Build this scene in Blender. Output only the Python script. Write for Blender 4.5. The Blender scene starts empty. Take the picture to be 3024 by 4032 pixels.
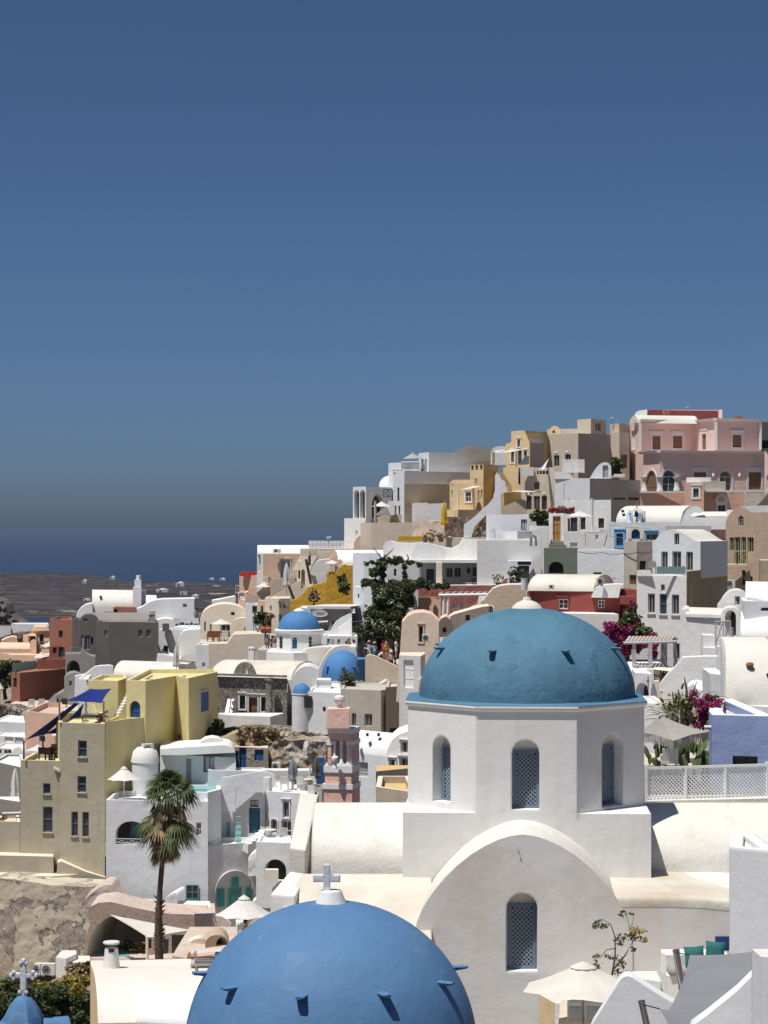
import bpy,bmesh,math,random
from mathutils import Vector,Matrix
from mathutils.geometry import tessellate_polygon
random.seed(7)
R=math.radians
SC=bpy.context.scene
COL=SC.collection
# ------------------------------------------------------------------ camera
F,UC,HV=8732.0,1512.0,2085.0  # focal length and principal point in photograph pixels (3024 x 4032)
cam=bpy.data.cameras.new('camera');co=bpy.data.objects.new('camera',cam);COL.objects.link(co)
cam.sensor_fit='VERTICAL';cam.sensor_height=24.0;cam.sensor_width=18.0
cam.lens=24.0*F/4032.0
cam.shift_y=(HV-2016.0)/4032.0
cam.clip_start=1.0;cam.clip_end=200000.0
co.rotation_euler=(R(90),0,0);SC.camera=co
# ------------------------------------------------------------------ sky, sun, exposure
SUN=Vector((-0.285,-0.235,0.93)).normalized()  # direction towards the sun
world=bpy.data.worlds.new('World');SC.world=world;world.use_nodes=True
nt=world.node_tree;bg=nt.nodes['Background']
sky=nt.nodes.new('ShaderNodeTexSky');sky.sky_type='NISHITA';sky.sun_disc=False
sky.sun_elevation=math.asin(SUN.z);sky.sun_rotation=math.atan2(SUN.x,SUN.y)
sky.altitude=100.0;sky.air_density=0.5;sky.dust_density=1.2;sky.ozone_density=10.0
tint=nt.nodes.new('ShaderNodeMix');tint.data_type='RGBA';tint.blend_type='MULTIPLY';tint.inputs[0].default_value=1.0;tint.inputs[7].default_value=(0.965,1.0,0.985,1)
nt.links.new(sky.outputs[0],tint.inputs[6]);nt.links.new(tint.outputs[2],bg.inputs['Color']);bg.inputs['Strength'].default_value=0.061
sl=bpy.data.lights.new('sun','SUN');sl.energy=4.5;sl.angle=R(0.53);sl.color=(1.0,0.96,0.89)
so=bpy.data.objects.new('sun',sl);COL.objects.link(so);so.location=(-40,-40,90)
so.rotation_euler=SUN.to_track_quat('Z','Y').to_euler()
SC.view_settings.view_transform='Standard';SC.view_settings.look='None'
SC.view_settings.exposure=0.2;SC.view_settings.gamma=1.0;SC.view_settings.use_curve_mapping=False
SC.cycles.use_denoising=True
SC.cycles.max_bounces=8;SC.cycles.diffuse_bounces=6;SC.cycles.glossy_bounces=3
SC.cycles.transmission_bounces=4;SC.cycles.transparent_max_bounces=8;SC.cycles.volume_bounces=0
SC.cycles.caustics_reflective=False;SC.cycles.caustics_refractive=False
# ------------------------------------------------------------------ places in the photograph -> places in the world
REG=dict(N=(0,0,1.0),A=(0,2200,2.07375),B=(800,2000,2.07375),C=(1300,1600,2.07375),D=(1900,1550,2.765),E=(2424,1550,2.765),F=(2324,2100,2.37),G=(0,2600,2.07375),H=(700,2600,2.07375),I=(1500,2300,1.50818),J=(2424,2700,2.765),K=(0,3300,2.07375),L=(700,3300,1.3825),M=(1900,3300,1.476),S=(980,2380,6.381),T=(1380,2480,6.9125),U=(1160,2360,5.925),V=(1700,2180,5.53),W=(700,3500,4.1475),X=(0,2850,3.95))
cur=['N']
def reg(k):cur[0]=k
def uv(x,y):
 ox,oy,s=REG[cur[0]]
 return ox+x/s,oy+y/s
def P(x,y,Y):
 u,v=uv(x,y)
 return Vector(((u-UC)/F*Y,Y,(HV-v)/F*Y))
def XX(x,Y):return P(x,0,Y).x
def ZZ(y,Y):return P(0,y,Y).z
def px(n,Y):  # length of n zoom pixels at distance Y
 return n/REG[cur[0]][2]/F*Y
class Plane:  # vertical wall plane through two plan points
 def __init__(s,a,b):
  s.o=Vector((a[0],a[1],0));d=Vector((b[0]-a[0],b[1]-a[1],0));s.L=d.length
  s.ex=d.normalized();s.n=Vector((s.ex.y,-s.ex.x,0))
 def hit(s,x,y):
  u,v=uv(x,y);d=Vector(((u-UC)/F,1,(HV-v)/F))
  p=d*(s.n.dot(s.o)/s.n.dot(d));return((p-s.o).dot(s.ex),p.z)
 def pt(s,a,z,off=0.0):
  p=s.o+s.ex*a+s.n*off;return Vector((p.x,p.y,z))
  # ------------------------------------------------------------------ mesh collector
class MB:
 def __init__(s):s.v=[];s.f=[];s.m=[];s.sm=[]
 def add(s,vs,fs,m=0,smooth=False):
  k=len(s.v);s.v+=[tuple(p)for p in vs]
  for f in fs:s.f.append([i+k for i in f]);s.m.append(m);s.sm.append(smooth)
 def face(s,vs,m=0):s.add(vs,[list(range(len(vs)))],m)
 def box(s,c,sx,sy,sz,rot=None,m=0):
  vs=[Vector((x*sx/2,y*sy/2,z*sz/2))for x in(-1,1)for y in(-1,1)for z in(-1,1)]
  if rot is not None:vs=[rot@p for p in vs]
  vs=[p+Vector(c)for p in vs]
  s.add(vs,[(0,1,3,2),(4,6,7,5),(0,4,5,1),(2,3,7,6),(0,2,6,4),(1,5,7,3)],m)
 def hexa(s,a,b,m=0):  # two quads (lists of 4) joined into a solid
  s.add(list(a)+list(b),[(3,2,1,0),(4,5,6,7),(0,1,5,4),(1,2,6,5),(2,3,7,6),(3,0,4,7)],m)
 def tube(s,pts,r,n=6,m=0,cap=True,smooth=True):
  pts=[Vector(p)for p in pts];rs=r if isinstance(r,(list,tuple))else[r]*len(pts);rings=[]
  for i,p in enumerate(pts):
   t=(pts[min(i+1,len(pts)-1)]-pts[max(i-1,0)])
   t=t.normalized()if t.length>1e-9 else Vector((0,0,1))
   a=t.cross(Vector((0,0,1))if abs(t.z)<0.9 else Vector((1,0,0))).normalized();b=t.cross(a)
   rings.append([p+a*math.cos(2*math.pi*k/n)*rs[i]+b*math.sin(2*math.pi*k/n)*rs[i]for k in range(n)])
  s.loft(rings,m,closed=True,cap=cap,smooth=smooth)
 def loft(s,rings,m=0,closed=True,cap=True,smooth=True):
  n=len(rings[0]);vs=[p for r_ in rings for p in r_];fs=[]
  for i in range(len(rings)-1):
   for k in range(n if closed else n-1):
    fs.append((i*n+k,i*n+(k+1)%n,(i+1)*n+(k+1)%n,(i+1)*n+k))
  s.add(vs,fs,m,smooth)
  if cap:
   s.face(list(reversed(rings[0])),m);s.face(rings[-1],m)
 def lathe(s,c,prof,n=24,m=0,smooth=True,a0=0.0):  # prof: (radius, z)
  c=Vector(c);rings=[]
  for r_,z in prof:
   rings.append([c+Vector((max(r_,1e-4)*math.cos(a0+2*math.pi*k/n),max(r_,1e-4)*math.sin(a0+2*math.pi*k/n),z))for k in range(n)])
  s.loft(rings,m,True,True,smooth)
 def poly(s,pts3,holes=(),m=0,flip_to=None):  # flat polygon with holes
  loops=[list(pts3)]+[list(h)for h in holes];flat=[p for l in loops for p in l]
  tris=tessellate_polygon(loops);fs=[]
  for t in tris:
   t=list(t)
   if flip_to is not None:
    nn=(flat[t[1]]-flat[t[0]]).cross(flat[t[2]]-flat[t[0]])
    if nn.dot(flip_to)<0:t.reverse()
   fs.append(t)
  s.add(flat,fs,m)
 def build(s,name,mats,parent=None,loc=None,sharp=35):
  me=bpy.data.meshes.new(name);off=Vector(loc)if loc is not None else Vector((0,0,0))
  if parent is not None and loc is None:off=world_loc(parent)
  me.from_pydata([(p[0]-off.x,p[1]-off.y,p[2]-off.z)for p in s.v],[],s.f)
  if not isinstance(mats,(list,tuple)):mats=[mats]
  for m_ in mats:me.materials.append(MAT[m_]if isinstance(m_,str)else m_)
  me.polygons.foreach_set('material_index',s.m);me.polygons.foreach_set('use_smooth',s.sm)
  me.update()
  if any(s.sm):
   me.polygons.foreach_set('use_smooth',[True]*len(s.f));me.set_sharp_from_angle(angle=R(sharp))
  o=bpy.data.objects.new(name,me);COL.objects.link(o)
  if parent is not None:o.parent=parent
  if parent is None or loc is not None:o.location=off if parent is None else off-world_loc(parent)
  WL[o.name]=off
  return o
WL={}
def world_loc(o):return WL[o.name]
def empty(name,loc):
 o=bpy.data.objects.new(name,None);COL.objects.link(o);o.location=loc;o.empty_display_size=0.3
 WL[o.name]=Vector(loc);return o
def tag(o,label,cat=None,group=None,kind=None):
 if label:o['label']=label
 if cat:o['category']=cat
 if group:o['group']=group
 if kind:o['kind']=kind
 return o
def copy_tree(o,loc,rz=0.0,sc=1.0,parent=None):
 c=o.copy();COL.objects.link(c)
 if parent is None:c.location=loc;c.rotation_euler=(0,0,rz);c.scale=(sc,sc,sc)
 else:c.parent=parent
 for ch in o.children:copy_tree(ch,None,parent=c)
 WL[c.name]=Vector(c.location)
 return c
 # ------------------------------------------------------------------ materials
MAT={}
def nodes(name):
 m=bpy.data.materials.new(name);m.use_nodes=True;MAT[name]=m
 t=m.node_tree;b=t.nodes['Principled BSDF'];return m,t,b
def nd(t,kind,**kw):
 n=t.nodes.new(kind)
 for k,v in kw.items():setattr(n,k,v)
 return n
def noise(t,vec,scale,detail=4,rough=0.55,stretch=None):
 if stretch:
  mp=nd(t,'ShaderNodeMapping');mp.inputs['Scale'].default_value=stretch;t.links.new(vec,mp.inputs['Vector']);vec=mp.outputs[0]
 n=nd(t,'ShaderNodeTexNoise');n.inputs['Scale'].default_value=scale;n.inputs['Detail'].default_value=detail
 n.inputs['Roughness'].default_value=rough;t.links.new(vec,n.inputs['Vector']);return n.outputs['Fac']
def ramp(t,fac,lo,hi,a=(0,0,0,1),b=(1,1,1,1)):
 r_=nd(t,'ShaderNodeValToRGB');e=r_.color_ramp.elements;e[0].position=lo;e[1].position=hi;e[0].color=a;e[1].color=b
 t.links.new(fac,r_.inputs[0]);return r_.outputs[0]
def mixc(t,fac,a,b):
 n=nd(t,'ShaderNodeMix',data_type='RGBA')
 for sock,val in((n.inputs[0],fac),(n.inputs[6],a),(n.inputs[7],b)):
  if isinstance(val,(int,float)):sock.default_value=val
  elif isinstance(val,(tuple,list)):sock.default_value=(*val[:3],1)
  else:t.links.new(val,sock)
 return n.outputs[2]
def bump(t,h,strength,dist,normal=None):
 n=nd(t,'ShaderNodeBump');n.inputs['Strength'].default_value=strength;n.inputs['Distance'].default_value=dist
 t.links.new(h,n.inputs['Height'])
 if normal is not None:t.links.new(normal,n.inputs['Normal'])
 return n.outputs[0]
def plaster(name,c,c2=None,amt=0.5,stain=None,stain_lo=0.58,stain_hi=0.75,stain_scale=0.5,rough=0.9,lump=0.025,k=1.0,bev=0.05,streak=0.35):
 m,t,b=nodes(name);pos=nd(t,'ShaderNodeNewGeometry').outputs['Position']
 c2=c2 or tuple(x*0.86 for x in c)
 col=mixc(t,ramp(t,noise(t,pos,0.45*k,5),0.35,0.7),c,tuple(c[i]*(1-amt)+c2[i]*amt for i in range(3)))
 fine=ramp(t,noise(t,pos,6*k,4,0.7),0.3,0.75)
 col=mixc(t,fine,col,mixc(t,0.16,col,(c2[0]*.7,c2[1]*.7,c2[2]*.7)))
 if streak:  # vertical weather streaks
  st=ramp(t,noise(t,pos,1.0,3,0.6,stretch=(1.8*k,1.8*k,0.16*k)),0.55,0.8)
  mu=nd(t,'ShaderNodeMath',operation='MULTIPLY');t.links.new(st,mu.inputs[0]);mu.inputs[1].default_value=streak
  col=mixc(t,mu.outputs[0],col,tuple(c2[i]*0.82 for i in range(3)))
 if stain:
  col=mixc(t,ramp(t,noise(t,pos,stain_scale,8,0.65),stain_lo,stain_hi),col,stain)
 t.links.new(col,b.inputs['Base Color']);b.inputs['Roughness'].default_value=rough
 b.inputs['Specular IOR Level'].default_value=0.2
 nrm=None
 if bev:
  bv=nd(t,'ShaderNodeBevel',samples=4);bv.inputs['Radius'].default_value=bev;nrm=bv.outputs[0]
 n1=bump(t,noise(t,pos,1.6*k,3),0.6,lump*2.5,nrm)
 n2=bump(t,noise(t,pos,11*k,4),0.5,lump*0.6,n1)
 t.links.new(n2,b.inputs['Normal']);return m
def plain(name,c,rough=0.6,metal=0.0,spec=0.4,var=0.12,scale=5.0,bmp=0.0):
 m,t,b=nodes(name);b.inputs['Roughness'].default_value=rough;b.inputs['Metallic'].default_value=metal
 b.inputs['Specular IOR Level'].default_value=spec
 pos=nd(t,'ShaderNodeNewGeometry').outputs['Position'];nz=noise(t,pos,scale,4)
 t.links.new(mixc(t,nz,tuple(x*(1-var)for x in c),tuple(min(1,x*(1+var))for x in c)),b.inputs['Base Color'])
 if bmp:t.links.new(bump(t,nz,0.6,bmp),b.inputs['Normal'])
 return m
def leafmat(name,c,c2,transl=0.25):
 m,t,b=nodes(name);b.inputs['Roughness'].default_value=0.55;b.inputs['Specular IOR Level'].default_value=0.3
 g=nd(t,'ShaderNodeNewGeometry');rnd=g.outputs['Random Per Island']
 col=mixc(t,rnd,c,c2);t.links.new(col,b.inputs['Base Color'])
 tr=nd(t,'ShaderNodeBsdfTranslucent');t.links.new(col,tr.inputs['Color'])
 mx=nd(t,'ShaderNodeMixShader');mx.inputs[0].default_value=transl
 t.links.new(b.outputs[0],mx.inputs[1]);t.links.new(tr.outputs[0],mx.inputs[2])
 t.links.new(mx.outputs[0],t.nodes['Material Output'].inputs['Surface']);return m
def cloth(name,c,transl=0.35,rough=0.85):
 m,t,b=nodes(name);b.inputs['Roughness'].default_value=rough;b.inputs['Specular IOR Level'].default_value=0.15
 pos=nd(t,'ShaderNodeNewGeometry').outputs['Position']
 col=mixc(t,ramp(t,noise(t,pos,1.5,5),0.3,0.7),c,tuple(x*0.88 for x in c));t.links.new(col,b.inputs['Base Color'])
 tr=nd(t,'ShaderNodeBsdfTranslucent');t.links.new(col,tr.inputs['Color'])
 mx=nd(t,'ShaderNodeMixShader');mx.inputs[0].default_value=transl
 t.links.new(b.outputs[0],mx.inputs[1]);t.links.new(tr.outputs[0],mx.inputs[2])
 t.links.new(bump(t,noise(t,pos,3.0,2),0.3,0.03),b.inputs['Normal'])
 t.links.new(mx.outputs[0],t.nodes['Material Output'].inputs['Surface']);return m
def stonemat(name,c1,c2,joint,scale=3.0,depth=0.08,jw=0.06):
 m,t,b=nodes(name);b.inputs['Roughness'].default_value=0.95;b.inputs['Specular IOR Level'].default_value=0.15
 pos=nd(t,'ShaderNodeNewGeometry').outputs['Position']
 wob=nd(t,'ShaderNodeVectorMath',operation='MULTIPLY_ADD');nz=nd(t,'ShaderNodeTexNoise');nz.inputs['Scale'].default_value=scale*0.7
 t.links.new(pos,nz.inputs['Vector']);t.links.new(nz.outputs['Color'],wob.inputs[0]);wob.inputs[1].default_value=(0.35,0.35,0.35);t.links.new(pos,wob.inputs[2])
 v1=nd(t,'ShaderNodeTexVoronoi',feature='DISTANCE_TO_EDGE');v1.inputs['Scale'].default_value=scale;t.links.new(wob.outputs[0],v1.inputs['Vector'])
 v2=nd(t,'ShaderNodeTexVoronoi',feature='F1');v2.inputs['Scale'].default_value=scale;t.links.new(wob.outputs[0],v2.inputs['Vector'])
 edge=ramp(t,v1.outputs['Distance'],0.0,jw)
 sep=nd(t,'ShaderNodeSeparateColor');t.links.new(v2.outputs['Color'],sep.inputs[0])
 col=mixc(t,sep.outputs[0],c1,c2);col=mixc(t,ramp(t,noise(t,pos,9,5,0.7),0.35,0.7),col,mixc(t,0.35,col,(0.12,0.1,0.09)))
 col=mixc(t,edge,joint,col);t.links.new(col,b.inputs['Base Color'])
 t.links.new(bump(t,noise(t,pos,14,4),0.6,depth*0.3,bump(t,edge,1.0,depth)),b.inputs['Normal']);return m
def glass(name,c,rough=0.08):
 m,t,b=nodes(name);b.inputs['Base Color'].default_value=(*c,1);b.inputs['Roughness'].default_value=rough
 b.inputs['Specular IOR Level'].default_value=0.5;return m
W=(0.75,0.745,0.73)
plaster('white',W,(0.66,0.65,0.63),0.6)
plaster('white_roof',(0.66,0.65,0.62),(0.57,0.53,0.46),0.6,stain=(0.60,0.54,0.44),stain_lo=0.56,stain_hi=0.8,stain_scale=0.7,streak=0)
plaster('white_cool',(0.68,0.695,0.72),(0.60,0.615,0.64),0.6)
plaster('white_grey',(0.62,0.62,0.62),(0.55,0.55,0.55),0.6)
plaster('church_white',(0.76,0.75,0.735),(0.69,0.68,0.66),0.7,lump=0.014,k=0.9,bev=0.09,streak=0.45,stain=(0.64,0.61,0.56),stain_lo=0.55,stain_hi=0.75,stain_scale=0.9)
plaster('church_facade',(0.73,0.72,0.705),(0.66,0.65,0.63),0.7,stain=(0.56,0.47,0.38),stain_lo=0.48,stain_hi=0.80,stain_scale=0.34,lump=0.012,bev=0.08,streak=0.3)
plaster('church_roof',(0.64,0.62,0.56),(0.55,0.50,0.42),0.6,stain=(0.46,0.38,0.28),stain_lo=0.45,stain_hi=0.75,stain_scale=0.35,lump=0.03,bev=0.1,streak=0)
plaster('church_vault',(0.68,0.67,0.63),(0.61,0.58,0.51),0.8,stain=(0.52,0.46,0.37),stain_lo=0.55,stain_hi=0.85,stain_scale=1.2,lump=0.035,bev=0.1,streak=0)
plaster('near_white',(0.72,0.73,0.745),(0.66,0.67,0.69),0.6,lump=0.012,bev=0.1,streak=0.2)
plaster('cream',(0.74,0.65,0.52),(0.66,0.56,0.43),0.6)
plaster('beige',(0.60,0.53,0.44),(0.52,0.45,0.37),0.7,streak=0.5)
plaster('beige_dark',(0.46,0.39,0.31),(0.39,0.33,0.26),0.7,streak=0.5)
plaster('beige_grey',(0.50,0.46,0.40),(0.41,0.37,0.32),0.7,stain=(0.40,0.38,0.33),stain_lo=0.5,stain_hi=0.75,streak=0.6)
plaster('yellow_grey',(0.43,0.39,0.30),(0.37,0.33,0.25),0.7,streak=0.6)
plaster('yellow',(0.69,0.61,0.33),(0.60,0.52,0.27),0.6,streak=0.25)
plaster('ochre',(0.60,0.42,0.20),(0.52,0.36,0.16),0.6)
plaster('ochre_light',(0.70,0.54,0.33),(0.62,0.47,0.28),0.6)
plaster('mustard',(0.50,0.30,0.035),(0.42,0.25,0.03),0.7,lump=0.08)
plaster('peach',(0.76,0.53,0.39),(0.68,0.46,0.33),0.6)
plaster('peach_beige',(0.62,0.51,0.42),(0.55,0.45,0.36),0.7)
plaster('peach_dark',(0.60,0.43,0.33),(0.52,0.36,0.27),0.7)
plaster('pink',(0.74,0.57,0.52),(0.66,0.50,0.45),0.6,stain=(0.55,0.42,0.36),streak=0.3)
plaster('pink_wall',(0.70,0.44,0.33),(0.60,0.38,0.30),0.7,stain=(0.50,0.45,0.38),stain_lo=0.5,stain_hi=0.7,stain_scale=0.8)
plaster('pink_tower',(0.80,0.52,0.44),(0.74,0.46,0.38),0.6,stain=(0.72,0.54,0.38),stain_lo=0.5,stain_hi=0.72,stain_scale=1.6,k=2)
plaster('pink_old',(0.52,0.37,0.28),(0.44,0.33,0.26),0.8,stain=(0.40,0.32,0.24),stain_lo=0.45,stain_hi=0.65,stain_scale=1.0)
plaster('terracotta',(0.35,0.155,0.105),(0.30,0.13,0.09),0.7)
plaster('rust_red',(0.235,0.09,0.068),(0.20,0.075,0.057),0.7)
plaster('maroon',(0.29,0.075,0.065),(0.23,0.06,0.055),0.7)
plaster('red_wall',(0.33,0.13,0.11),(0.25,0.10,0.09),0.8,lump=0.08)
plaster('dark_grey',(0.135,0.125,0.115),(0.11,0.10,0.095),0.7)
plaster('mid_grey',(0.26,0.245,0.23),(0.21,0.20,0.19),0.7)
plaster('blue_house',(0.29,0.37,0.60),(0.25,0.32,0.53),0.7,streak=0.3)
plaster('pale_blue',(0.40,0.52,0.60),(0.34,0.45,0.52),0.6)
plaster('green_old',(0.16,0.20,0.16),(0.12,0.15,0.12),0.7)
plaster('khaki',(0.40,0.34,0.22),(0.30,0.25,0.17),0.8,lump=0.05)
plaster('tan_stucco',(0.50,0.40,0.29),(0.42,0.33,0.24),0.8,k=2.0)
plaster('dome_teal',(0.088,0.20,0.29),(0.060,0.145,0.22),0.9,rough=0.75,lump=0.035,bev=0,streak=0.4,k=1.0,stain=(0.062,0.15,0.225),stain_lo=0.58,stain_hi=0.62,stain_scale=1.5)
plaster('dome_blue',(0.092,0.198,0.365),(0.070,0.160,0.31),0.9,rough=0.65,lump=0.022,bev=0,streak=0.4,k=1.0,stain=(0.105,0.20,0.34),stain_lo=0.57,stain_hi=0.61,stain_scale=1.1)
plaster('dome_sky',(0.075,0.21,0.44),(0.065,0.18,0.39),0.6,rough=0.7,lump=0.02,bev=0,streak=0.2)
stonemat('stone_wall',(0.20,0.18,0.155),(0.33,0.30,0.26),(0.22,0.20,0.17),2.6,0.10)
stonemat('rubble',(0.17,0.14,0.12),(0.42,0.36,0.29),(0.08,0.07,0.06),1.7,0.25,0.1)
stonemat('red_rubble',(0.13,0.08,0.07),(0.26,0.19,0.16),(0.30,0.25,0.21),1.6,0.15)
plain('wood_brown',(0.24,0.10,0.04),0.6);plain('wood_orange',(0.20,0.115,0.065),0.6);plain('wood_grey',(0.42,0.38,0.33),0.8)
plain('wood_honey',(0.40,0.21,0.07),0.55);plain('wood_dark',(0.06,0.03,0.025),0.6)
plain('paint_white',(0.78,0.78,0.77),0.5);plain('paint_lattice',(0.24,0.29,0.34),0.6);plain('paint_bluegrey',(0.13,0.20,0.28),0.6)
plain('paint_blue',(0.025,0.09,0.26),0.5);plain('paint_deepblue',(0.02,0.05,0.17),0.5);plain('paint_teal',(0.07,0.30,0.30),0.5);plain('paint_skyblue',(0.16,0.38,0.62),0.55)
plain('paint_petrol',(0.03,0.10,0.15),0.55);plain('paint_green',(0.33,0.34,0.17),0.6);plain('paint_grey',(0.40,0.41,0.42),0.6);plain('paint_mint',(0.30,0.55,0.52),0.6)
plain('paint_cream',(0.70,0.66,0.56),0.6);plain('trim_grey',(0.64,0.65,0.66),0.7);plain('paint_red',(0.5,0.03,0.03),0.6)
plain('metal_dark',(0.05,0.05,0.055),0.5,0.3);plain('metal_grey',(0.30,0.30,0.31),0.45,0.6);plain('steel',(0.45,0.45,0.46),0.18,1.0)
plain('plastic_white',(0.68,0.67,0.62),0.5);plain('plastic_grey',(0.30,0.30,0.31),0.6);plain('black',(0.012,0.012,0.014),0.5)
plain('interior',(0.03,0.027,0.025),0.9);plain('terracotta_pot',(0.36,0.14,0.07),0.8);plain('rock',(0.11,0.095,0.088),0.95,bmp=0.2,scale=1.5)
glass('glass_dark',(0.045,0.05,0.056),0.15);glass('glass_grey',(0.07,0.08,0.09));glass('glass_blue',(0.02,0.045,0.09));glass('pool',(0.16,0.45,0.45))
glass('glass_screen',(0.22,0.32,0.32),0.15)
plain('curtain',(0.42,0.42,0.42),0.9)
cloth('cloth_white',(0.80,0.79,0.77),0.3);cloth('cloth_cream',(0.84,0.82,0.75),0.35);cloth('cloth_navy',(0.018,0.035,0.21),0.15)
cloth('cloth_grey',(0.24,0.25,0.27),0.15);cloth('cloth_taupe',(0.46,0.44,0.41),0.25);cloth('cloth_teal',(0.035,0.15,0.145),0.02);cloth('cloth_yellow',(0.70,0.45,0.03),0.2)
cloth('cloth_charcoal',(0.10,0.10,0.10),0.1);cloth('cloth_striped',(0.5,0.5,0.5),0.1)
leafmat('leaf_dark',(0.030,0.052,0.018),(0.085,0.112,0.045));leafmat('leaf_olive',(0.06,0.075,0.025),(0.12,0.13,0.05));leafmat('leaf_palm',(0.050,0.070,0.022),(0.13,0.145,0.055),0.2)
leafmat('leaf_dry',(0.20,0.14,0.08),(0.38,0.27,0.16),0.25);leafmat('flower_magenta',(0.25,0.018,0.11),(0.42,0.05,0.19),0.3);leafmat('leaf_yellow',(0.22,0.17,0.03),(0.33,0.26,0.06),0.2)
leafmat('flower_white',(0.5,0.5,0.38),(0.7,0.7,0.55),0.3);leafmat('cactus',(0.06,0.10,0.035),(0.14,0.17,0.06),0.05);leafmat('flower_red',(0.4,0.02,0.03),(0.5,0.05,0.08),0.3)
plain('bark',(0.10,0.075,0.055),0.95,bmp=0.1,scale=8)
# ------------------------------------------------------------------ builders
GROUND=[]  # plan points with the ground height near the houses
def arch_pts(s0,s1,z0,z1,rise=None,n=8,point=0.0):  # rectangle with arched head, counter-clockwise from lower left
 w=(s1-s0)/2;rise=w if rise is None else rise;c=(s0+s1)/2;zs=z1-rise
 pts=[(s0,z0),(s1,z0)]
 for i in range(n+1):
  a=math.pi*i/n;pts.append((c+w*math.cos(a),zs+rise*(math.sin(a)**(1-0.15*point))))
 return pts
def inset(poly,d):
 n=len(poly);out=[]
 for i in range(n):
  p0,p1,p2=Vector(poly[i-1]),Vector(poly[i]),Vector(poly[(i+1)%n])
  a=(p1-p0).normalized();b=(p2-p1).normalized();na=Vector((-a.y,a.x));nb=Vector((-b.y,b.x))
  k=na+nb;k=k/max(0.35,k.dot(na))if k.length>1e-6 else na
  out.append(p1+k*d)
 return out
STY={}
def sty(name,**k):STY[name]=k
sty('win',frame='paint_white',pane='glass_dark',mull=(2,2));sty('wing',frame='paint_grey',pane='glass_dark',mull=(2,1));sty('winp',frame='paint_bluegrey',pane='glass_dark',mull=(1,2))
sty('winb',frame='paint_blue',pane='glass_blue',mull=(2,2));sty('dark',frame='metal_dark',pane='glass_dark',mull=(1,1));sty('hole',frame=None,pane='interior',mull=(1,1),rec=0.5)
sty('teal',frame='paint_teal',pane='wood_dark',mull=(2,2));sty('tshut',frame='paint_teal',pane='paint_teal',mull=(2,3));sty('tdoor',frame='paint_teal',pane='paint_teal',mull=(2,1),door=1)
sty('wood',frame='wood_brown',pane='wood_orange',mull=(2,3),door=1);sty('honey',frame='wood_brown',pane='wood_honey',mull=(2,3),door=1);sty('shut',frame='wood_brown',pane='wood_orange',mull=(4,1))
sty('bdoor',frame='paint_deepblue',pane='paint_blue',mull=(2,2),door=1);sty('bshut',frame='paint_blue',pane='paint_blue',mull=(2,1));sty('petrol',frame='paint_petrol',pane='paint_petrol',mull=(4,1),door=1)
sty('sky',frame='paint_skyblue',pane='glass_blue',mull=(2,3));sty('wshut',frame='paint_white',pane='paint_white',mull=(2,3));sty('gshut',frame='paint_grey',pane='paint_grey',mull=(2,4));sty('wdoor',frame='paint_white',pane='glass_grey',mull=(2,2),door=1)
sty('green',frame='paint_green',pane='glass_dark',mull=(2,1));sty('curt',frame='wood_dark',pane='curtain',mull=(2,1));sty('gdoor',frame='paint_grey',pane='plastic_grey',mull=(1,1),door=1);sty('mint',frame='paint_mint',pane='paint_mint',mull=(1,3),door=1)
sty('brown',frame='wood_dark',pane='glass_dark',mull=(2,1));sty('mdoor',frame='wood_dark',pane='wood_dark',mull=(3,1),door=1);sty('lattice',frame='paint_bluegrey',pane='interior',mull=(1,1));sty('orange',frame='paint_teal',pane='wood_orange',mull=(2,2))
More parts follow.
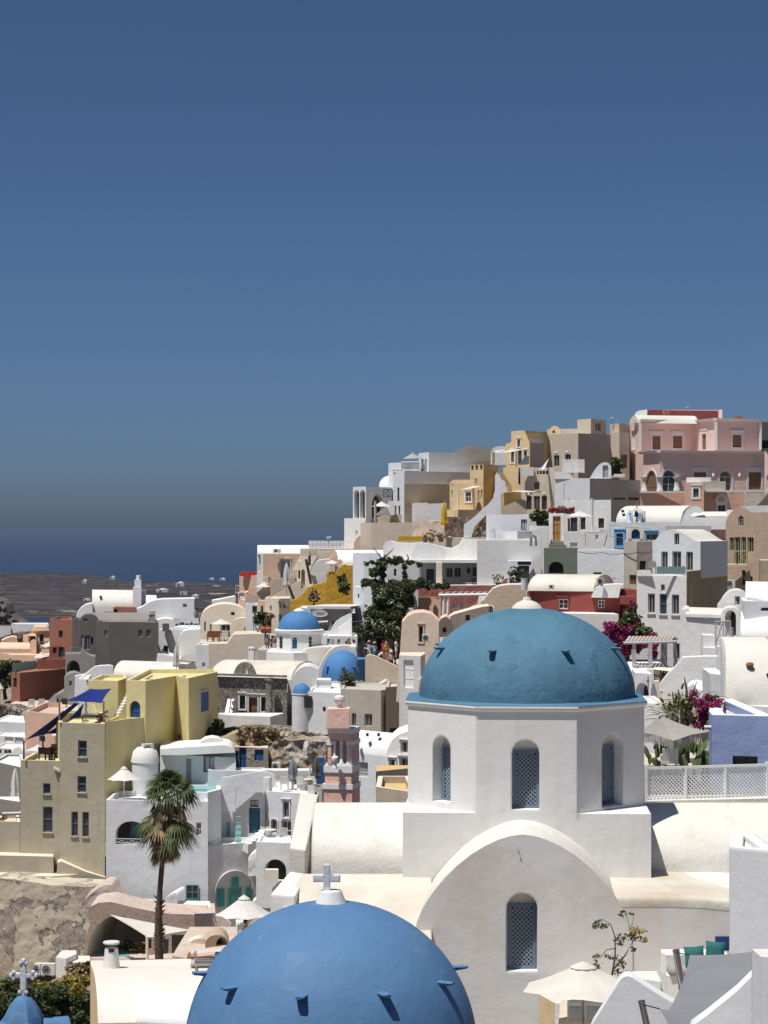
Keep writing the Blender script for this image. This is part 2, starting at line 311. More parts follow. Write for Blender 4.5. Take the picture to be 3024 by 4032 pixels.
class House:
 def __init__(s,name,label,cat='house',group=None):
  s.name,s.label,s.cat,s.group,s.root=name,label,cat,group,None
 def at(s,p):
  if s.root is None:
   s.root=empty(s.name,p);tag(s.root,s.label,s.cat,s.group);GROUND.append((p[0],p[1],p[2]))
  return s.root
  # --- opening: window or door set into a hole of a wall plane
 def opening(s,pl,x0,y0,x1,y1,style,arch=0,surround=None,sill=None,sw=0.16):
  a0,z1=pl.hit(x0,y0);a1,z0=pl.hit(x1,y1)
  if a1-a0<0.05 or z1-z0<0.05:return None
  S=STY[style];rise=(a1-a0)/2*(arch if arch else 0)
  hole=arch_pts(a0,a1,z0,z1,rise)if arch else[(a0,z0),(a1,z0),(a1,z1),(a0,z1)]
  return dict(pl=pl,hole=hole,S=S,a0=a0,a1=a1,z0=z0,z1=z1,arch=arch,surround=surround,sill=sill,sw=sw)
 def fill(s,op):
  pl,S=op['pl'],op['S'];a0,a1,z0,z1=op['a0'],op['a1'],op['z0'],op['z1'];rec=S.get('rec',0.16 if not S.get('door')else 0.2)
  rec=op.get('rec',rec);w,h=a1-a0,z1-z0
  if S['frame']is None:
   m=MB();m.poly([pl.pt(a,z,-rec)for a,z in op['hole']],flip_to=pl.n);m.build('recess',S['pane'],s.root)
  else:
   m=MB();t=min(0.07,w*0.12,h*0.12);d=0.05
   def bar(b0,b1,c0,c1,off=0.0):
    m.hexa([pl.pt(b0,c0,-rec+off),pl.pt(b1,c0,-rec+off),pl.pt(b1,c1,-rec+off),pl.pt(b0,c1,-rec+off)],[pl.pt(b0,c0,-rec+off+d),pl.pt(b1,c0,-rec+off+d),pl.pt(b1,c1,-rec+off+d),pl.pt(b0,c1,-rec+off+d)])
   zt=z1-(w/2*op['arch']if op['arch']else 0)
   bar(a0,a0+t,z0,zt);bar(a1-t,a1,z0,zt);bar(a0+t,a1-t,z0,z0+t)
   if op['arch']:
    o_=arch_pts(a0,a1,z0,z1,w/2*op['arch'])[2:];i_=arch_pts(a0+t,a1-t,z0,z1-t,w/2*op['arch']-t*0.5)[2:]
    for k in range(len(o_)-1):
     q=[o_[k],o_[k+1],i_[k+1],i_[k]]
     m.hexa([pl.pt(a,z,-rec)for a,z in q],[pl.pt(a,z,-rec+d)for a,z in q])
    bar(a0+t,a1-t,zt-t/2,zt+t/2)
   else:bar(a0+t,a1-t,z1-t,z1)
   nx,ny=S['mull'];t2=t*0.65
   for i in range(1,nx):c=a0+w*i/nx;bar(c-t2/2,c+t2/2,z0+t,zt-t,-0.004)
   for i in range(1,ny):c=z0+(zt-z0)*i/ny;bar(a0+t,a1-t,c-t2/2,c+t2/2,-0.008)
   fr=m.build('door' if S.get('door')else 'window',S['frame'],s.root)
   g=MB();off=rec+0.012 if S['pane'].startswith('glass')else rec-0.02
   g.poly([pl.pt(a,z,-off)for a,z in op['hole']],flip_to=pl.n);g.build('panel' if S.get('door')else 'pane',S['pane'],fr)
  if op['surround']:
   m=MB();sw=op['sw'];pr=0.06
   def sb(b0,b1,c0,c1,e=pr):
    m.hexa([pl.pt(b0,c0,0.004),pl.pt(b1,c0,0.004),pl.pt(b1,c1,0.004),pl.pt(b0,c1,0.004)],[pl.pt(b0,c0,e),pl.pt(b1,c0,e),pl.pt(b1,c1,e),pl.pt(b0,c1,e)])
   if op['arch']:
    zt=z1-w/2*op['arch'];sb(a0-sw,a0,z0,zt);sb(a1,a1+sw,z0,zt)
    o_=arch_pts(a0-sw,a1+sw,z0,z1+sw,w/2*op['arch']+sw,10)[2:];i_=arch_pts(a0,a1,z0,z1,w/2*op['arch'],10)[2:]
    for k in range(10):
     q=[o_[k],o_[k+1],i_[k+1],i_[k]]
     m.hexa([pl.pt(a,z,0.004)for a,z in q],[pl.pt(a,z,pr)for a,z in q])
   else:
    sb(a0-sw,a0,z0-(0 if S.get('door')else sw),z1);sb(a1,a1+sw,z0-(0 if S.get('door')else sw),z1);sb(a0-sw,a1+sw,z1,z1+sw*1.6)
    sb(a0-sw*1.3,a1+sw*1.3,z1+sw*1.6+0.002,z1+sw*2.2,pr*2.2)
    if not S.get('door'):sb(a0,a1,z0-sw,z0)
   m.build('surround',op['surround'],s.root)
  if op['sill']:
   m=MB();m.hexa([pl.pt(a0-0.06,z0-0.08,0.002),pl.pt(a1+0.06,z0-0.08,0.002),pl.pt(a1+0.06,z0,0.002),pl.pt(a0-0.06,z0,0.002)],[pl.pt(a0-0.06,z0-0.08,0.1),pl.pt(a1+0.06,z0-0.08,0.1),pl.pt(a1+0.06,z0,0.1),pl.pt(a0-0.06,z0,0.1)])
   m.build('sill',op['sill'],s.root)
 def reveal(s,m,op,mi=0):
  pl=op['pl'];rec=op.get('rec',op['S'].get('rec',0.16 if not op['S'].get('door')else 0.2))+0.02;h=op['hole']
  for k in range(len(h)):
   p,q=h[k],h[(k+1)%len(h)]
   m.face([pl.pt(*p),pl.pt(*q),pl.pt(*q,-rec),pl.pt(*p,-rec)],mi)
   # --- prism house: visible wall corners (zoom x, distance) from left to right, flat roof with parapet
 def box(s,corners,yt,yb,D=6.0,ops=(),mat='white',roof='white_roof',par=0.25,deep=5.0,ref=0,wallmats=None,cap=None,part='wall',th=0.22,rev=None):
  c=[(XX(x,Y),Y)for x,Y in corners];Y0=corners[ref][1];zt=ZZ(yt,Y0);zv=ZZ(yb,Y0);zb=zv-deep
  xl,yl=c[0];xr,yr=c[-1];Dk=D
  yb_=max(yl,yr)+Dk
  bl=(xl+(yb_-yl)*max(0.02,xl/yl+0.02),yb_);br=(xr+(yb_-yr)*min(-0.02,xr/yr-0.02),yb_)
  if bl[0]>br[0]-0.5:mid=(bl[0]+br[0])/2;bl=(mid-0.3,yb_);br=(mid+0.3,yb_)
  poly=c+[br,bl]  # plan, counter-clockwise seen from above
  s.at(((xl+xr)/2,(yl+yr)/2,zv));m=MB();mats=[mat]+([rev]if rev else[])
  planes=[];allops=[]
  for i in range(len(poly)):
   pl=Plane(poly[i],poly[(i+1)%len(poly)]);planes.append(pl);mine=[]
   for op in ops:
    if op[0]==i:
     o=s.opening(pl,*op[1:6],**(op[6]if len(op)>6 else{}))
     if o:mine.append(o)
   mi=0
   if wallmats and i in wallmats:
    if wallmats[i]not in mats:mats.append(wallmats[i])
    mi=mats.index(wallmats[i])
   m.poly([pl.pt(0,zb),pl.pt(pl.L,zb),pl.pt(pl.L,zt),pl.pt(0,zt)],[[pl.pt(*h)for h in o['hole']]for o in mine],mi,pl.n)
   for o in mine:s.reveal(m,o,mi)
   allops+=mine
  if par and par>0:
   inn=inset([Vector(p)for p in poly],th);zf=zt-par
   cm=0
   if cap:
    mats.append(cap);cm=len(mats)-1
   n=len(poly)
   for i in range(n):
    j=(i+1)%n;a,b,a2,b2=poly[i],poly[j],inn[i],inn[j]
    m.face([Vector((*a,zt)),Vector((*b,zt)),Vector((b2.x,b2.y,zt)),Vector((a2.x,a2.y,zt))],cm)
    m.face([Vector((a2.x,a2.y,zt)),Vector((b2.x,b2.y,zt)),Vector((b2.x,b2.y,zf)),Vector((a2.x,a2.y,zf))],0)
   r=MB();r.poly([Vector((p.x,p.y,zf))for p in inn],flip_to=Vector((0,0,1)));r.build('roof',roof,s.root)
  else:
   r=MB();r.poly([Vector((*p,zt))for p in poly],flip_to=Vector((0,0,1)));r.build('roof',roof,s.root)
  m.build(part,mats,s.root)
  for o in allops:s.fill(o)
  s.planes=planes;s.zt=zt;s.polyp=poly;return s
  # --- any upright outline on a wall plane, extruded backwards: vaulted fronts, curved walls, gables
 def extr(s,A,B,outline,D=5.0,ops=(),mat='white',roof='white_roof',part='wall',rec=None,dirv=None,smooth=True,roofname='roof',rev=None,niche=None):
  pl=Plane((XX(A[0],A[1]),A[1]),(XX(B[0],B[1]),B[1]));ol=[pl.hit(x,y)for x,y in outline]
  area=sum(ol[i][0]*ol[(i+1)%len(ol)][1]-ol[(i+1)%len(ol)][0]*ol[i][1]for i in range(len(ol)))
  if area<0:ol.reverse()
  zmin=min(z for a,z in ol);s.at(pl.pt(sum(a for a,z in ol)/len(ol),zmin))
  mid=pl.pt(pl.L/2,0);back=(Vector((mid.x/mid.y,1,0)).normalized()if dirv is None else Vector((*dirv,0)).normalized())*D
  oo=[]
  for op in ops:
   o=s.opening(pl,*op[0:5],**(op[5]if len(op)>5 else{}))
   if o:
    if rec:o['rec']=rec
    oo.append(o)
  if niche:
   no=s.opening(pl,*niche,'lattice',arch=1.0);no['rec']=0.42;s.niche=no
  m=MB();m.poly([pl.pt(*p)for p in ol],[[pl.pt(*h)for h in o['hole']]for o in oo+([no]if niche else[])],0,pl.n)
  if niche:s.reveal(m,no)
  for o in oo:s.reveal(m,o,1 if rev else 0)
  m.poly([pl.pt(*p)+back for p in ol],(),0,-pl.n)
  r=MB();n=len(ol)
  for i in range(n):
   p,q=ol[i],ol[(i+1)%n];e=Vector((q[0]-p[0],q[1]-p[1]));nz=-e.x/max(e.length,1e-6)*-1
   up=-e.x>0.25*e.length  # outline runs counter-clockwise, so an upward face runs right to left
   f=[pl.pt(*p),pl.pt(*p)+back,pl.pt(*q)+back,pl.pt(*q)]
   (r if up and roof else m).add(f,[(0,1,2,3)],0,True)
  m.build(part,[mat]+([rev]if rev else[]),s.root,sharp=30)
  if r.f:weld(r).build(roofname,roof,s.root,sharp=40)
  for o in oo:s.fill(o)
  s.pl=pl;return s
  # --- barrel vault whose ridge runs from one side to the other: front wall top at ys, ridge at yr
 def vault(s,A,B,ys,yr,yb,D=4.0,mat='white',roof='white_roof',n=12,ops=(),over=0.0,frac=1.0,deep=0.0,roofpart='roof',wall=True,skew=0.0):
  pl=Plane((XX(A[0],A[1]),A[1]),(XX(B[0],B[1]),B[1]));zs=pl.hit(A[0],ys)[1];zb=pl.hit(A[0],yb)[1]-deep
  Ym=A[1]+D/2;zr=ZZ(yr,Ym);s.at(pl.pt(pl.L/2,zb));H_=zr-zs
  prof=[(D/2-D/2*math.cos(math.pi*i/n),zs+H_*math.sin(math.pi*i/n))for i in range(n+1)]
  mid=pl.pt(pl.L/2,0);bv=Vector((mid.x/mid.y+skew,1,0))
  m=MB();oo=[]
  for op in ops:
   o=s.opening(pl,*op[0:5],**(op[5]if len(op)>5 else{}))
   if o:oo.append(o)
  if wall:
   m.poly([pl.pt(0,zb),pl.pt(pl.L,zb),pl.pt(pl.L,zs),pl.pt(0,zs)],[[pl.pt(*h)for h in o['hole']]for o in oo],0,pl.n)
   for o in oo:s.reveal(m,o)
  for a,sg in((0,-1),(pl.L,1)):
   pts=[pl.pt(a,zb)+bv*D,pl.pt(a,zb)]+[pl.pt(a,z)+bv*d for d,z in prof]
   m.poly(pts,(),0,pl.ex*sg)
  m.build('wall',mat,s.root)
  r=MB();r.loft([[pl.pt(-over,z)+bv*d for d,z in prof],[pl.pt(pl.L+over,z)+bv*d for d,z in prof]],0,closed=False,cap=False)
  r.f=[list(reversed(f))for f in r.f]
  r.build(roofpart,roof,s.root)
  for o in oo:s.fill(o)
  s.pl=pl;return s
 def dome(s,c,rx,rz,mat,n=40,k=12,name='dome',full=0.5,cap=None):
  m=MB();prof=[]
  for i in range(k+1):
   a=math.pi*full*i/k;prof.append((rx*math.cos(a)if i<k or full<0.5 else 0.0,rz*math.sin(a)))
  m.lathe(c,prof,n);return m.build(name,mat,s.at(c))
def weld(m):  # share vertices of neighbouring quads so that they shade smoothly
 key={};nv=[];mp=[]
 for p in m.v:
  k=(round(p[0],4),round(p[1],4),round(p[2],4))
  if k not in key:key[k]=len(nv);nv.append(p)
  mp.append(key[k])
 m.v=nv;m.f=[[mp[i]for i in f]for f in m.f];return m
def arc(x0,x1,y0,ytop,n=14,p=1.0):  # arched line in zoom coordinates from (x1,y0) over the top to (x0,y0)
 c,w=(x0+x1)/2,(x1-x0)/2
 return[(c+w*math.cos(math.pi*i/n),y0-(y0-ytop)*math.sin(math.pi*i/n)**p)for i in range(n+1)]
 # ------------------------------------------------------------------ sea, headland, hillside
SEA=-118.0
def build_sea():
 m=MB();xs=[-60000,-20000,-6000,-2500,-1200,-600,-200,200,600,1200,2500,6000,20000,60000];ys=[300,600,1200,2500,5000,10000,20000,40000,90000]
 vs=[(x,y,SEA)for y in ys for x in xs];n=len(xs)
 m.add(vs,[(j*n+i,j*n+i+1,(j+1)*n+i+1,(j+1)*n+i)for j in range(len(ys)-1)for i in range(n-1)])
 ma,t,b=nodes('sea_water');pos=nd(t,'ShaderNodeNewGeometry').outputs['Position']
 col=mixc(t,ramp(t,noise(t,pos,0.0016,5,0.6,stretch=(1,0.25,1)),0.3,0.7),(0.012,0.028,0.066),(0.016,0.036,0.082));t.links.new(col,b.inputs['Base Color'])
 b.inputs['Roughness'].default_value=0.45;b.inputs['Specular IOR Level'].default_value=0.12
 t.links.new(bump(t,noise(t,pos,0.05,6,0.7,stretch=(1,0.5,1)),0.5,3.0),b.inputs['Normal'])
 tag(m.build('sea','sea_water'),'deep blue open sea reaching to the horizon',kind='structure')
def headland_h(x,y):  # terraced headland across the bay
 u=UC+F*x/y
 top=37-max(0,u)*0.016+3*math.sin(x*0.006)+2*math.sin(x*0.021+1)
 d=y-2880-60*math.sin(x*0.008)-0.35*max(0,u)
 h=top*(1-math.exp(-max(0,d)/260.0))
 h-=max(0,y-4050)**1.5*0.03
 return h if d>0 else-6
def build_headland():
 from mathutils import noise as mn
 m=MB();nx,ny=150,80;vs=[]
 for j in range(ny):
  y=2760+1500*(j/(ny-1))**1.3
  for i in range(nx):
   x=-820+1050*i/(nx-1);x*=y/3200
   h=headland_h(x,y)
   if h>0:
    w=mn.fractal(Vector((x*0.006,y*0.006,2.0)),1.0,2.0,5);h+=11*w*min(1,h/20)
    st=3.4;k=h/st;f=k-math.floor(k);h=st*(math.floor(k)+max(0,min(1,(f-0.62)/0.38)))*0.75+h*0.25
   vs.append((x,y,SEA+h))
 m.add(vs,[(j*nx+i,j*nx+i+1,(j+1)*nx+i+1,(j+1)*nx+i)for j in range(ny-1)for i in range(nx-1)])
 ma,t,b=nodes('headland_earth');pos=nd(t,'ShaderNodeNewGeometry').outputs['Position']
 col=mixc(t,ramp(t,noise(t,pos,0.006,8,0.7),0.35,0.68),(0.046,0.037,0.039),(0.098,0.080,0.078))
 col=mixc(t,ramp(t,noise(t,pos,0.07,6,0.75),0.48,0.7),col,(0.04,0.04,0.03))
 sep=nd(t,'ShaderNodeSeparateXYZ');t.links.new(pos,sep.inputs[0])
 wv=nd(t,'ShaderNodeMath',operation='MULTIPLY_ADD');t.links.new(noise(t,pos,0.004,4),wv.inputs[0]);wv.inputs[1].default_value=22.0;t.links.new(sep.outputs[2],wv.inputs[2])
 sn=nd(t,'ShaderNodeMath',operation='SINE');ml=nd(t,'ShaderNodeMath',operation='MULTIPLY');ml.inputs[1].default_value=1.45;t.links.new(wv.outputs[0],ml.inputs[0]);t.links.new(ml.outputs[0],sn.inputs[0])
 sm_=nd(t,'ShaderNodeMath',operation='MULTIPLY');t.links.new(ramp(t,sn.outputs[0],0.6,0.98),sm_.inputs[0]);t.links.new(ramp(t,noise(t,pos,0.012,5,0.6),0.34,0.52),sm_.inputs[1]);col=mixc(t,sm_.outputs[0],col,(0.026,0.024,0.024))
 cliff=ramp(t,noise(t,pos,0.011,7,0.7),0.60,0.68)
 mx=nd(t,'ShaderNodeMapRange');t.links.new(sep.outputs[2],mx.inputs[0]);mx.inputs[1].default_value=SEA+36;mx.inputs[2].default_value=SEA+22
 mm=nd(t,'ShaderNodeMath',operation='MULTIPLY');t.links.new(cliff,mm.inputs[0]);t.links.new(mx.outputs[0],mm.inputs[1])
 col=mixc(t,mm.outputs[0],col,(0.36,0.31,0.25));t.links.new(col,b.inputs['Base Color']);b.inputs['Roughness'].default_value=1.0;b.inputs['Specular IOR Level'].default_value=0.0
 t.links.new(bump(t,noise(t,pos,0.05,6,0.7),0.7,6.0),b.inputs['Normal'])
 tag(m.build('headland','headland_earth'),'dark terraced headland across the water',kind='structure')
def build_terrain():
 import numpy as np
 pts=np.array([(x,y,z)for x,y,z in GROUND]);xs=np.linspace(-75,75,101);ys=np.concatenate([np.linspace(16,330,126),np.linspace(336,520,24)])
 GX,GY=np.meshgrid(xs,ys);num=np.zeros_like(GX);den=np.zeros_like(GX)
 for x,y,z in pts:
  d2=(GX-x)**2+((GY-y)*0.55)**2+4.0;w=1.0/d2**2;num+=w*z;den+=w
 Z=num/den-3.0
 fall=np.clip((GY-300)/130.0,0,1);Z=Z-fall**1.3*125-np.clip((-GX-48-(GY-250)*0.05)/27,0,1)**1.2*60
 for x,y,z in pts:  # never above the foot of a house
  near=((GX-x)**2+(GY-y)**2)<6.0;Z[near]=np.minimum(Z[near],z-0.3)
 gully=(GY>68)&(GY<118)&(GX<9);Z[gully]=np.minimum(Z[gully],-0.235*GY[gully])
 ny,nx=GX.shape;m=MB();m.add([(float(a),float(b),float(c))for a,b,c in zip(GX.ravel(),GY.ravel(),Z.ravel())],[(j*nx+i,j*nx+i+1,(j+1)*nx+i+1,(j+1)*nx+i)for j in range(ny-1)for i in range(nx-1)],0,True)
 ma,t,b=nodes('hillside_earth');pos=nd(t,'ShaderNodeNewGeometry').outputs['Position']
 col=mixc(t,ramp(t,noise(t,pos,0.35,8,0.7),0.35,0.7),(0.22,0.17,0.13),(0.40,0.34,0.27));col=mixc(t,ramp(t,noise(t,pos,2.5,5,0.7),0.55,0.75),col,(0.09,0.07,0.055))
 t.links.new(col,b.inputs['Base Color']);b.inputs['Roughness'].default_value=1.0
 t.links.new(bump(t,noise(t,pos,1.5,7,0.7),0.8,0.4),b.inputs['Normal'])
 tag(m.build('hillside','hillside_earth',sharp=60),'rocky volcanic hillside under the village',kind='structure')
build_sea();build_headland()
# ------------------------------------------------------------------ main church with the teal dome
def lattice(root,pl,a0,a1,z0,z1,off,mat='paint_lattice',step=0.115,w=0.034,name='lattice',frame=True,fmat='paint_bluegrey',fw=0.07):
 """crossed diagonal slats inside a frame, each slat a piece of its own"""
 f=MB()
 def bar(m,b0,b1,c0,c1,o,d):
  m.hexa([pl.pt(b0,c0,o),pl.pt(b1,c0,o),pl.pt(b1,c1,o),pl.pt(b0,c1,o)],[pl.pt(b0,c0,o+d),pl.pt(b1,c0,o+d),pl.pt(b1,c1,o+d),pl.pt(b0,c1,o+d)])
 if frame:
  bar(f,a0,a0+fw,z0,z1,off,0.06);bar(f,a1-fw,a1,z0,z1,off,0.06);bar(f,a0+fw,a1-fw,z0,z0+fw,off,0.06);bar(f,a0+fw,a1-fw,z1-fw,z1,off,0.06)
  fo=f.build('lattice_frame',fmat,root)
 else:fo=root
 b0,b1,c0,c1=(a0+fw,a1-fw,z0+fw,z1-fw)if frame else(a0,a1,z0,z1)
 ww,hh=b1-b0,c1-c0
 for layer in(0,1):
  t=-hh+step*0.3
  while t<ww:
  # line: a = t + s, z = s (rising) ; clipped to the rectangle
   s0,s1=max(0,-t),min(hh,ww-t)
   if s1-s0>step*0.35:
    p=[(t+s0,s0),(t+s1,s1)]
    if layer:p=[(ww-a,z)for a,z in p]
    d=Vector((p[1][0]-p[0][0],p[1][1]-p[0][1])).normalized();q=Vector((-d.y,d.x))*w/2;o=off+0.015+0.012*layer
    pts=[(p[0][0]-q.x,p[0][1]-q.y),(p[1][0]-q.x,p[1][1]-q.y),(p[1][0]+q.x,p[1][1]+q.y),(p[0][0]+q.x,p[0][1]+q.y)]
    pts=[(min(max(a,-0.01),ww+0.01),min(max(z,-0.01),hh+0.01))for a,z in pts]
    m=MB();m.hexa([pl.pt(b0+a,c0+z,o)for a,z in pts],[pl.pt(b0+a,c0+z,o+0.011)for a,z in pts]);m.build('slat',mat,fo)
   t+=step
 return fo
def spike(root,c,rx,rz,ang,zz,L,w,mat):
 """a stone bracket sticking out of a dome"""
 r=rx*math.sqrt(max(0,1-(zz/rz)**2));d=Vector((math.sin(ang),-math.cos(ang),0));s=Vector((math.cos(ang),math.sin(ang),0))
 b=Vector(c)+d*(r-0.12)+Vector((0,0,zz));rings=[]
 for t,k,h in((0,1.15,1.5),(0.45,1.05,1.15),(0.85,0.95,0.75),(1.0,0.72,0.45)):
  p=b+d*(L+0.12)*t;ww,hh=w*k,w*0.36*h
  rings.append([p-s*ww/2+Vector((0,0,0.0)),p-s*ww*0.32-Vector((0,0,hh*.8)),p-Vector((0,0,hh)),p+s*ww*0.32-Vector((0,0,hh*.8)),p+s*ww/2,p+Vector((0,0,w*0.1))])
 m=MB();m.loft(rings,0,True,True,True);return m.build('stone_bracket',mat,root)
reg('I')
ch=House('domed_church','large white church with octagonal drum and teal blue dome, nearest on the right','church')
AP=3.295;CX,CY=4.03,63.3;rot0=R(-3.0)
zc=-4.83  # top of the drum
zl=-7.68  # ledge of the square base
ch.at((CX,CY-AP,-15.0))
octv=[]
for k in range(8):
 a=rot0+R(22.5+45*k)-R(90)-R(45)  # first face is the front one, then counter-clockwise to the right
 octv.append((CX+AP/math.cos(R(22.5))*math.cos(a),CY+AP/math.cos(R(22.5))*math.sin(a)))
m=MB();niches=[]
nich={7:(308,895,413,1300),0:(778,925,941,1340),1:(1312,890,1437,1310)}
for k in range(8):
 pl=Plane(octv[k],octv[(k+1)%8]);ops=[]
 if k in nich:
  x0,y0,x1,y1=nich[k];o=ch.opening(pl,x0,y0,x1,y1,'lattice',arch=1.0);o['rec']=0.42;ops.append(o);niches.append((k,pl,o))
 ex_=(AP+0.06)-pl.L/2
 m.poly([pl.pt(0,zl-0.2),pl.pt(pl.L,zl-0.2),pl.pt(pl.L,zc),pl.pt(0,zc)]if k else[pl.pt(-ex_,-14),pl.pt(pl.L+ex_,-14),pl.pt(pl.L+ex_,zl),pl.pt(pl.L,zl),pl.pt(pl.L,zc),pl.pt(0,zc),pl.pt(0,zl),pl.pt(-ex_,zl)],[[pl.pt(*h)for h in o['hole']]for o in ops],0,pl.n)
 for o in ops:ch.reveal(m,o)
m.build('drum_wall','church_white',ch.root)
for k,pl,o in niches:
 d=0.42;g=MB();zt_=o['z1']-(o['a1']-o['a0'])*0.42
 g.poly([pl.pt(a,z,-d)for a,z in o['hole']],flip_to=pl.n);nb=g.build('niche_back','church_white',ch.root)
 pn=MB();q=[(o['a0']+0.05,o['z0']+0.01),(o['a1']-0.01,o['z0']+0.01),(o['a1']-0.01,zt_),(o['a0']+0.05,zt_)]
 pn.poly([pl.pt(a,z,-d+0.012)for a,z in q],flip_to=pl.n);pn.build('window_void','interior',nb)
 lattice(ch.root,pl,o['a0']+0.05,o['a1']-0.005,o['z0']+0.006,zt_,-d+0.03)
 # cornice: white lip with the blue ledge on it
def octring(ap,z):return[Vector((CX+ap/math.cos(R(22.5))*math.cos(rot0+R(22.5+45*k)-R(135)),CY+ap/math.cos(R(22.5))*math.sin(rot0+R(22.5+45*k)-R(135)),z))for k in range(8)]
m=MB();m.loft([octring(AP+0.003,zc-0.1),octring(AP+0.06,zc-0.07),octring(AP+0.085,zc-0.01),octring(AP+0.085,zc+0.04)],0,True,True,False);m.build('cornice','church_white',ch.root)
m=MB();m.loft([octring(AP+0.075,zc+0.04),octring(AP+0.075,zc+0.055),octring(AP-0.25,zc+0.10)],0,True,True,False);m.build('roof_ledge','dome_teal',ch.root)
DR,DH=3.08,2.52;dc=Vector((CX+0.05,CY,zc+0.09))
m=MB();m.lathe(dc,[(DR*1.005,-0.15)]+[(DR*math.cos(math.pi/2*i/22),DH*math.sin(math.pi/2*i/22))for i in range(23)],72)
dome=m.build('dome','dome_teal',ch.root)
m=MB();m.lathe(dc+Vector((0,0,DH-0.06)),[(0.46,0),(0.40,0.10),(0.28,0.20),(0.13,0.26),(0.11,0.34),(0.0,0.36)],20);m.build('cap_stone','white_roof',dome)
for k in range(8):spike(dome,dc,DR,DH,R(-25+45*k),1.42,0.30,0.19,'dome_teal')
# square base
hw=AP+0.06;rz=Matrix.Rotation(rot0,3,'Z')
def bp(x,y,z):p=rz@Vector((x,y,0));return Vector((CX+p.x,CY+p.y,z))
m=MB();b4=[bp(-hw,-AP,-14),bp(hw,-AP,-14),bp(hw,AP,-14),bp(-hw,AP,-14)];t4=[bp(-hw,-AP,zl),bp(hw,-AP,zl),bp(hw,AP,zl),bp(-hw,AP,zl)]
m.add(b4+t4,[(1,2,6,5),(2,3,7,6),(3,0,4,7)]);m.poly([t4[0],Vector((*octv[0],zl)),Vector((*octv[7],zl)),Vector((*octv[6],zl)),t4[3]],(),0,Vector((0,0,1)));m.poly([t4[1],t4[2],Vector((*octv[3],zl)),Vector((*octv[2],zl)),Vector((*octv[1],zl))],(),0,Vector((0,0,1)));m.build('base','church_white',ch.root)
# front arm of the cross: facade with a slightly pointed gable
YF=57.1;reg('N')
half=[(0,3286),(45,3291),(95,3306),(150,3332),(205,3366),(262,3412),(305,3455),(345,3502),(375,3545),(398,3585),(418,3635),(430,3690),(436,3750)]
cxu=2058
ol=[(cxu-436,4150),(cxu+436,4150)]+[(cxu+d,v)for d,v in reversed(half)]+[(cxu-d,v)for d,v in half[1:]]
ch.extr((1600,YF),(2500,YF),ol,D=3.0,mat='church_facade',roof='church_vault',part='facade_wall',roofname='vault_roof',niche=(1994,3517,2117,3825))
o,pl=ch.niche,ch.pl;d=0.42;g=MB();zt_=o['z1']-(o['a1']-o['a0'])*0.42
g.poly([pl.pt(a,z,-d)for a,z in o['hole']],flip_to=pl.n);nb=g.build('niche_back','church_facade',ch.root)
g=MB();g.poly([pl.pt(a,z,-d+0.012)for a,z in((o['a0']+0.08,o['z0']+0.01),(o['a1']-0.03,o['z0']+0.01),(o['a1']-0.03,zt_),(o['a0']+0.08,zt_))],flip_to=pl.n);g.build('window_void','interior',nb)
lattice(ch.root,pl,o['a0']+0.08,o['a1']-0.03,o['z0']+0.01,zt_,-d+0.03)
m=MB();h=P(2041,3345,YF);m.tube([h+Vector((0,0.05,0)),h+Vector((0,-0.05,0)),h+Vector((0.005,-0.07,-0.04)),h+Vector((0.02,-0.05,-0.07)),h+Vector((0.0,-0.05,-0.1)),h+Vector((-0.015,-0.05,-0.06)),h+Vector((0,-0.06,-0.01))],0.009,6);m.build('hook','metal_grey',ch.root)
# right wing, its roof and the side arm vaults
m=MB();zr=ZZ(3540,YF)
m.hexa([P(2400,4150,YF+.02),P(2990,4150,YF+.02),Vector((9.6,60.1,-16)),Vector((5.5,60.1,-16))],[Vector((XX(2400,YF),YF+.02,zr)),Vector((XX(2990,YF),YF+.02,zr-0.12)),Vector((9.6,61.5,zr+0.1)),Vector((5.5,61.5,zr+0.1))]);m.build('wing_wall','church_facade',ch.root)
m=MB();q=[Vector((XX(2400,YF),YF-.0,zr+0.004)),Vector((XX(2640,YF),YF-.0,zr+0.004)),Vector((XX(2760,YF),YF-.0,zr-0.02)),Vector((XX(2990,YF),YF-.0,zr-0.17))]
m.loft([[p+Vector((0,.014,-.22))for p in q],[p+Vector((0,.012,-.04))for p in q],[p+Vector((0,.05,.02))for p in q],[p+Vector((0,0.14,0.06))for p in q],[p+Vector((0,1.5,0.10))for p in q],[p+Vector((0,4.2,0.12))for p in q]],0,False,False);m.f=[f for f in m.f];m.build('wing_roof','church_roof',ch.root)
def sidevault(x0,x1,name):
 m=MB();rings=[]
 for x in(x0,x1):
  rings.append([Vector((x,CY+0.4-2.75*math.cos(math.pi*i/18),-9.5+1.62*math.sin(math.pi*i/18)**0.8))for i in range(19)])
 m.loft(rings,0,False,False);e=rings[0]+[Vector((x0,CY+3.15,-15)),Vector((x0,CY-2.35,-15))];m.poly(e,(),0,Vector((-1,0,0)))
 e=rings[1]+[Vector((x1,CY+3.15,-15)),Vector((x1,CY-2.35,-15))];m.poly(e,(),0,Vector((1,0,0)))
 m.face([Vector((x0,CY-2.35,-15)),Vector((x1,CY-2.35,-15)),rings[1][0],rings[0][0]]);m.build(name,'church_vault',ch.root,sharp=50)
sidevault(-2.0,CX-AP+0.1,'vault_arm');sidevault(CX+AP-0.1,15.0,'vault_arm')
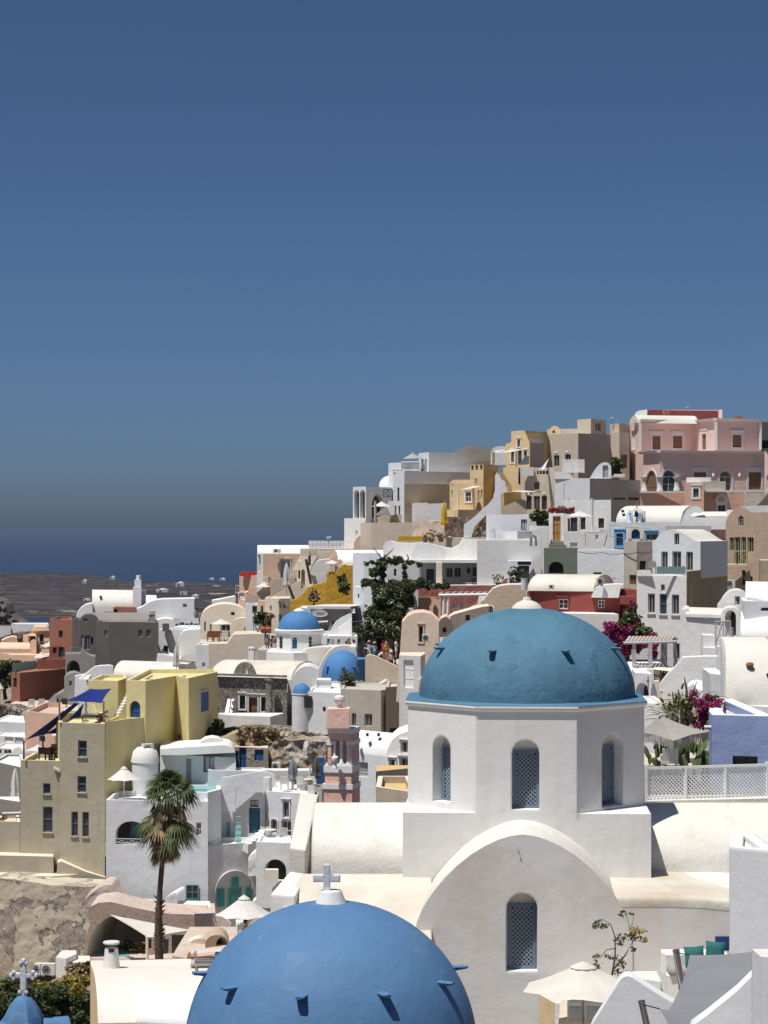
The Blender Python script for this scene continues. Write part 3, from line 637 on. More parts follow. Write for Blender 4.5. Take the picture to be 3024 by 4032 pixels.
# left wing roof, a sloping slab with a small parapet end
m=MB();a=[P(1190,3440,60.4),P(1700,3440,60.4),P(1700,3720,56.3),P(1090,3620,57.6)]
m.hexa([p-Vector((0,0,5))for p in a],a);m.build('wing_wall','church_roof',ch.root)
reg('L')
m=MB();a=[P(505,308,58.5),P(640,316,58.3),P(700,195,61.5),P(612,183,61.5)]
m.hexa([p-Vector((0,0,1.6))for p in a],a);m.build('parapet','church_white',ch.root)
# ------------------------------------------------------------------ nearest blue dome with a plain cross
nd_=House('blue_dome_chapel','big cobalt blue dome with plain white cross in the foreground','chapel');reg('N')
DC=Vector((XX(1303,40),40,ZZ(4126,40)));DR2=2.64
nd_.at(DC-Vector((0,0,4)))
m=MB();m.lathe(DC,[(DR2,-1.2)]+[(DR2*math.cos(math.pi/2*i/26),DR2*math.sin(math.pi/2*i/26))for i in range(27)],96);dm=m.build('dome','dome_blue',nd_.root)
m=MB();m.lathe(DC-Vector((0,0,5)),[(DR2+0.25,0),(DR2+0.25,3.7),(DR2+0.1,3.8)],16,0,False);m.build('drum_wall','church_white',nd_.root)
for k in range(10):spike(dm,DC,DR2,DR2,R(-11.5+36*k),1.42,0.27,0.19,'dome_blue')
m=MB();tb=DC+Vector((0,0,DR2-0.05));m.lathe(tb,[(0.29,0),(0.27,0.05),(0.21,0.20),(0.19,0.25),(0.0,0.26)],20);cb=m.build('cross_base','white',nd_.root)
reg('L');m=MB();Yc=40.0;th=0.06
def bar(x0,x1,y0,y1,dy=0.0):a=P(x0,y0,Yc);b=P(x1,y1,Yc);m.box((a+b)/2+Vector((0,0,0)),abs(b.x-a.x),th*2+dy,abs(a.z-b.z))
bar(793,830,142,330);bar(737,792.5,200,237);bar(830.5,885,200,237);m.build('cross','white_cool',cb)
# ------------------------------------------------------------------ small blue cupola with ornate cross, lower left
reg('K');cu=House('blue_cupola','small blue bell cupola carrying an ornate white cross, bottom left corner','cupola')
c0=P(190,1560,42);cu.at(c0-Vector((0,0,2)));top=ZZ(1275,42);rr=px(148,42)
m=MB();H_=top-c0.z
m.lathe(c0,[(rr*1.22,-1.5),(rr*1.22,0.0),(rr*1.12,0.35*H_),(rr*0.93,H_*0.55),(rr*0.72,H_*0.74),(rr*0.45,H_*0.9),(rr*0.18,H_*0.985),(0.0,H_)],8,0,True,R(22.5));m.build('dome','dome_blue',cu.root,sharp=25)
for k in range(4):  # gable arches round the cupola
 a=R(20+90*k);d=Vector((math.cos(a),math.sin(a),0));s_=Vector((-d.y,d.x,0));m=MB();rings=[]
 for t in(0.2,1.0):
  rings.append([c0+d*rr*2.5*t+s_*rr*0.95*math.cos(math.pi*i/10)+Vector((0,0,-0.25+H_*0.66*math.sin(math.pi*i/10)))for i in range(11)])
 m.loft(rings,0,False,False);m.poly(rings[1]+[rings[1][-1]-Vector((0,0,2)),rings[1][0]-Vector((0,0,2))],(),0,d)
 m.build('gable','dome_blue',cu.root,sharp=40)
m=MB();Yc=42.0
cc=P(192,1112,Yc)
def xb(x0,x1,y0,y1,dep):a=P(x0,y0,Yc);b=P(x1,y1,Yc);m.box((a+b)/2,abs(b.x-a.x),dep,abs(a.z-b.z))
xb(168,216,1015,1285,0.10);xb(105,167,1100,1140,0.10);xb(217,280,1100,1140,0.10)
def disc(x,y,r,dep):
 p=P(x,y,Yc);n=14;rad=px(r,Yc)
 ring=[[p+Vector((rad*k*math.cos(2*math.pi*i/n),s_,rad*k*math.sin(2*math.pi*i/n)))for i in range(n)]for s_,k in((-dep/2,.8),(-dep/3,1),(dep/3,1),(dep/2,.8))]
 m.loft(ring,0,True,True,True)
for x,y,r in((192,1000,19),(172,1022,18),(212,1022,18),(92,1120,19),(112,1097,17),(112,1142,17),(292,1120,19),(270,1097,17),(270,1142,17),(166,1256,19),(212,1256,19)):disc(x,y,r,0.12)
m.build('cross','white_cool',cu.root)
# ------------------------------------------------------------------ props: built once per kind, then copied
def umbrella(name,label,p,w,h,mat,sides=8,polemat='wood_grey',pole=2.2,group='open parasols',valance=0.0,tilt=None,cat='parasol',vent=True):
 """open parasol; p = centre of the canopy rim, w = diameter, h = canopy height"""
 base=p-Vector((0,0,pole));root=empty(name,base);tag(root,label,cat,group)
 r=w/2;m=MB();K=5;rings=[]
 for k in range(K+1):
  t=k/K;ring=[]
  for i in range(sides*2):
   a=2*math.pi*i/(sides*2)+0.2;rad=r*t*(1.0 if i%2==0 else math.cos(math.pi/sides)*(1-0.03*t))
   z=h*(1-t)**1.12-(0 if i%2==0 else-0.035*r*t*(1-t)*2)+(0.03*r*t*t if i%2 else 0)
   ring.append(p+Vector((rad*math.cos(a),rad*math.sin(a),z)))
  rings.append(ring)
 rings[0]=[p+Vector((0.01*math.cos(i),0.01*math.sin(i),h))for i in range(sides*2)]
 m.loft(rings,0,True,False,True)
 if valance:m.loft([rings[-1],[q-Vector((0,0,valance))for q in rings[-1]]],0,True,False,False)
 if tilt:pass
 m.build('canopy',mat,root,sharp=8)
 if vent:
  m=MB();m.lathe(p+Vector((0,0,h*0.86)),[(r*0.22,-h*0.02),(r*0.1,h*0.11),(0.012,h*0.19),(0.012,h*0.26),(0,h*.27)],sides,0,False,0.2);m.build('canopy_vent',mat,root)
 m=MB();m.tube([base,p+Vector((0,0,h*0.98))],0.028*max(1,w/3),8);m.build('pole',polemat,root)
 for i in range(sides):
  a=2*math.pi*i/sides+0.2;m=MB();m.tube([p+Vector((0,0,h*0.9)),p+Vector((r*0.97*math.cos(a),r*0.97*math.sin(a),-0.012))],0.012,4);m.build('rib',polemat,root)
 m=MB();m.lathe(base,[(0.26,0),(0.26,0.06),(0.05,0.1),(0.05,0.3),(0,.3)],12);m.build('foot','metal_grey',root)
 return root
def closed_umbrella(label,p,h,mat,name='closed_parasol',w=0.16,polemat='wood_grey'):
 root=empty(name,p);tag(root,label,'parasol','closed parasols')
 m=MB();rings=[];n=12
 for t,k in((0.30,1.0),(0.36,1.15),(0.5,0.82),(0.62,0.95),(0.8,0.7),(0.95,0.3),(1.0,0.05)):
  rings.append([p+Vector((w*k*(1 if i%2 else 0.7)*math.cos(2*math.pi*i/n),w*k*(1 if i%2 else 0.7)*math.sin(2*math.pi*i/n),h*t))for i in range(n)])
 m.loft(rings,0,True,True,True);m.build('canopy',mat,root,sharp=20)
 m=MB();m.tube([p,p+Vector((0,0,h*1.04))],0.03,8);m.build('pole',polemat,root)
 m=MB();m.lathe(p,[(0.25,0),(0.25,0.06),(0.05,0.1),(0,.1)],12);m.build('foot','metal_grey',root)
 return root
def chair(label,p,rz,mat='plastic_white',group='terrace chairs',s=1.0,name='chair',back=0.42):
 root=empty(name,p);tag(root,label,'chair',group);M=Matrix.Rotation(rz,3,'Z')
 def bx(n,c,a,b,d,rx=0):
  m=MB();m.box(p+(M@Vector(c))*s,a*s,b*s,d*s,M@Matrix.Rotation(rx,3,'X'));m.build(n,mat,root)
 bx('seat',(0,0,0.44),0.5,0.48,0.05);bx('backrest',(0,0.23,0.47+back/2),0.5,0.045,back,R(-8))
 for x in(-0.22,0.22):
  for y in(-0.2,0.2):bx('leg',(x,y,0.207),0.045,0.045,0.414)
  bx('armrest',(x*1.08,0.0,0.66),0.05,0.46,0.04);bx('arm_post',(x*1.08,-0.2,0.55),0.04,0.04,0.176)
 return root
def table(label,p,w,mat='plastic_white',round_=True,h=0.74,name='table',top=None):
 root=empty(name,p);tag(root,label,'table','terrace tables');m=MB()
 if round_:m.lathe(p,[(w/2,h-0.04),(w/2,h),(0,h)],20)
 else:m.box(p+Vector((0,0,h)),w,w*0.7,0.04)
 m.build('table_top',top or mat,root)
 if round_:
  m=MB();m.lathe(p,[(0.24,0),(0.22,0.03),(0.035,0.06),(0.035,h-0.041),(0,h-0.041)],12);m.build('pedestal',mat,root)
 else:
  for x in(-.42,.42):
   for y in(-.27,.27):
    m=MB();m.box(p+Vector((x*w,y*w,h/2-0.011)),.05,.05,h-0.022);m.build('leg',mat,root)
 return root
def lounger(label,p,rz,cush='cloth_white',mat='wood_grey',group='sun loungers',L=1.9,name='sun_lounger'):
 root=empty(name,p);tag(root,label,'sun lounger',group);M=Matrix.Rotation(rz,3,'Z')
 def bx(n,c,a,b,d,ry=0,mt=mat):
  m=MB();m.box(p+M@Vector(c),a,b,d,M@Matrix.Rotation(ry,3,'Y'));return m.build(n,mt,root)
 bx('frame',(0,0,0.29),L,0.66,0.06);bx('mattress',(-0.25,0,0.365),L*0.62,0.6,0.09,0,cush);bx('backrest',(L*0.33,0,0.50),0.72,0.6,0.1,R(-28),cush)
 for x in(-L*0.42,L*0.3):
  for y in(-0.28,0.28):bx('leg',(x,y,0.13),0.06,0.06,0.26)
 return root
def ac_unit(label,p,rz,w=0.85,h=0.62,d=0.34,mat='plastic_white',name='air_conditioner'):
 root=empty(name,p);tag(root,label,'air conditioner','outdoor air conditioning units');M=Matrix.Rotation(rz,3,'Z')
 m=MB();m.box(p+Vector((0,0,h/2)),w,d,h,M);m.build('case',mat,root)
 c=p+M@Vector((-w*0.12,-d/2-0.012,h/2));m=MB();n=18;rad=h*0.38
 ax=M@Vector((1,0,0));m.loft([[c+ax*rad*k*math.cos(2*math.pi*i/n)+Vector((0,0,rad*k*math.sin(2*math.pi*i/n)))+(M@Vector((0,o,0)))for i in range(n)]for o,k in((0.01,1),(-0.012,1),(-0.012,.86),(0.004,.8),(0.004,0.02))],0,True,False,False);g=m.build('fan_guard','plastic_grey',root)
 for k in range(3):
  m=MB();m.box(c+M@Vector((0,-0.016,0)),rad*1.8,0.012,0.03,M@Matrix.Rotation(R(60*k),3,'Y'));m.build('blade','metal_dark',g)
 for x in(-w*0.35,w*0.35):
  m=MB();m.box(p+M@Vector((x,0,-0.04)),0.06,d,0.078,M);m.build('foot','metal_grey',root)
 return root
def sail(name,label,pts,sag,mat,n=10,cat='shade sail',group='shade sails',edge=0.12):
 """tensioned cloth between three or four corner points"""
 pts=[Vector(p)for p in pts];root_loc=sum(pts,Vector())/len(pts);rings=[]
 if len(pts)==3:pts=[pts[0],pts[1],pts[2],pts[2]]
 c=sum(pts,Vector())/4
 for i in range(n+1):
  row=[]
  for j in range(n+1):
   s,t=i/n,j/n;p=(pts[0]*(1-s)+pts[1]*s)*(1-t)+(pts[3]*(1-s)+pts[2]*s)*t
   pull=edge*((1-(2*s-1)**2)*abs(2*t-1)**4+(1-(2*t-1)**2)*abs(2*s-1)**4)*0.5
   p=p+(c-p)*pull;p.z-=sag*(1-(2*s-1)**2)*(1-(2*t-1)**2);row.append(p)
  rings.append(row)
 m=MB();m.loft(rings,0,False,False,True);back=[[q-Vector((0,0,0.012))for q in r_]for r_ in rings]
 m2=MB();m2.loft(back,0,False,False,True);m.add(m2.v,[list(reversed(f))for f in m2.f],0,True)
 o=m.build(name,mat,loc=root_loc,sharp=60);return tag(o,label,cat,group)
def post(name,label,a,b,r,mat,group=None,cat='post',n=12,ring=True):
 root=empty(name,a);tag(root,label,cat,group);m=MB();m.tube([a,b],r,n);m.build('shaft',mat,root)
 if ring:
  d=(b-a).normalized();m=MB();m.tube([b-d*0.04,b+d*0.012],r*1.06,n);m.build('cap',mat,root)
 return root
def leaf_quads(m,c,n,rad,size,rnd,mi=0,squash=1.0,droop=0.3,shell=0.0):
 for _ in range(n):
  while True:
   d=Vector((rnd.uniform(-1,1),rnd.uniform(-1,1),rnd.uniform(-1,1)))
   if shell<d.length<1:break
  p=c+Vector((d.x*rad,d.y*rad,d.z*rad*squash));s=size*rnd.uniform(0.6,1.3)
  a=Vector((rnd.uniform(-1,1),rnd.uniform(-1,1),rnd.uniform(-0.6,0.4)-droop*0.5)).normalized();b=a.cross(Vector((rnd.uniform(-1,1),rnd.uniform(-1,1),rnd.uniform(-1,1)))).normalized()*s*0.42
  t=p+a*s;mid=p+a*s*0.5;m.add([p,mid+b,t,mid-b],[(0,1,2,3)],mi)
def bush(name,label,blobs,mats,trunk=None,seed=1,cat='shrub',group=None,per=None):
 """blobs: (centre, radius, leaves, leaf size, material index, squash); trunk: list of tubes (points, radii)"""
 rnd=random.Random(seed);base=trunk[0][0][0]if trunk else min((b[0]for b in blobs),key=lambda p:p.z)
 root=empty(name,base);tag(root,label,cat,group)
 if trunk:
  m=MB()
  for pts,rr in trunk:m.tube(pts,rr,6)
  m.build('trunk','bark',root)
 ms={}
 for c,rad,n,size,mi,sq in blobs:leaf_quads(ms.setdefault(mi,MB()),Vector(c),n,rad,size,rnd,0,sq)
 for mi,m in ms.items():tag(m.build('flowers' if mats[mi].startswith('flower')else 'crown',mats[mi],root),None,kind='stuff')
 return root
def pot(label,p,r,h,plantn=30,leaf='leaf_dark',seed=3,size=0.25,mat='terracotta_pot',spread=1.4):
 root=empty('potted_plant',p);tag(root,label,'potted plant','potted plants');m=MB()
 m.lathe(p,[(r*0.7,0),(r,h*0.9),(r*1.08,h*0.9),(r*1.08,h),(r*0.85,h),(r*.85,h*.9),(0,h*0.88)],14,0,False);m.build('pot',mat,root)
 rnd=random.Random(seed);m=MB();leaf_quads(m,p+Vector((0,0,h+r*spread*0.8)),plantn,r*spread,size,rnd);tag(m.build('foliage',leaf,root),None,kind='stuff');return root
def railing(name,label,pts,h=0.95,mat='paint_white',step=0.22,cross=False,r=0.018,group=None):
 root=empty(name,pts[0]);tag(root,label,'railing',group);m=MB()
 for z in(0.08,h):
  m=MB();m.tube([Vector(p)+Vector((0,0,z))for p in pts],r*1.3,6);m.build('rail',mat,root)
 for a,b in zip(pts[:-1],pts[1:]):
  a,b=Vector(a),Vector(b);L=(b-a).length;n=max(1,round(L/step))
  for i in range(n+1):
   p=a+(b-a)*i/n;k=MB();k.tube([p,p+Vector((0,0,h))],r,5);k.build('baluster',mat,root)
   if cross and i<n:
    q=a+(b-a)*(i+1)/n
    for z0,z1 in((0.1,h),(h,0.1)):
     k=MB();k.tube([p+Vector((0,0,z0)),q+Vector((0,0,z1))],r*0.8,5);k.build('brace',mat,root)
 return root
def ground_wall(name,label,A,B,outline,D=0.3,mat='white',roof=None,cat='wall',ops=()):
 h=House(name,label,cat);h.extr(A,B,outline,D=D,mat=mat,roof=roof or mat,roofname='coping',ops=ops);return h
def steps(root,a,b,w,n,mat,dirw):
 """flight of steps from a up to b, width w along dirw"""
 a,b=Vector(a),Vector(b);d=b-a;dirw=Vector(dirw).normalized()
 hd=Vector((d.x,d.y,0))/n
 for i in range(n):
  p=a+hd*i;z=a.z+d.z*(i+1)/n;m=MB();q=[p,p+hd*1.03,p+hd*1.03+dirw*w,p+dirw*w]
  m.hexa([Vector((v.x,v.y,a.z-0.5))for v in q],[Vector((v.x,v.y,z))for v in q]);m.build('step',mat,root)
  # ------------------------------------------------------------------ foreground, lower left
reg('K')
rf=House('vaulted_house','white vaulted roof with ochre gable and stub chimney, bottom left','house')
rf.at(P(1100,1518,61));Ya,Yb=60.0,66.0
prof=[(60.0,1512),(60.05,1490),(60.5,1340),(61.3,1220),(62.4,1140),(63.6,1085),(64.8,1055),(65.6,1043),(65.9,1010),(66.15,1005),(66.2,1040)]
def rp(x,Y,y,dx=0):return Vector((XX(x,60)+dx,Y,ZZ(y,Y)))
m=MB();rings=[]
for x in(800,1720):rings.append([rp(x,Y,y-(0 if x<1000 else 18*(1 if Y<65.7 else 1.6)),-(Y-60)/6.2*1.03 if x<1000 else 0)for Y,y in prof])
m.loft(rings,0,False,False);m.f=[list(reversed(f))for f in m.f];m.build('roof','white_roof',rf.root,sharp=40)
m=MB();L0=rings[0];m.poly(L0+[Vector((L0[-1].x,66.2,-19)),Vector((L0[0].x,60,-19))],(),0,Vector((-1,-.2,0)))
m.face([Vector((rings[0][0].x,60,-19)),Vector((rings[1][0].x,60,-19)),rings[1][0],rings[0][0]]);m.build('wall','ochre_light',rf.root)
c=P(910,1078,64.4);m=MB();m.lathe(c-Vector((0,0,.15)),[(0.26,0),(0.25,0.2),(0.19,0.78),(0.19,0.80),(0,.8)],20);cy=m.build('chimney','white',rf.root)
m=MB();m.lathe(c+Vector((0,0,.76)),[(0.22,0),(0.25,0.03),(0.24,0.07),(0,.08)],14);m.build('chimney_cap','white_grey',cy);m=MB();m.box(c+Vector((0.02,-0.19,0.60)),0.16,0.04,0.09);m.build('chimney_vent','black',cy)
sv=House('small_vault','low white barrel vault beside the cobalt dome, bottom edge','vault')
sv.vault((1112,57.5),(1760,57.0),1500,1272,1640,D=2.8,mat='white',roof='near_white',n=16,deep=1)
# lounger with a sunbather on the white roof
lounger('slatted sun lounger with grey cushion carrying a sunbather, beside the cobalt dome',P(1835,1100,62.8),R(2),'cloth_grey','wood_grey',L=1.9)
lounger('empty sun lounger under a white towel beside the sunbather',P(1800,1040,64.2),R(2),'cloth_white','wood_brown',L=1.9)
# ------------------------------------------------------------------ foreground, lower right
reg('M')
bw=House('white_house','tall plain white house corner at the right edge, lower right','house')
bw.box([(1434,50.0),(1720,49.3)],52,700,D=2.2,mat='near_white',par=0.12,th=.3)
sw=House('stair_parapet','rounded white stair parapet rising to a point at the bottom right','wall')
sw.extr((640,46.4),(1180,45.6),[(600,1180),(640,1080),(700,985),(760,890),(800,825),(822,806),(845,802),(870,812),(960,870),(1060,932),(1135,975),(1140,1180)],D=0.55,mat='near_white',roof='near_white')
cw=House('stair_parapet','curved white parapet sweeping up to the right edge, bottom right corner','wall')
cw.extr((1210,39),(1720,38.4),[(1180,1200),(1210,1100),(1300,1035),(1400,955),(1480,890),(1545,825),(1600,770),(1640,745),(1720,720),(1720,1200)],D=0.6,mat='near_white',roof='near_white')
ep=House('gate_pillar','square white pillar cut by the right edge at the bottom corner','pillar')
ep.box([(1620,37.6),(1760,37.5)],690,1100,D=0.7,mat='near_white',par=0)
# built-in bench with cushions
bn=House('masonry_bench','white masonry corner bench with grey seat cushion beside the steel post','bench')
bn.box([(1036,54.0),(1068,53.6),(1430,53.6)],680,890,D=0.35,mat='white',par=0,ref=1,roof='white');bn.box([(1068,53.2),(1430,53.1)],800,900,D=0.5,mat='white',par=0,roof='white',part='seat_base')
m=MB();a=P(1085,800,53.15);b=P(1440,800,53.15);
for i in range(3):
 x0=a.x+(b.x-a.x)*i/3;x1=a.x+(b.x-a.x)*(i+1)/3-0.02
 rg=[[Vector((x0+o,53.12+o,a.z+z)),Vector((x1-o,53.12+o,a.z+z)),Vector((x1-o,53.62-o,a.z+z)),Vector((x0+o,53.62-o,a.z+z))]for o,z in((0.03,0.0),(0,0.05),(0,0.12),(0.05,0.17))]
 m.loft(rg,0,True,True,True)
m.build('seat_cushion','cloth_taupe',bn.root,sharp=50)
def pillow(label,c,w,h,tilt,rz,mat='cloth_teal'):
 m=MB();n=6;rings=[];M=Matrix.Rotation(rz,3,'Y')
 for side in(-1,1):
  g=[]
  for i in range(n+1):
   row=[]
   for j in range(n+1):
    s,t=2*i/n-1,2*j/n-1;f=max(0,(1-s**4)*(1-t**4))**0.5;k=1-0.07*((1-s*s)*abs(t)**3+(1-t*t)*abs(s)**3)
    p=Vector((w/2*s*k,side*0.085*f,h/2*t*k));p=M@p;p.y+=(p.z)*tilt;row.append(c+p)
   g.append(row)
  q=MB();q.loft(g,0,False,False,True);m.add(q.v,q.f if side<0 else[list(reversed(f))for f in q.f],0,True)
 o=weld(m).build('pillow',mat,loc=c,sharp=80);return tag(o,label,'pillow','teal pillows on the bench')
pillow('teal square pillow on the white bench, left one beside the steel post',P(1232,690,53.4),0.49,0.5,0.25,R(-4));pillow('teal square pillow on the white bench, right one by the house corner',P(1352,655,53.5),0.48,0.44,0.25,R(5))
m=MB();m.box(P(1395,612,54.6),0.36,0.1,0.34);tag(m.build('blue_shutter','paint_deepblue'),'small dark blue shutter behind the pillows at the house corner','shutter')
# shade sails and steel posts
p1a,p1b=P(1168,930,46.5),P(1124,652,46.5);post('steel_post','polished steel post leaning beside the bench, the taller one',p1a-(p1b-p1a)*0.6,p1b,px(20,46.5),'steel','steel posts of the shade sails')
p2a,p2b=P(955,1090,42),P(924,948,42);post('steel_post','polished steel post at the bottom edge in front of the stair parapet',p2a-(p2b-p2a)*2,p2b,px(20,42),'steel','steel posts of the shade sails')
s1=[P(1204,680,46.2),P(1740,634,44.5),P(1480,1080,41.0),P(1080,1003,42.6)]
sail('shade_sail','large grey shade sail stretched across the lower right corner',s1,0.10,'cloth_grey',14,edge=0.16)
sail('shade_sail','small grey shade sail at the bottom edge tied to the shorter steel post',[P(1030,993,42.0),P(1340,1022,41.8),P(1330,1180,39.9),P(1080,1085,41.0)],0.04,'cloth_grey',8,edge=0.1)
m=MB();m.tube([p1b+Vector((0,-.1,-0.03)),s1[0]],0.012,6);tag(m.build('sail_rope','black',loc=p1b),'short dark rope tying the big grey sail to the taller steel post','rope')
m=MB();m.tube([p2b+Vector((0.05,-.1,-0.05)),P(1030,993,42.0)],0.012,6);tag(m.build('sail_rope','black',loc=p2b),'short dark rope tying the small grey sail to the shorter steel post','rope')
# cream parasol on the terrace and what stands under it
umbrella('parasol','cream parasol with pleated crown in front of the church facade, bottom right',P(585,880,51.5),2.9,0.62,'cloth_cream',8,'metal_grey',2.3)
tw=House('terrace_wall','low white terrace wall with ochre edge under the cream parasol','wall');tw.box([(330,55.6),(420,54.6),(640,54.4)],958,1080,D=1.2,mat='white',ref=1,par=0,wallmats={0:'ochre_light'})
tw2=House('garden_cabinet','white double door cabinet under the cream parasol','cabinet');tw2.box([(492,52.6),(705,52.5)],962,1110,D=0.6,mat='paint_white',ops=[(0,500,975,594,1100,'wshut'),(0,604,975,698,1100,'wshut')],par=0)
lw=House('low_wall','low pale lilac garden wall behind the stair parapet','wall');lw.box([(880,53.5),(1040,53.0)],812,900,D=0.8,mat='white_cool',par=0)
fl=House('terrace_floor','paved terrace below the church facade','terrace');fl.box([(440,52),(1700,49)],1090,1160,D=6.5,mat='white',par=0,roof='beige')
# thin branched shrub against the facade
rnd=random.Random(5);b0=P(752,800,55.6)
def vp(x,y,Y=55.6):return P(x,y,Y+rnd.uniform(-.25,.25))
tr=[([b0-Vector((0,0,.4)),b0,vp(770,690),vp(772,580),vp(745,500),vp(690,468)],[.03,.028,.022,.018,.012,.006]),([vp(765,760),vp(830,680),vp(880,590),vp(855,520),vp(835,450)],[.02,.018,.014,.01,.006]),([vp(772,640),vp(720,650),vp(690,690),vp(655,690)],[.012,.01,.008,.005]),([vp(870,600),vp(920,570),vp(950,605)],[.012,.009,.005]),([vp(860,530),vp(878,470),vp(870,435)],[.01,.008,.005]),([vp(800,720),vp(810,690),vp(825,720)],[.01,.008,.005])]
bl=[]
for x,y,n,r_ in((815,437,18,22),(870,438,8,12),(670,495,26,36),(710,510,16,22),(650,515,10,14),(890,540,44,40),(865,570,36,34),(935,590,22,26),(940,535,8,16),(800,575,26,34),(795,615,12,14),(880,645,10,16),(730,685,16,20),(800,725,26,32),(790,775,20,26),(840,780,12,18),(660,690,16,28),(660,740,20,34),(770,690,10,20)):
 bl.append((vp(x,y),px(r_,55),int(n*1.7),0.075,0 if rnd.random()<.9 else 1,0.8))
bush('wall_shrub','sparse branching shrub against the church wall above the parasol',bl,['leaf_olive','leaf_yellow'],tr,4)
# ------------------------------------------------------------------ right of the drum: fence, blue house, fringed parasol, cactus garden
reg('J')
fp=Plane((XX(330,66.5),66.5),(XX(1652,67.5),67.5));fe=empty('lattice_fence',fp.pt(0,fp.hit(330,1250)[1]));tag(fe,'white diagonal lattice fence panel row on the church vault','fence')
a0,zt_=fp.hit(330,885);a1,zb_=fp.hit(1645,1250)
def fbar(n,b0,b1,c0,c1,o=0.0,d=0.07):
 m=MB();m.hexa([fp.pt(b0,c0,o),fp.pt(b1,c0,o),fp.pt(b1,c1,o),fp.pt(b0,c1,o)],[fp.pt(b0,c0,o+d),fp.pt(b1,c0,o+d),fp.pt(b1,c1,o+d),fp.pt(b0,c1,o+d)]);m.build(n,'paint_white',fe)
xs=[a0,fp.hit(755,900)[0],fp.hit(1185,900)[0],a1]
fbar('top_rail',a0,a1,zt_-0.075,zt_);fbar('bottom_rail',a0,a1,zb_,zb_+0.075)
for i,x in enumerate(xs):fbar('post',x-0.035,x+0.035,zb_-0.3,zt_+(0.06 if i in(0,3)else-0.08),-0.01,0.09)
for i in range(3):lattice(fe,fp,xs[i]+0.035,xs[i+1]-0.035,zb_+0.075,zt_-0.075,0.0,'paint_white',0.118,0.042,frame=False)
kb=House('kerb_wall','low white kerb under the lattice fence','wall');kb.box([(340,66.2),(1720,66.9)],1256,1330,D=0.9,mat='church_vault',par=0,deep=2.0)
gb=House('dark_backing','dark ground added for the shadows and plants behind the lattice fence','dark backing');gb.box([(250,68.4),(1060,68.6)],1150,1300,D=7,mat='rock',roof='rock',par=0)  # added dark box, stands in for shadow and plants behind the lattice
bh=House('blue_house','periwinkle blue house with white parapet and small dark window, right edge','house')
bh.box([(1016,74.5),(1050,73.0),(1720,72.4)],316,900,D=6,ops=[(1,1275,766,1545,886,'brown')],mat='blue_house',ref=1,par=0.3,cap='white',th=0.45,roof='white_roof')
st=MB();a=P(965,452,73.4);st.tube([a,P(1048,455,73.4)],0.07,8);o_=st.build('rain_spout','white_roof',bh.root)
wv=House('vaulted_house','big bright white vault end with a round hole, right edge above the blue house','house');reg('F')
wv.at(P(1500,1600,80));n_=18;rings=[]
for x in(1246,1760):  # tall curved vault whose end leans in towards the ridge
 rings.append([Vector((XX(x,80)+(.36*math.sin(math.pi/2*i/n_)**2 if x<1300 else 0),79.6+3.6*(1-math.cos(math.pi/2*i/n_)),ZZ(1640,79.6)+(ZZ(965,83.2)-ZZ(1640,79.6))*math.sin(math.pi/2*i/n_)))for i in range(n_+1)])
m=MB();m.loft(rings,0,False,False);m.f=[list(reversed(f))for f in m.f];m.build('vault_roof','white_roof',wv.root,sharp=40)
m=MB();m.poly(rings[0]+[Vector((rings[0][-1].x,rings[0][-1].y,-14)),Vector((rings[0][0].x,rings[0][0].y,-14))],(),0,Vector((-1,0,0)));m.build('end_wall','white',wv.root)
for k_,(x,y,w_)in enumerate(((1489,1227,.15),(1665,1318,.09))):
 q=P(x,y,80.25 if k_==0 else 80.0);m=MB();m.lathe(q,[(0,-w_*.7),(w_*.8,-w_*.45),(w_,0),(w_*.8,w_*.45),(0,w_*.7)],12);m.build('hole','wood_brown' if k_==0 else 'interior',wv.root)
wv.box([(1230,80.3),(1720,78.8)],1592,1680,D=1.4,mat='white',par=0,deep=2,part='plinth',roof='white')
w2=House('vaulted_house','white barrel vault behind the holed vault at the right edge','house')
w2.vault((1402,92),(1720,91),955,730,1000,D=5,mat='white',roof='white',deep=3,n=16)
w2.box([(1420,93.5),(1440,92.6),(1720,92.4)],632,760,D=4,mat='white_cool',ref=1,par=0.1,ops=[(1,1595,695,1700,724,'winp')])
w3=House('vaulted_house','upper white barrel vault roof at the right edge under the pink old house','house')
w3.vault((1448,102),(1720,101),690,448,760,D=5,mat='white',roof='white',deep=3,n=16)
reg('J')
# fringed square parasol
root=empty('fringed_parasol',P(500,880,70));tag(root,'grey square parasol with hanging fringe beside the blue house','parasol','open parasols')
c=P(490,560,70);apex=P(490,322,70);rr=[P(228,500,71.2),P(630,600,68.2),P(1020,500,70.0),P(560,440,72.6)]
m=MB()
for i in range(4):
 a,b=rr[i],rr[(i+1)%4];rows=[]
 for k in range(7):
  t=k/6;rows.append([apex.lerp(a,t)-Vector((0,0,0.06*math.sin(math.pi*t))),apex.lerp((a+b)/2,t)+Vector((0,0,0.05*t-0.05*math.sin(math.pi*t))),apex.lerp(b,t)-Vector((0,0,0.06*math.sin(math.pi*t)))])
 m.loft(rows,0,False,False,True)
cp=m.build('canopy','cloth_taupe',root,sharp=12);rnd=random.Random(2)
for i in range(4):
 a,b=rr[i],rr[(i+1)%4];m=MB();n=46
 for k in range(n):
  t0,t1=k/n,(k+0.8)/n;hh=0.27+rnd.uniform(-.02,.03);lift=lambda t:Vector((0,0,0.05*(1-abs(2*t-1))))
  p,q=a.lerp(b,t0)+lift(t0),a.lerp(b,t1)+lift(t1);o=Vector((rnd.uniform(-.012,.012),rnd.uniform(-.012,.012),-hh));m.face([p,q,q+o,p+o])
 tag(m.build('fringe','cloth_taupe',cp),None,kind='stuff')
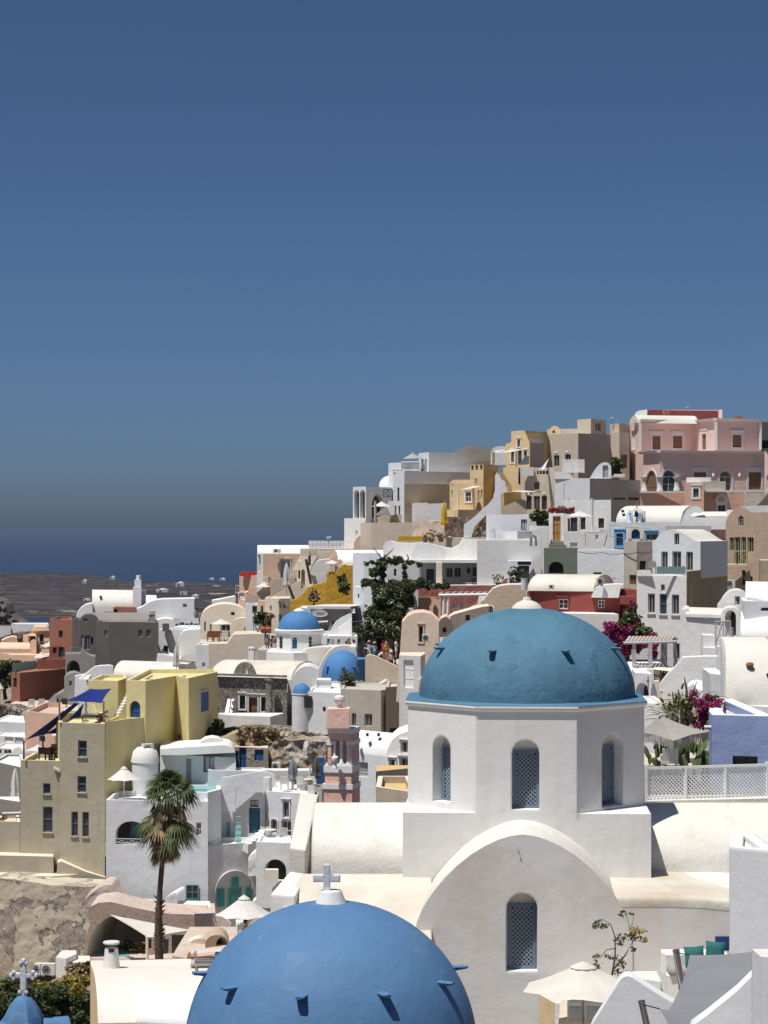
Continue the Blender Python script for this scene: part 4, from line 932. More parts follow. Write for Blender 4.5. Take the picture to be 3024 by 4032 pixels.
m=MB();m.tube([P(500,1010,70),apex],0.03,8);m.build('pole','metal_dark',root);m=MB();m.lathe(apex-Vector((0,0,.02)),[(0.09,0),(0.07,.05),(0,.07)],10);m.build('finial','cloth_taupe',root)
chair('white chair back showing above the lattice fence under the fringed parasol',P(585,985,69.2),R(180),'plastic_white')
gf=House('garden_terrace','white terrace wall behind the fringed parasol','wall');gf.box([(250,76.2),(1060,75.6)],858,960,D=4,mat='white',par=0,roof='beige')
# cactus garden: strap leaves, paddles and magenta bougainvillea
def strap(m,p,d,L,w,rnd,bend):
 n=6;side=d.cross(Vector((0,0,1))).normalized();rows=[]
 for i in range(n+1):
  t=i/n;q=p+d*L*t+Vector((0,0,-bend*L*t*t));ww=w*(1-t**2.2)*(0.8+0.5*t)+0.004;rows.append([q-side*ww,q-Vector((0,0,ww*0.5)),q+side*ww])
 m.loft(rows,0,False,False,True)
rnd=random.Random(11);cen=P(760,200,77);root=empty('candelabra_succulent',P(760,420,77));tag(root,'green and yellow strap leaved succulent above the fringed parasol','succulent')
m=MB();m.tube([P(760,860,77),P(760,420,77),cen],[.16,.12,.08],8);m.build('stem','bark',root)
for i in range(210):
 p=P(rnd.gauss(750,120),rnd.gauss(245,70),77+rnd.uniform(-.8,.8));out=(p-P(760,420,77));out.y*=1.0;d=(out.normalized()+Vector((rnd.uniform(-.5,.5),rnd.uniform(-.8,.5),rnd.uniform(-.1,.5)))).normalized()
 m=MB();strap(m,p,d,rnd.uniform(0.28,0.55),0.05,rnd,rnd.uniform(0.2,0.8));m.build('leaf','cactus' if rnd.random()<.68 else 'leaf_yellow',root,sharp=70)
for x,y,ang in((620,100,160),(470,255,165),(720,30,100),(890,60,75),(1000,60,40),(1100,90,30),(1130,130,10),(430,310,160)):
 m=MB();p=P(x+(60 if ang>90 else-60),y+60,77);d=Vector((math.cos(R(ang)),rnd.uniform(-.3,.1),math.sin(R(ang))));strap(m,p,d,0.7,0.05,rnd,0.1 if 60<ang<120 else 0.4);m.build('leaf','cactus',root,sharp=70)
bl=[(P(rnd.gauss(x,38),rnd.gauss(y,30),76.2+rnd.uniform(-.4,.4)),px(45,76),70,0.10,0,0.9)for x,y in((1010,230),(1060,200),(940,270),(920,320),(980,330),(1120,185),(960,400),(920,130),(860,85),(890,240))for _ in range(2)]
bl+=[(P(x,y,76.8),px(60,76),60,0.12,1,0.9)for x,y in((900,380),(860,400),(1000,300),(1090,140),(1040,150),(940,180))]
bush('bougainvillea','magenta bougainvillea beside the strap leaved succulent by the blue house',bl,['flower_magenta','leaf_olive'],[([P(960,860,76.8),P(950,500,76.8),P(960,300,76.6)],[.05,.04,.02])],9,group='bougainvillea')
root=empty('prickly_pear',P(640,850,75));tag(root,'prickly pear cactus with broad pads in the shade under the fringed parasol','cactus');
for i in range(64):
 x,y=rnd.uniform(330,1000),rnd.uniform(610,840);p=P(x,y,75+rnd.uniform(0,0.9));a,b=rnd.uniform(.10,.17),rnd.uniform(.15,.25);th=rnd.uniform(0,math.pi);tl=rnd.uniform(-.7,.7);m=MB();n=10
 ax=Vector((math.cos(th),math.sin(th),0));up=Vector((math.sin(tl)*.7,0.1,math.cos(tl))).normalized();nn=ax.cross(up).normalized()*0.025
 m.loft([[p+ax*a*k*math.cos(2*math.pi*j/n)+up*b*k*math.sin(2*math.pi*j/n)+nn*o for j in range(n)]for o,k in((-1,.7),(0,1),(1,.7))],0,True,True,True);m.build('pad','cactus',root)
 # ------------------------------------------------------------------ rough surfaces
from mathutils import noise as MN
def peelmat(name,plas,raw,raw2,lo=0.47,hi=0.50,scale=0.55):
 m,t,b=nodes(name);pos=nd(t,'ShaderNodeNewGeometry').outputs['Position']
 n1=noise(t,pos,scale,7,0.6);mask=ramp(t,n1,lo,hi)
 rawc=mixc(t,ramp(t,noise(t,pos,1.3,7,0.7),0.35,0.7),raw,raw2);pc=mixc(t,ramp(t,noise(t,pos,0.8,5),0.3,0.7),plas,tuple(x*0.8 for x in plas))
 rawc=mixc(t,ramp(t,noise(t,pos,6,5,0.7),0.5,0.72),rawc,tuple(x*0.45 for x in raw))
 t.links.new(mixc(t,mask,rawc,pc),b.inputs['Base Color']);b.inputs['Roughness'].default_value=0.95;b.inputs['Specular IOR Level'].default_value=0.1
 t.links.new(bump(t,noise(t,pos,4,6,0.7),0.5,0.07,bump(t,mask,1.0,0.10 if hi-lo<.1 else .02)),b.inputs['Normal']);return m
peelmat('peeling',(0.56,0.50,0.39),(0.31,0.26,0.225),(0.43,0.375,0.33),0.455,0.466,0.5)
peelmat('pumice',(0.60,0.50,0.44),(0.50,0.40,0.34),(0.58,0.48,0.41),0.4,0.7)
peelmat('ruin',(0.46,0.42,0.37),(0.26,0.21,0.17),(0.42,0.36,0.29),0.52,0.56,0.8)
def rough_wall(name,label,A,B,top,bot,mat,amp=0.4,nx=60,ny=36,back=2.5,freq=0.8,cat='wall',lean=0.0,kind=None,skirt=True):
 """uneven wall face between two depths; top and bot are polylines in zoom coordinates running left to right"""
 pl=Plane((XX(A[0],A[1]),A[1]),(XX(B[0],B[1]),B[1]))
 def interp(line,x):
  for(x0,y0),(x1,y1)in zip(line[:-1],line[1:]):
   if x0<=x<=x1:return y0+(y1-y0)*(x-x0)/max(1e-6,x1-x0)
  return line[0][1]if x<line[0][0]else line[-1][1]
 x0,x1=top[0][0],top[-1][0];rows=[]
 for j in range(ny+1):
  row=[]
  for i in range(nx+1):
   x=x0+(x1-x0)*i/nx;yt,yb=interp(top,x),interp(bot,x);a,z=pl.hit(x,yt+(yb-yt)*j/ny)
   zt=pl.hit(x,yt)[1];w=MN.fractal(Vector((a*freq,z*freq,3.3)),1.0,2.0,4);edge=min(1,j/3)
   row.append(pl.pt(a,z,amp*w*0.8+lean*(zt-z)))
  rows.append(row)
 rows.insert(0,[p-pl.n*back+Vector((0,0,0.05))for p in rows[0]]);m=MB();m.loft(rows,0,False,False,True);m.f=[list(reversed(f))for f in m.f]
 base=rows[-1][nx//2];o=m.build(name,mat,loc=base,sharp=70);tag(o,label,cat if kind is None else None,kind=kind);GROUND.append((base.x,base.y,base.z));return o
 # ------------------------------------------------------------------ yellow house and what stands round it
reg('G')
yh=House('yellow_house','tall yellow house with grey beige front and blue arched roof door','house')
yh.box([(458,153.5),(487,150),(858,149)],508,1620,D=5,ref=1,mat='yellow_grey',wallmats={0:'yellow',2:'yellow'},roof='yellow',cap='yellow',par=0.5,th=0.25,ops=[(1,637,655,709,790,'winp',dict(sill='yellow_grey')),(1,633,945,703,1080,'winp',dict(sill='yellow_grey')),(1,583,1235,636,1437,'winp',dict(sill='yellow_grey')),(1,672,1238,725,1443,'winp',dict(sill='yellow_grey'))],deep=2)
yh.box([(168,150.6),(486,150.1)],815,1620,D=5,mat='yellow_grey',roof='yellow',cap='yellow',par=0.35,th=0.25,ops=[(0,352,1005,412,1092,'winp',dict(sill='yellow_grey')),(0,351,1195,430,1405,'winp',dict(sill='yellow_grey'))],deep=2)
yh.box([(-60,151.2),(166,150.8)],1312,1620,D=4,mat='yellow_grey',roof='beige',cap='cream',par=0.3,deep=2)
yh.box([(859,149.2),(1028,152),(1192,153.4)],508,1130,D=4,mat='yellow',roof='yellow',par=0.5,cap='yellow',deep=3)
yh.box([(1030,154),(1190,153.2),(1437,158.5),(1541,156),(1776,163)],168,700,D=3,mat='yellow',roof='yellow',cap='yellow',par=0.3,ref=1,deep=4,ops=[(0,1060,330,1145,470,'bdoor',dict(arch=1.0)),(2,1447,605,1473,650,'dark'),(3,1640,275,1662,408,'bshut')])
yh.box([(720,158.6),(965,158),(1034,161)],163,500,D=4,mat='yellow',roof='yellow',cap='yellow',par=0.25,deep=3)
reg('H');yh.fill(yh.opening(Plane(yh.polyp[0],yh.polyp[1]),0,0,1,1,'bshut')or dict(yh.opening(Plane(yh.polyp[0],yh.polyp[1]),100,100,500,500,'bshut'),a0=0,a1=.01,z0=0,z1=.01,hole=[(0,0),(.01,0),(.01,.01)]))if False else None
wp=Plane((XX(90,156),156),(XX(325,163),163));o_=yh.opening(wp,182,265,240,410,'bshut',surround='paint_white',sw=0.05);o_['rec']=-0.06;yh.fill(o_)
reg('G');steps(yh.root,P(932,470,155.4),P(1036,275,157.2),0.9,8,'white',(0.35,-0.9,0))
m=MB();a=P(436,893,149.9);b=P(490,918,149.9);m.hexa([a,b,b+Vector((0,.3,0)),a+Vector((0,.3,0))],[p+Vector((0,0,.18))for p in(a,b,b+Vector((0,.3,0)),a+Vector((0,.3,0)))]);m.build('ledge','cream',yh.root)
m=MB()
for k in range(6):m.tube([P(752+k*5,365+20*k,157.7),P(780+k*4,362+20*k,157.7)],0.02,4)
m.tube([P(752,350,157.7),P(778,480,157.7)],0.02,4);m.tube([P(779,350,157.7),P(800,480,157.7)],0.02,4);o_=m.build('ladder','paint_white',loc=P(770,480,157.7));tag(o_,'white ladder leaning on the yellow roof wall under the navy sail','ladder')
for nm,x,y0,y1,Y,lb in(('sail_post',485,330,492,149.9,'thin post at the left corner of the upper yellow terrace'),('sail_post',847,335,508,149.2,'thin post at the right corner of the upper yellow terrace'),('sail_post',195,655,808,150.4,'dark post at the far left corner of the lower yellow terrace'),('sail_post',350,600,752,154.6,'dark post at the back of the lower yellow terrace')):
 post(nm,lb,P(x,y1,Y),P(x,y0,Y),0.06,'metal_dark' if x<400 else 'metal_grey','posts of the navy sails')
sail('shade_sail','navy blue square shade sail over the upper yellow terrace',[P(535,332,150.5),P(735,232,157.5),P(912,230,156.5),P(832,348,149.6)],0.25,'cloth_navy',edge=0.2)
sail('shade_sail','long navy shade sail sloping down over the lower yellow terrace',[P(205,652,150.5),P(612,345,152),P(655,345,153),P(372,603,154.4)],0.15,'cloth_navy',edge=0.1)
sail('shade_sail','dark navy shade sail triangle between the two yellow terraces',[P(688,345,156),P(560,480,153.6),P(655,468,155.8)],0.1,'cloth_navy',edge=0.1)
sail('shade_sail','small navy sail corner in front of the pink box house',[P(368,600,154.8),P(460,548,153.6),P(460,596,153.8)],0.03,'cloth_navy',edge=0.06)
table('blue topped table on the lower yellow terrace',P(420,812,153.4),1.6,'metal_dark',True,0.74,top='paint_bluegrey')
for i,(x,y,Y,rz)in enumerate(((345,812,152.6,180),(405,816,152.1,150),(440,812,152.3,160),(448,790,154.6,10))):chair(['dark chair at the left end of the blue table','dark chair in front of the blue table','dark chair at the right end of the blue table','dark chair behind the blue table'][i],P(x,y,Y),R(rz),'wood_dark','dark chairs on the yellow terrace')
lounger('sun lounger with white cushion on the upper yellow terrace',P(770,495,153),R(10),'cloth_white');pot('potted red plant by the post on the upper yellow terrace',P(820,512,151),0.2,0.2,40,'flower_red',3,0.16)
closed_umbrella('small closed white parasol beside the upper yellow terrace',P(697,498,155),1.6,'cloth_white')
for i,(x,rz)in enumerate(((790,5),(1150,-8),(1420,12))):
 lounger(['dark sun lounger at the left of the yellow roof','dark sun lounger over the arched blue door','dark tilted sun lounger at the right of the yellow roof'][i],P(x if i!=1 else 1150,168,159.5)-Vector((0,0,.3)),R(rz),'cloth_taupe','wood_dark',L=1.5)
 # ledge and peeling cliff wall under the yellow house
reg('K')
lg=House('ledge_wall','stepped cream ledge at the foot of the yellow house','wall')
lg.box([(-60,149.6),(438,149.0)],140,300,D=2.5,mat='yellow_grey',roof='cream',par=0,deep=1);lg.box([(-60,148.4),(420,147.8),(830,149.5)],300,400,D=3,mat='cream',roof='cream',par=0,deep=1)
lg.extr((470,148.8),(862,148.6),[(455,390),(470,200),(500,190),(700,275),(862,322),(862,390)],D=1.5,mat='yellow_grey',roof='cream')
rough_wall('cliff_wall','old cliff wall with peeling cream plaster under the yellow house',(-60,147),(760,144.5),[(-60,322),(200,350),(420,385),(700,400),(760,398)],[(-60,1150),(760,1030)],'peeling',0.09,90,60,3,freq=1.0)
rough_wall('rock_outcrop','rounded pinkish pumice rock above the pool cave',(690,141),(1000,141),[(690,500),(740,455),(800,410),(850,385),(905,385),(945,450),(1000,520)],[(690,640),(1000,640)],'pumice',0.2,30,20,3,cat='rock')
# cave house with the plunge pool
cv=House('cave_house','pink plastered cave house with plunge pool under the white sail','house')
arcp=[(705,985),(715,890),(740,800),(790,715),(860,655),(940,630),(1020,640),(1100,680),(1160,740),(1190,820),(1195,985)]
pl=Plane((XX(680,136),136),(XX(1660,139),139));cv.at(pl.pt(2,pl.hit(800,1000)[1]))
outl=[(672,1060),(680,960),(690,860),(715,770),(735,700),(740,560),(800,530),(900,520),(985,540),(1100,570),(1260,600),(1400,618),(1660,628),(1660,1060)]
m=MB();O=[pl.pt(*pl.hit(*q))for q in outl];Hh=[pl.pt(*pl.hit(*q))for q in arcp]
win=[[pl.pt(*pl.hit(*q))for q in w]for w in([(1402,985),(1402,790),(1505,790),(1505,985)],[(1332,945),(1332,825),(1380,825),(1380,945)],[(1212,900),(1212,830),(1225,810),(1240,830),(1240,900)])]
m.poly(O,[Hh]+win,0,pl.n);bk=Vector((0.75,4.4,0))
m.loft([Hh,[p+bk*0.25 for p in Hh]],0,False,False,True)
top=O[5:14];m.loft([top,[p+Vector((0.1,2.2,.25))for p in top]],0,False,False,True);m.build('wall','pumice',cv.root,sharp=40)
m=MB();I2=[p+bk*0.25 for p in Hh];m.loft([I2,[p+bk for p in I2]],0,False,False,True);m.poly([p+bk for p in I2],(),0,pl.n);m.build('cave_vault','beige_grey',cv.root,sharp=40)
m=MB();a=[P(740,985,135),P(1195,985,135),P(1195,985,140.5),P(740,985,140.5)];z=ZZ(985,136);m.hexa([Vector((p.x,p.y,z-1))for p in a],[Vector((p.x,p.y,z))for p in a]);m.build('floor','pumice',cv.root)
m=MB();zc_=ZZ(952,137.2);m.face([Vector((XX(775,136.2),136.2,zc_)),Vector((XX(1060,136.2),136.2,zc_)),Vector((XX(1060,139.5),139.5,zc_)),Vector((XX(775,139.5),139.5,zc_))]);m.build('pool_water','pool',cv.root)
m=MB();q0,q1=Vector((XX(740,135.7),135.7,0)),Vector((XX(1085,135.7),135.7,0));m.hexa([Vector((q0.x,135.7,z-.3)),Vector((q1.x,135.7,z-.3)),Vector((q1.x,136.2,z-.3)),Vector((q0.x,136.2,z-.3))],[Vector((q0.x,135.7,zc_+.06)),Vector((q1.x,135.7,zc_+.06)),Vector((q1.x,136.2,zc_+.06)),Vector((q0.x,136.2,zc_+.06))]);m.build('pool_rim','pumice',cv.root)
for w,stl in(((1402,790,1505,985),'dark'),((1332,825,1380,945),'winp'),((1212,812,1240,900),'hole')):
 o_=cv.opening(pl,*w,stl);m=MB();cv.reveal(m,o_);m.build('reveal','pumice',cv.root);cv.fill(o_)
cv.box([(1590,137.6),(1760,138.5)],640,1040,D=4,mat='pumice',par=0,roof='pumice')
sail('shade_sail','cream triangular shade sail over the plunge pool',[P(893,622,135.6),P(1560,750,136.4),P(1212,812,131.5)],0.2,'cloth_cream',edge=0.12)
post('sail_post','pale post carrying the cream sail by the palm trunk',P(1202,1000,131.5),P(1202,806,131.5),0.09,'paint_cream')
rnd=random.Random(3);root=empty('aloe_plant',P(1130,935,138));tag(root,'spiky green aloe beside the plunge pool','plant')
for i in range(26):
 a=rnd.uniform(0,6.28);m=MB();strap(m,P(1130,930,138),Vector((math.cos(a),math.sin(a),rnd.uniform(.5,1.6))).normalized(),rnd.uniform(.9,1.3),.06,rnd,.35);m.build('leaf','leaf_yellow' if i%3==0 else 'leaf_olive',root,sharp=70)
bush('cave_shrub','dark shrub in the shade beside the aloe',[(P(1040,890,138.8),.6,130,.22,0,.9)],['leaf_dark'],[([P(1040,935,138.8),P(1040,890,138.8)],[.06,.03])],8)
# ground terrace in front of the cave, machines and bushes
gt=House('terrace','stone terrace in front of the pool cave','terrace');gt.box([(640,130),(1720,127)],1160,1200,D=9,mat='beige_grey',roof='pumice',par=0,deep=6)
for x,y0,y1,lb in((535,955,1105,'tall white service cabinet in front of the peeling cliff'),(625,1000,1105,'wide white service cabinet beside the tall one')):
 b_=House('service_cabinet',lb,'cabinet');w_=85 if x==535 else 100;b_.box([(x-w_+5,121),(x+(5 if x==535 else 92),120.6),(x+(90 if x==535 else 112),122)],y0+18,y1,D=1.0,mat='plastic_white',roof='plastic_white',par=0,deep=0.2)
ac_unit('air conditioner with exposed fan beside the service cabinets',P(395,1115,120.4),R(-4),.74,.62);ac_unit('round fan air conditioner at the left end of the service row',P(318,1110,121.5),R(-30),0.4,.6)
rnd=random.Random(21);bl=[]
for i in range(190):
 x,y=rnd.uniform(-40,735),rnd.uniform(1150,1620);lim=1060+90*math.exp(-((x-380)/170)**2)if x<600 else 1090
 if y<lim+60:y=lim+60+rnd.uniform(0,60)
 mi=1 if(y<1230 and 280<x<720)else(2 if(x<330 and rnd.random()<.7)else 0);bl.append((P(x,y,rnd.uniform(84,96)),px(60,90),300,0.15,mi,.8))
bl+=[(P(640+rnd.uniform(-60,80),1060+rnd.uniform(-20,40),97),px(45,97),120,.2,3,1.1)for _ in range(7)]
bush('scrub_bush','dense dark green scrub with ochre top behind the blue cupola, bottom left',bl,['leaf_dark','leaf_yellow','leaf_olive','leaf_dry'],[([P(400,1650,90),P(400,1400,90)],[.2,.1])],13)
# ------------------------------------------------------------------ palm
def palm():
 reg('N');Y=125.0;foot=P(628,3770,Y);crown=P(668,3150,Y);root=empty('palm_tree',foot);tag(root,'tall fan palm with shaggy dry skirt in front of the white house','palm tree')
 tp=[foot-Vector((0,0,.5)),P(624,3700,Y),P(624,3620,Y),P(630,3500,Y),P(640,3380,Y),P(656,3260,Y),crown];m=MB();m.tube(tp,[.25,.23,.21,.15,.15,.18,.28],12);tk=m.build('trunk','bark',root)
 rnd=random.Random(4)
 for k in range(60):  # old leaf stubs on the lower trunk
  t=rnd.uniform(0.02,0.38);p=foot.lerp(P(628,3540,Y),t/0.38);a=rnd.uniform(0,6.28);d=Vector((math.cos(a),math.sin(a),0.7)).normalized();m=MB();m.tube([p+d*.2,p+d*.42],[.06,.02],4);m.build('leaf_stub','bark',tk)
 def frond(p,d,L,mat,fan=1.0,droop=0.5,n=15):
  m=MB();side=d.cross(Vector((0,0,1))).normalized();up=side.cross(d).normalized();pet=L*0.45;hub=p+d*pet-Vector((0,0,droop*0.25*pet))
  m.tube([p,p+d*pet*.5-Vector((0,0,droop*.05*pet)),hub],[.028,.022,.018],4)
  for i in range(n):
   a=(i/(n-1)-.5)*R(190)*fan;e=(d*math.cos(a)+side*math.sin(a)+up*0.12*math.cos(a*2)).normalized();l=L*.62*(0.75+.25*math.cos(a))*rnd.uniform(.85,1.08);w=.05*L/1.5
   q=e.cross(up).normalized()*w;prev=None;rows=[]
   for k in range(5):
    t=k/4;c=hub+e*l*t-Vector((0,0,droop*l*t**2.2*.75));ww=(1-t**1.5)*(.55+.9*min(1,t*3));rows.append([c-q*ww,c+up*w*.25*(1-t),c+q*ww])
   m.loft(rows,0,False,False,True)
  return m.build('frond',mat,root,sharp=80)
 crown=P(668,3112,Y)
 for k in range(38):  # living crown
  a=k*2.39996;el=R(82-84*(k/38)**0.8);d=Vector((math.cos(a)*math.cos(el),math.sin(a)*math.cos(el),math.sin(el)));frond(crown+d*.12,d,rnd.uniform(1.5,1.85),'leaf_palm',.95,.8+.5*(k/38))
 for k in range(18):  # lower ring, drooping
  a=k*2.39996+.5;el=R(rnd.uniform(-28,8));d=Vector((math.cos(a)*math.cos(el),math.sin(a)*math.cos(el),math.sin(el)));frond(P(664,3215,Y)+Vector((0,0,rnd.uniform(-.5,.2))),d,rnd.uniform(1.7,2.2),'leaf_palm' if k%6 else 'leaf_dry',.8,1.0)
 for k in range(175):  # hanging dead skirt
  a=k*2.39996+.2;el=R(rnd.uniform(-84,-58));d=Vector((math.cos(a)*math.cos(el),math.sin(a)*math.cos(el),math.sin(el)));t=rnd.uniform(0,1)**.8;rad=rnd.uniform(.5,1.15)*(1-.62*t);frond(P(666,3110,Y).lerp(P(650,3330,Y),t)+Vector((math.cos(a),math.sin(a),0))*rad,d,rnd.uniform(.7,1.25),'leaf_dry' if rnd.random()<.72 else 'leaf_palm',.34,.3,8)
palm()
# ------------------------------------------------------------------ white house behind the palm
reg('G')
wh=House('white_house','large white house with arched balcony niche behind the palm','house')
wh.box([(866,146),(1700,145)],1138,2080,D=5,mat='white_cool',roof='white',par=0.35,deep=1,ops=[(0,946,1312,1205,1508,'hole',dict(arch=0.75)),(0,1602,1325,1642,1430,'win')])
reg('K');pl=wh.planes[0];o_=wh.opening(pl,1520,378,1625,500,'teal',sill='paint_teal');o_['rec']=-0.055;wh.fill(o_)
reg('G');o_=wh.opening(pl,1055,1330,1140,1460,'petrol');o_['rec']=0.46;wh.fill(o_)
a,z=pl.hit(950,1500);b,z2=pl.hit(1203,1462);railing('balcony_railing','pale blue crossed railing in the arched balcony niche',[pl.pt(a,z,-.06),pl.pt(b,z,-.06)],z2-z,'paint_grey',0.72,True,.022)
ar=MB();arr=arch_pts(pl.hit(946,0)[0]-.12,pl.hit(1205,0)[0]+.12,pl.hit(0,1508)[1],pl.hit(0,1305)[1],None,16);o2=arch_pts(pl.hit(946,0)[0],pl.hit(1205,0)[0],pl.hit(0,1508)[1],pl.hit(0,1312)[1],(pl.hit(1205,0)[0]-pl.hit(946,0)[0])/2*.75,16)
wb=House('white_house','white house part with teal doors under an arch beside the palm house','house');reg('N')
wb.box([(818,145.2),(1012,147)],3330,3640,D=2.2,mat='white_cool',roof='white',par=0.25,deep=1)
reg('L');pl=wb.planes[0]
for w,stl in(((213,276,253,372),'tshut'),((272,272,346,384),'tdoor'),((366,268,404,368),'tshut'),((292,213,328,262),'tshut')):
 o_=wb.opening(pl,*w,stl);o_['rec']=-0.055;wb.fill(o_)
m=MB();A_=arch_pts(pl.hit(197,0)[0],pl.hit(406,0)[0],pl.hit(0,388)[1],pl.hit(0,200)[1],None,14)[2:];B_=arch_pts(pl.hit(203,0)[0],pl.hit(400,0)[0],pl.hit(0,388)[1],pl.hit(0,205)[1],None,14)[2:]
for k in range(14):q=[A_[k],A_[k+1],B_[k+1],B_[k]];m.hexa([pl.pt(a,z,.003)for a,z in q],[pl.pt(a,z,.14)for a,z in q])
m.build('arch_moulding','white',wb.root)
reg('K')
tw=House('terrace_wall','white terrace edge running from the pumice rock past the palm','wall');tw.extr((985,142.5),(1720,141),[(985,600),(985,515),(1120,535),(1250,548),(1400,555),(1720,562),(1720,640)],D=2.2,mat='white',roof='white')
rough_wall('plaster_heap','white plastered slope at the foot of the palm house',(1310,141.8),(1480,141.6),[(1310,530),(1360,480),(1420,446),(1440,446),(1450,470)],[(1310,560),(1450,560)],'white',.1,14,8,2,cat='wall')
# middle group seen in the H crop
reg('G')
cyl=House('cylinder_turret','round white turret with domed cap beside the yellow house','turret');c=P(1185,1130,151.5);cyl.at(c);r_=px(108,151.5);zt_=ZZ(830,151.5)-c.z
m=MB();m.lathe(c-Vector((0,0,2)),[(r_,0),(r_,zt_+2),(0,zt_+2)],28);m.build('wall','white_cool',cyl.root);m=MB();m.lathe(c,[(r_,zt_-.05),(r_*1.07,zt_),(r_*1.05,zt_+.25),(r_*.9,zt_+.75),(r_*.6,zt_+1.0),(0,zt_+1.1)],28);m.build('dome','white',cyl.root)
ac_unit('white air conditioner on top of the round turret',P(1205,765,151.3),R(25),.72,.7,.5)
umbrella('parasol','white parasol beside the round turret and the yellow wall',P(1012,972,148.5),2.25,0.85,'cloth_white',8,'paint_white',2.35)
reg('H')
pk=House('white_house','white house with brown curtained window and pool terrace right of the turret','house')
pk.box([(-145,153),(475,150.5)],765,1120,D=6,mat='white_cool',roof='white',par=0.05,deep=2,ops=[(0,208,783,300,917,'curt'),(0,65,800,110,1040,'gdoor')])
pk.extr((-100,151.5),(475,150.3),[(-145,775),(50,775),(470,755),(462,730),(430,705),(380,692),(0,715),(-145,725)],D=5,mat='white',roof='white',part='cornice')
pk.extr((170,153),(400,153),[(165,700),(400,700),(375,665),(330,640),(280,632),(225,642),(190,665)],D=2,mat='white',roof='white',part='vault')
pt=House('pool_terrace','white terrace with turquoise pool edge below the curtained window','terrace');pt.box([(-80,147.5),(245,146.5),(355,148.5)],1080,1600,D=2.5,mat='white_cool',roof='pool',par=0.12,th=.3,ref=1,deep=1,ops=[(0,152,1330,190,1432,'win')])
w1=House('white_house','pale shaded white house with teal plank door beside the pool terrace','house')
w1.box([(245,150.6),(475,150.2),(716,149.6)],895,1510,D=1.5,mat='white_grey',roof='white',par=0.1,deep=1,ops=[(0,288,1275,328,1508,'bdoor'),(0,388,1320,428,1500,'mint'),(1,578,1203,673,1420,'petrol'),(1,590,1140,660,1198,'curt')])
w1.extr((470,149.3),(800,149),[(355,960),(560,925),(700,905),(780,930),(800,990),(800,1080),(540,1080),(540,1030),(472,1035),(472,1240),(360,1240)],D=0.25,mat='white_cool',roof='white',part='buttress')
sw_=House('terrace_wall','white terrace wall under the teal plank door','wall');sw_.box([(248,147.4),(645,148.4)],1508,1700,D=1.6,mat='white_cool',roof='white',par=0.15,deep=1)
m=MB();p=P(495,1500,147.6);w_=px(46,147.6);h_=px(110,147.6);q=arch_pts(-w_/2,w_/2,0,h_+.4,None,8);m.poly([p+Vector((a,0,z))for a,z in q],(),0,Vector((0,-1,0)));m.poly([p+Vector((a,.06,z))for a,z in q],(),0,Vector((0,1,0)));
for k in range(5):m.box(p+Vector((0,-.02,.3+k*.38)),w_*.9,.03,.05)
tag(m.build('garden_gate','paint_mint',loc=p),'small mint green arched gate by the white steps','gate')
w2_=House('white_house','white house with grey framed windows and chairs on its flat roof','house')
w2_.box([(716,145.6),(1010,144.4)],1068,1490,D=6,mat='white_cool',roof='white',par=0.12,deep=2,ops=[(0,860,1152,910,1285,'wing',dict(surround='white',sw=.1)),(0,765,1295,812,1412,'wing',dict(arch=.5,surround='white',sw=.08)),(0,845,1308,925,1478,'wdoor')])
w2_.box([(716,145.7),(748,145.6)],958,1070,D=.5,mat='white',par=0,deep=.2,part='corner_post',roof='white')
w3_=House('arched_wall','rough white wall with an arched alcove and a grey cabinet','wall');w3_.box([(640,140),(930,139.4)],1482,1760,D=3.0,mat='white_cool',roof='white',par=0.1,deep=2,ops=[(0,712,1622,885,1800,'hole',dict(arch=.9))])
cb_=House('meter_cabinet','grey cabinet inside the arched alcove','cabinet');reg('L');cb_.box([(475,138.9),(548,138.8)],172,226,D=.5,mat='paint_cream',roof='paint_cream',par=0,deep=.1)
reg('H');rough_wall('plaster_heap','lumpy white plastered stub beside the arched alcove',(575,141),(655,141),[(575,1625),(600,1590),(635,1560),(655,1560)],[(575,1760),(655,1760)],'white',.2,10,12,1)
reg('L');hp=House('white_steps','curved white steps and parapet right of the teal doors','steps');hp.extr((405,142),(560,142),[(405,390),(410,350),(440,320),(490,300),(560,240),(570,390)],D=1.2,mat='white',roof='white');hp.extr((440,141),(560,141),[(440,400),(450,345),(520,330),(560,330),(560,400)],D=1.0,mat='white_grey',roof='white')
umbrella('parasol','bright white eight sided parasol just above the cobalt dome',P(360,418,110),2.85,0.95,'cloth_white',8,'paint_white',2.4)
bx=House('shower_box','white box with panel doors under the bright white parasol','cabinet');bx.box([(318,111.5),(372,111.2)],458,540,D=.8,mat='paint_white',roof='white',par=0,deep=1,ops=[(0,324,470,346,530,'wshut'),(0,348,470,368,530,'wshut')])
ov=House('stone_oven','tan rounded stone oven vault at the edge of the cobalt dome','oven');ov.extr((150,112),(285,113),[(148,640),(150,560),(175,535),(205,527),(240,530),(262,545),(278,575),(285,640)],D=2.2,mat='tan_stucco',roof='tan_stucco',ops=[(208,545,268,630,'hole',dict(arch=1))])
ov2=House('garden_wall','short weathered wall with grey side left of the stone oven','wall');ov2.extr((55,113.5),(152,113),[(55,640),(58,570),(90,552),(125,545),(140,555),(152,590),(152,640)],D=1,mat='pumice',roof='cream')
pw=House('terrace','sunken terrace beside the cobalt dome','terrace');pw.box([(-30,110),(460,106)],640,700,D=8,mat='pumice',roof='pumice',par=0,deep=4)
sl_=House('stair_wall','pumice stair wall rising behind the oven in the palm shadow','wall');sl_.extr((90,126),(290,124),[(90,560),(90,420),(240,415),(290,470),(290,560)],D=.5,mat='pumice',roof='white')
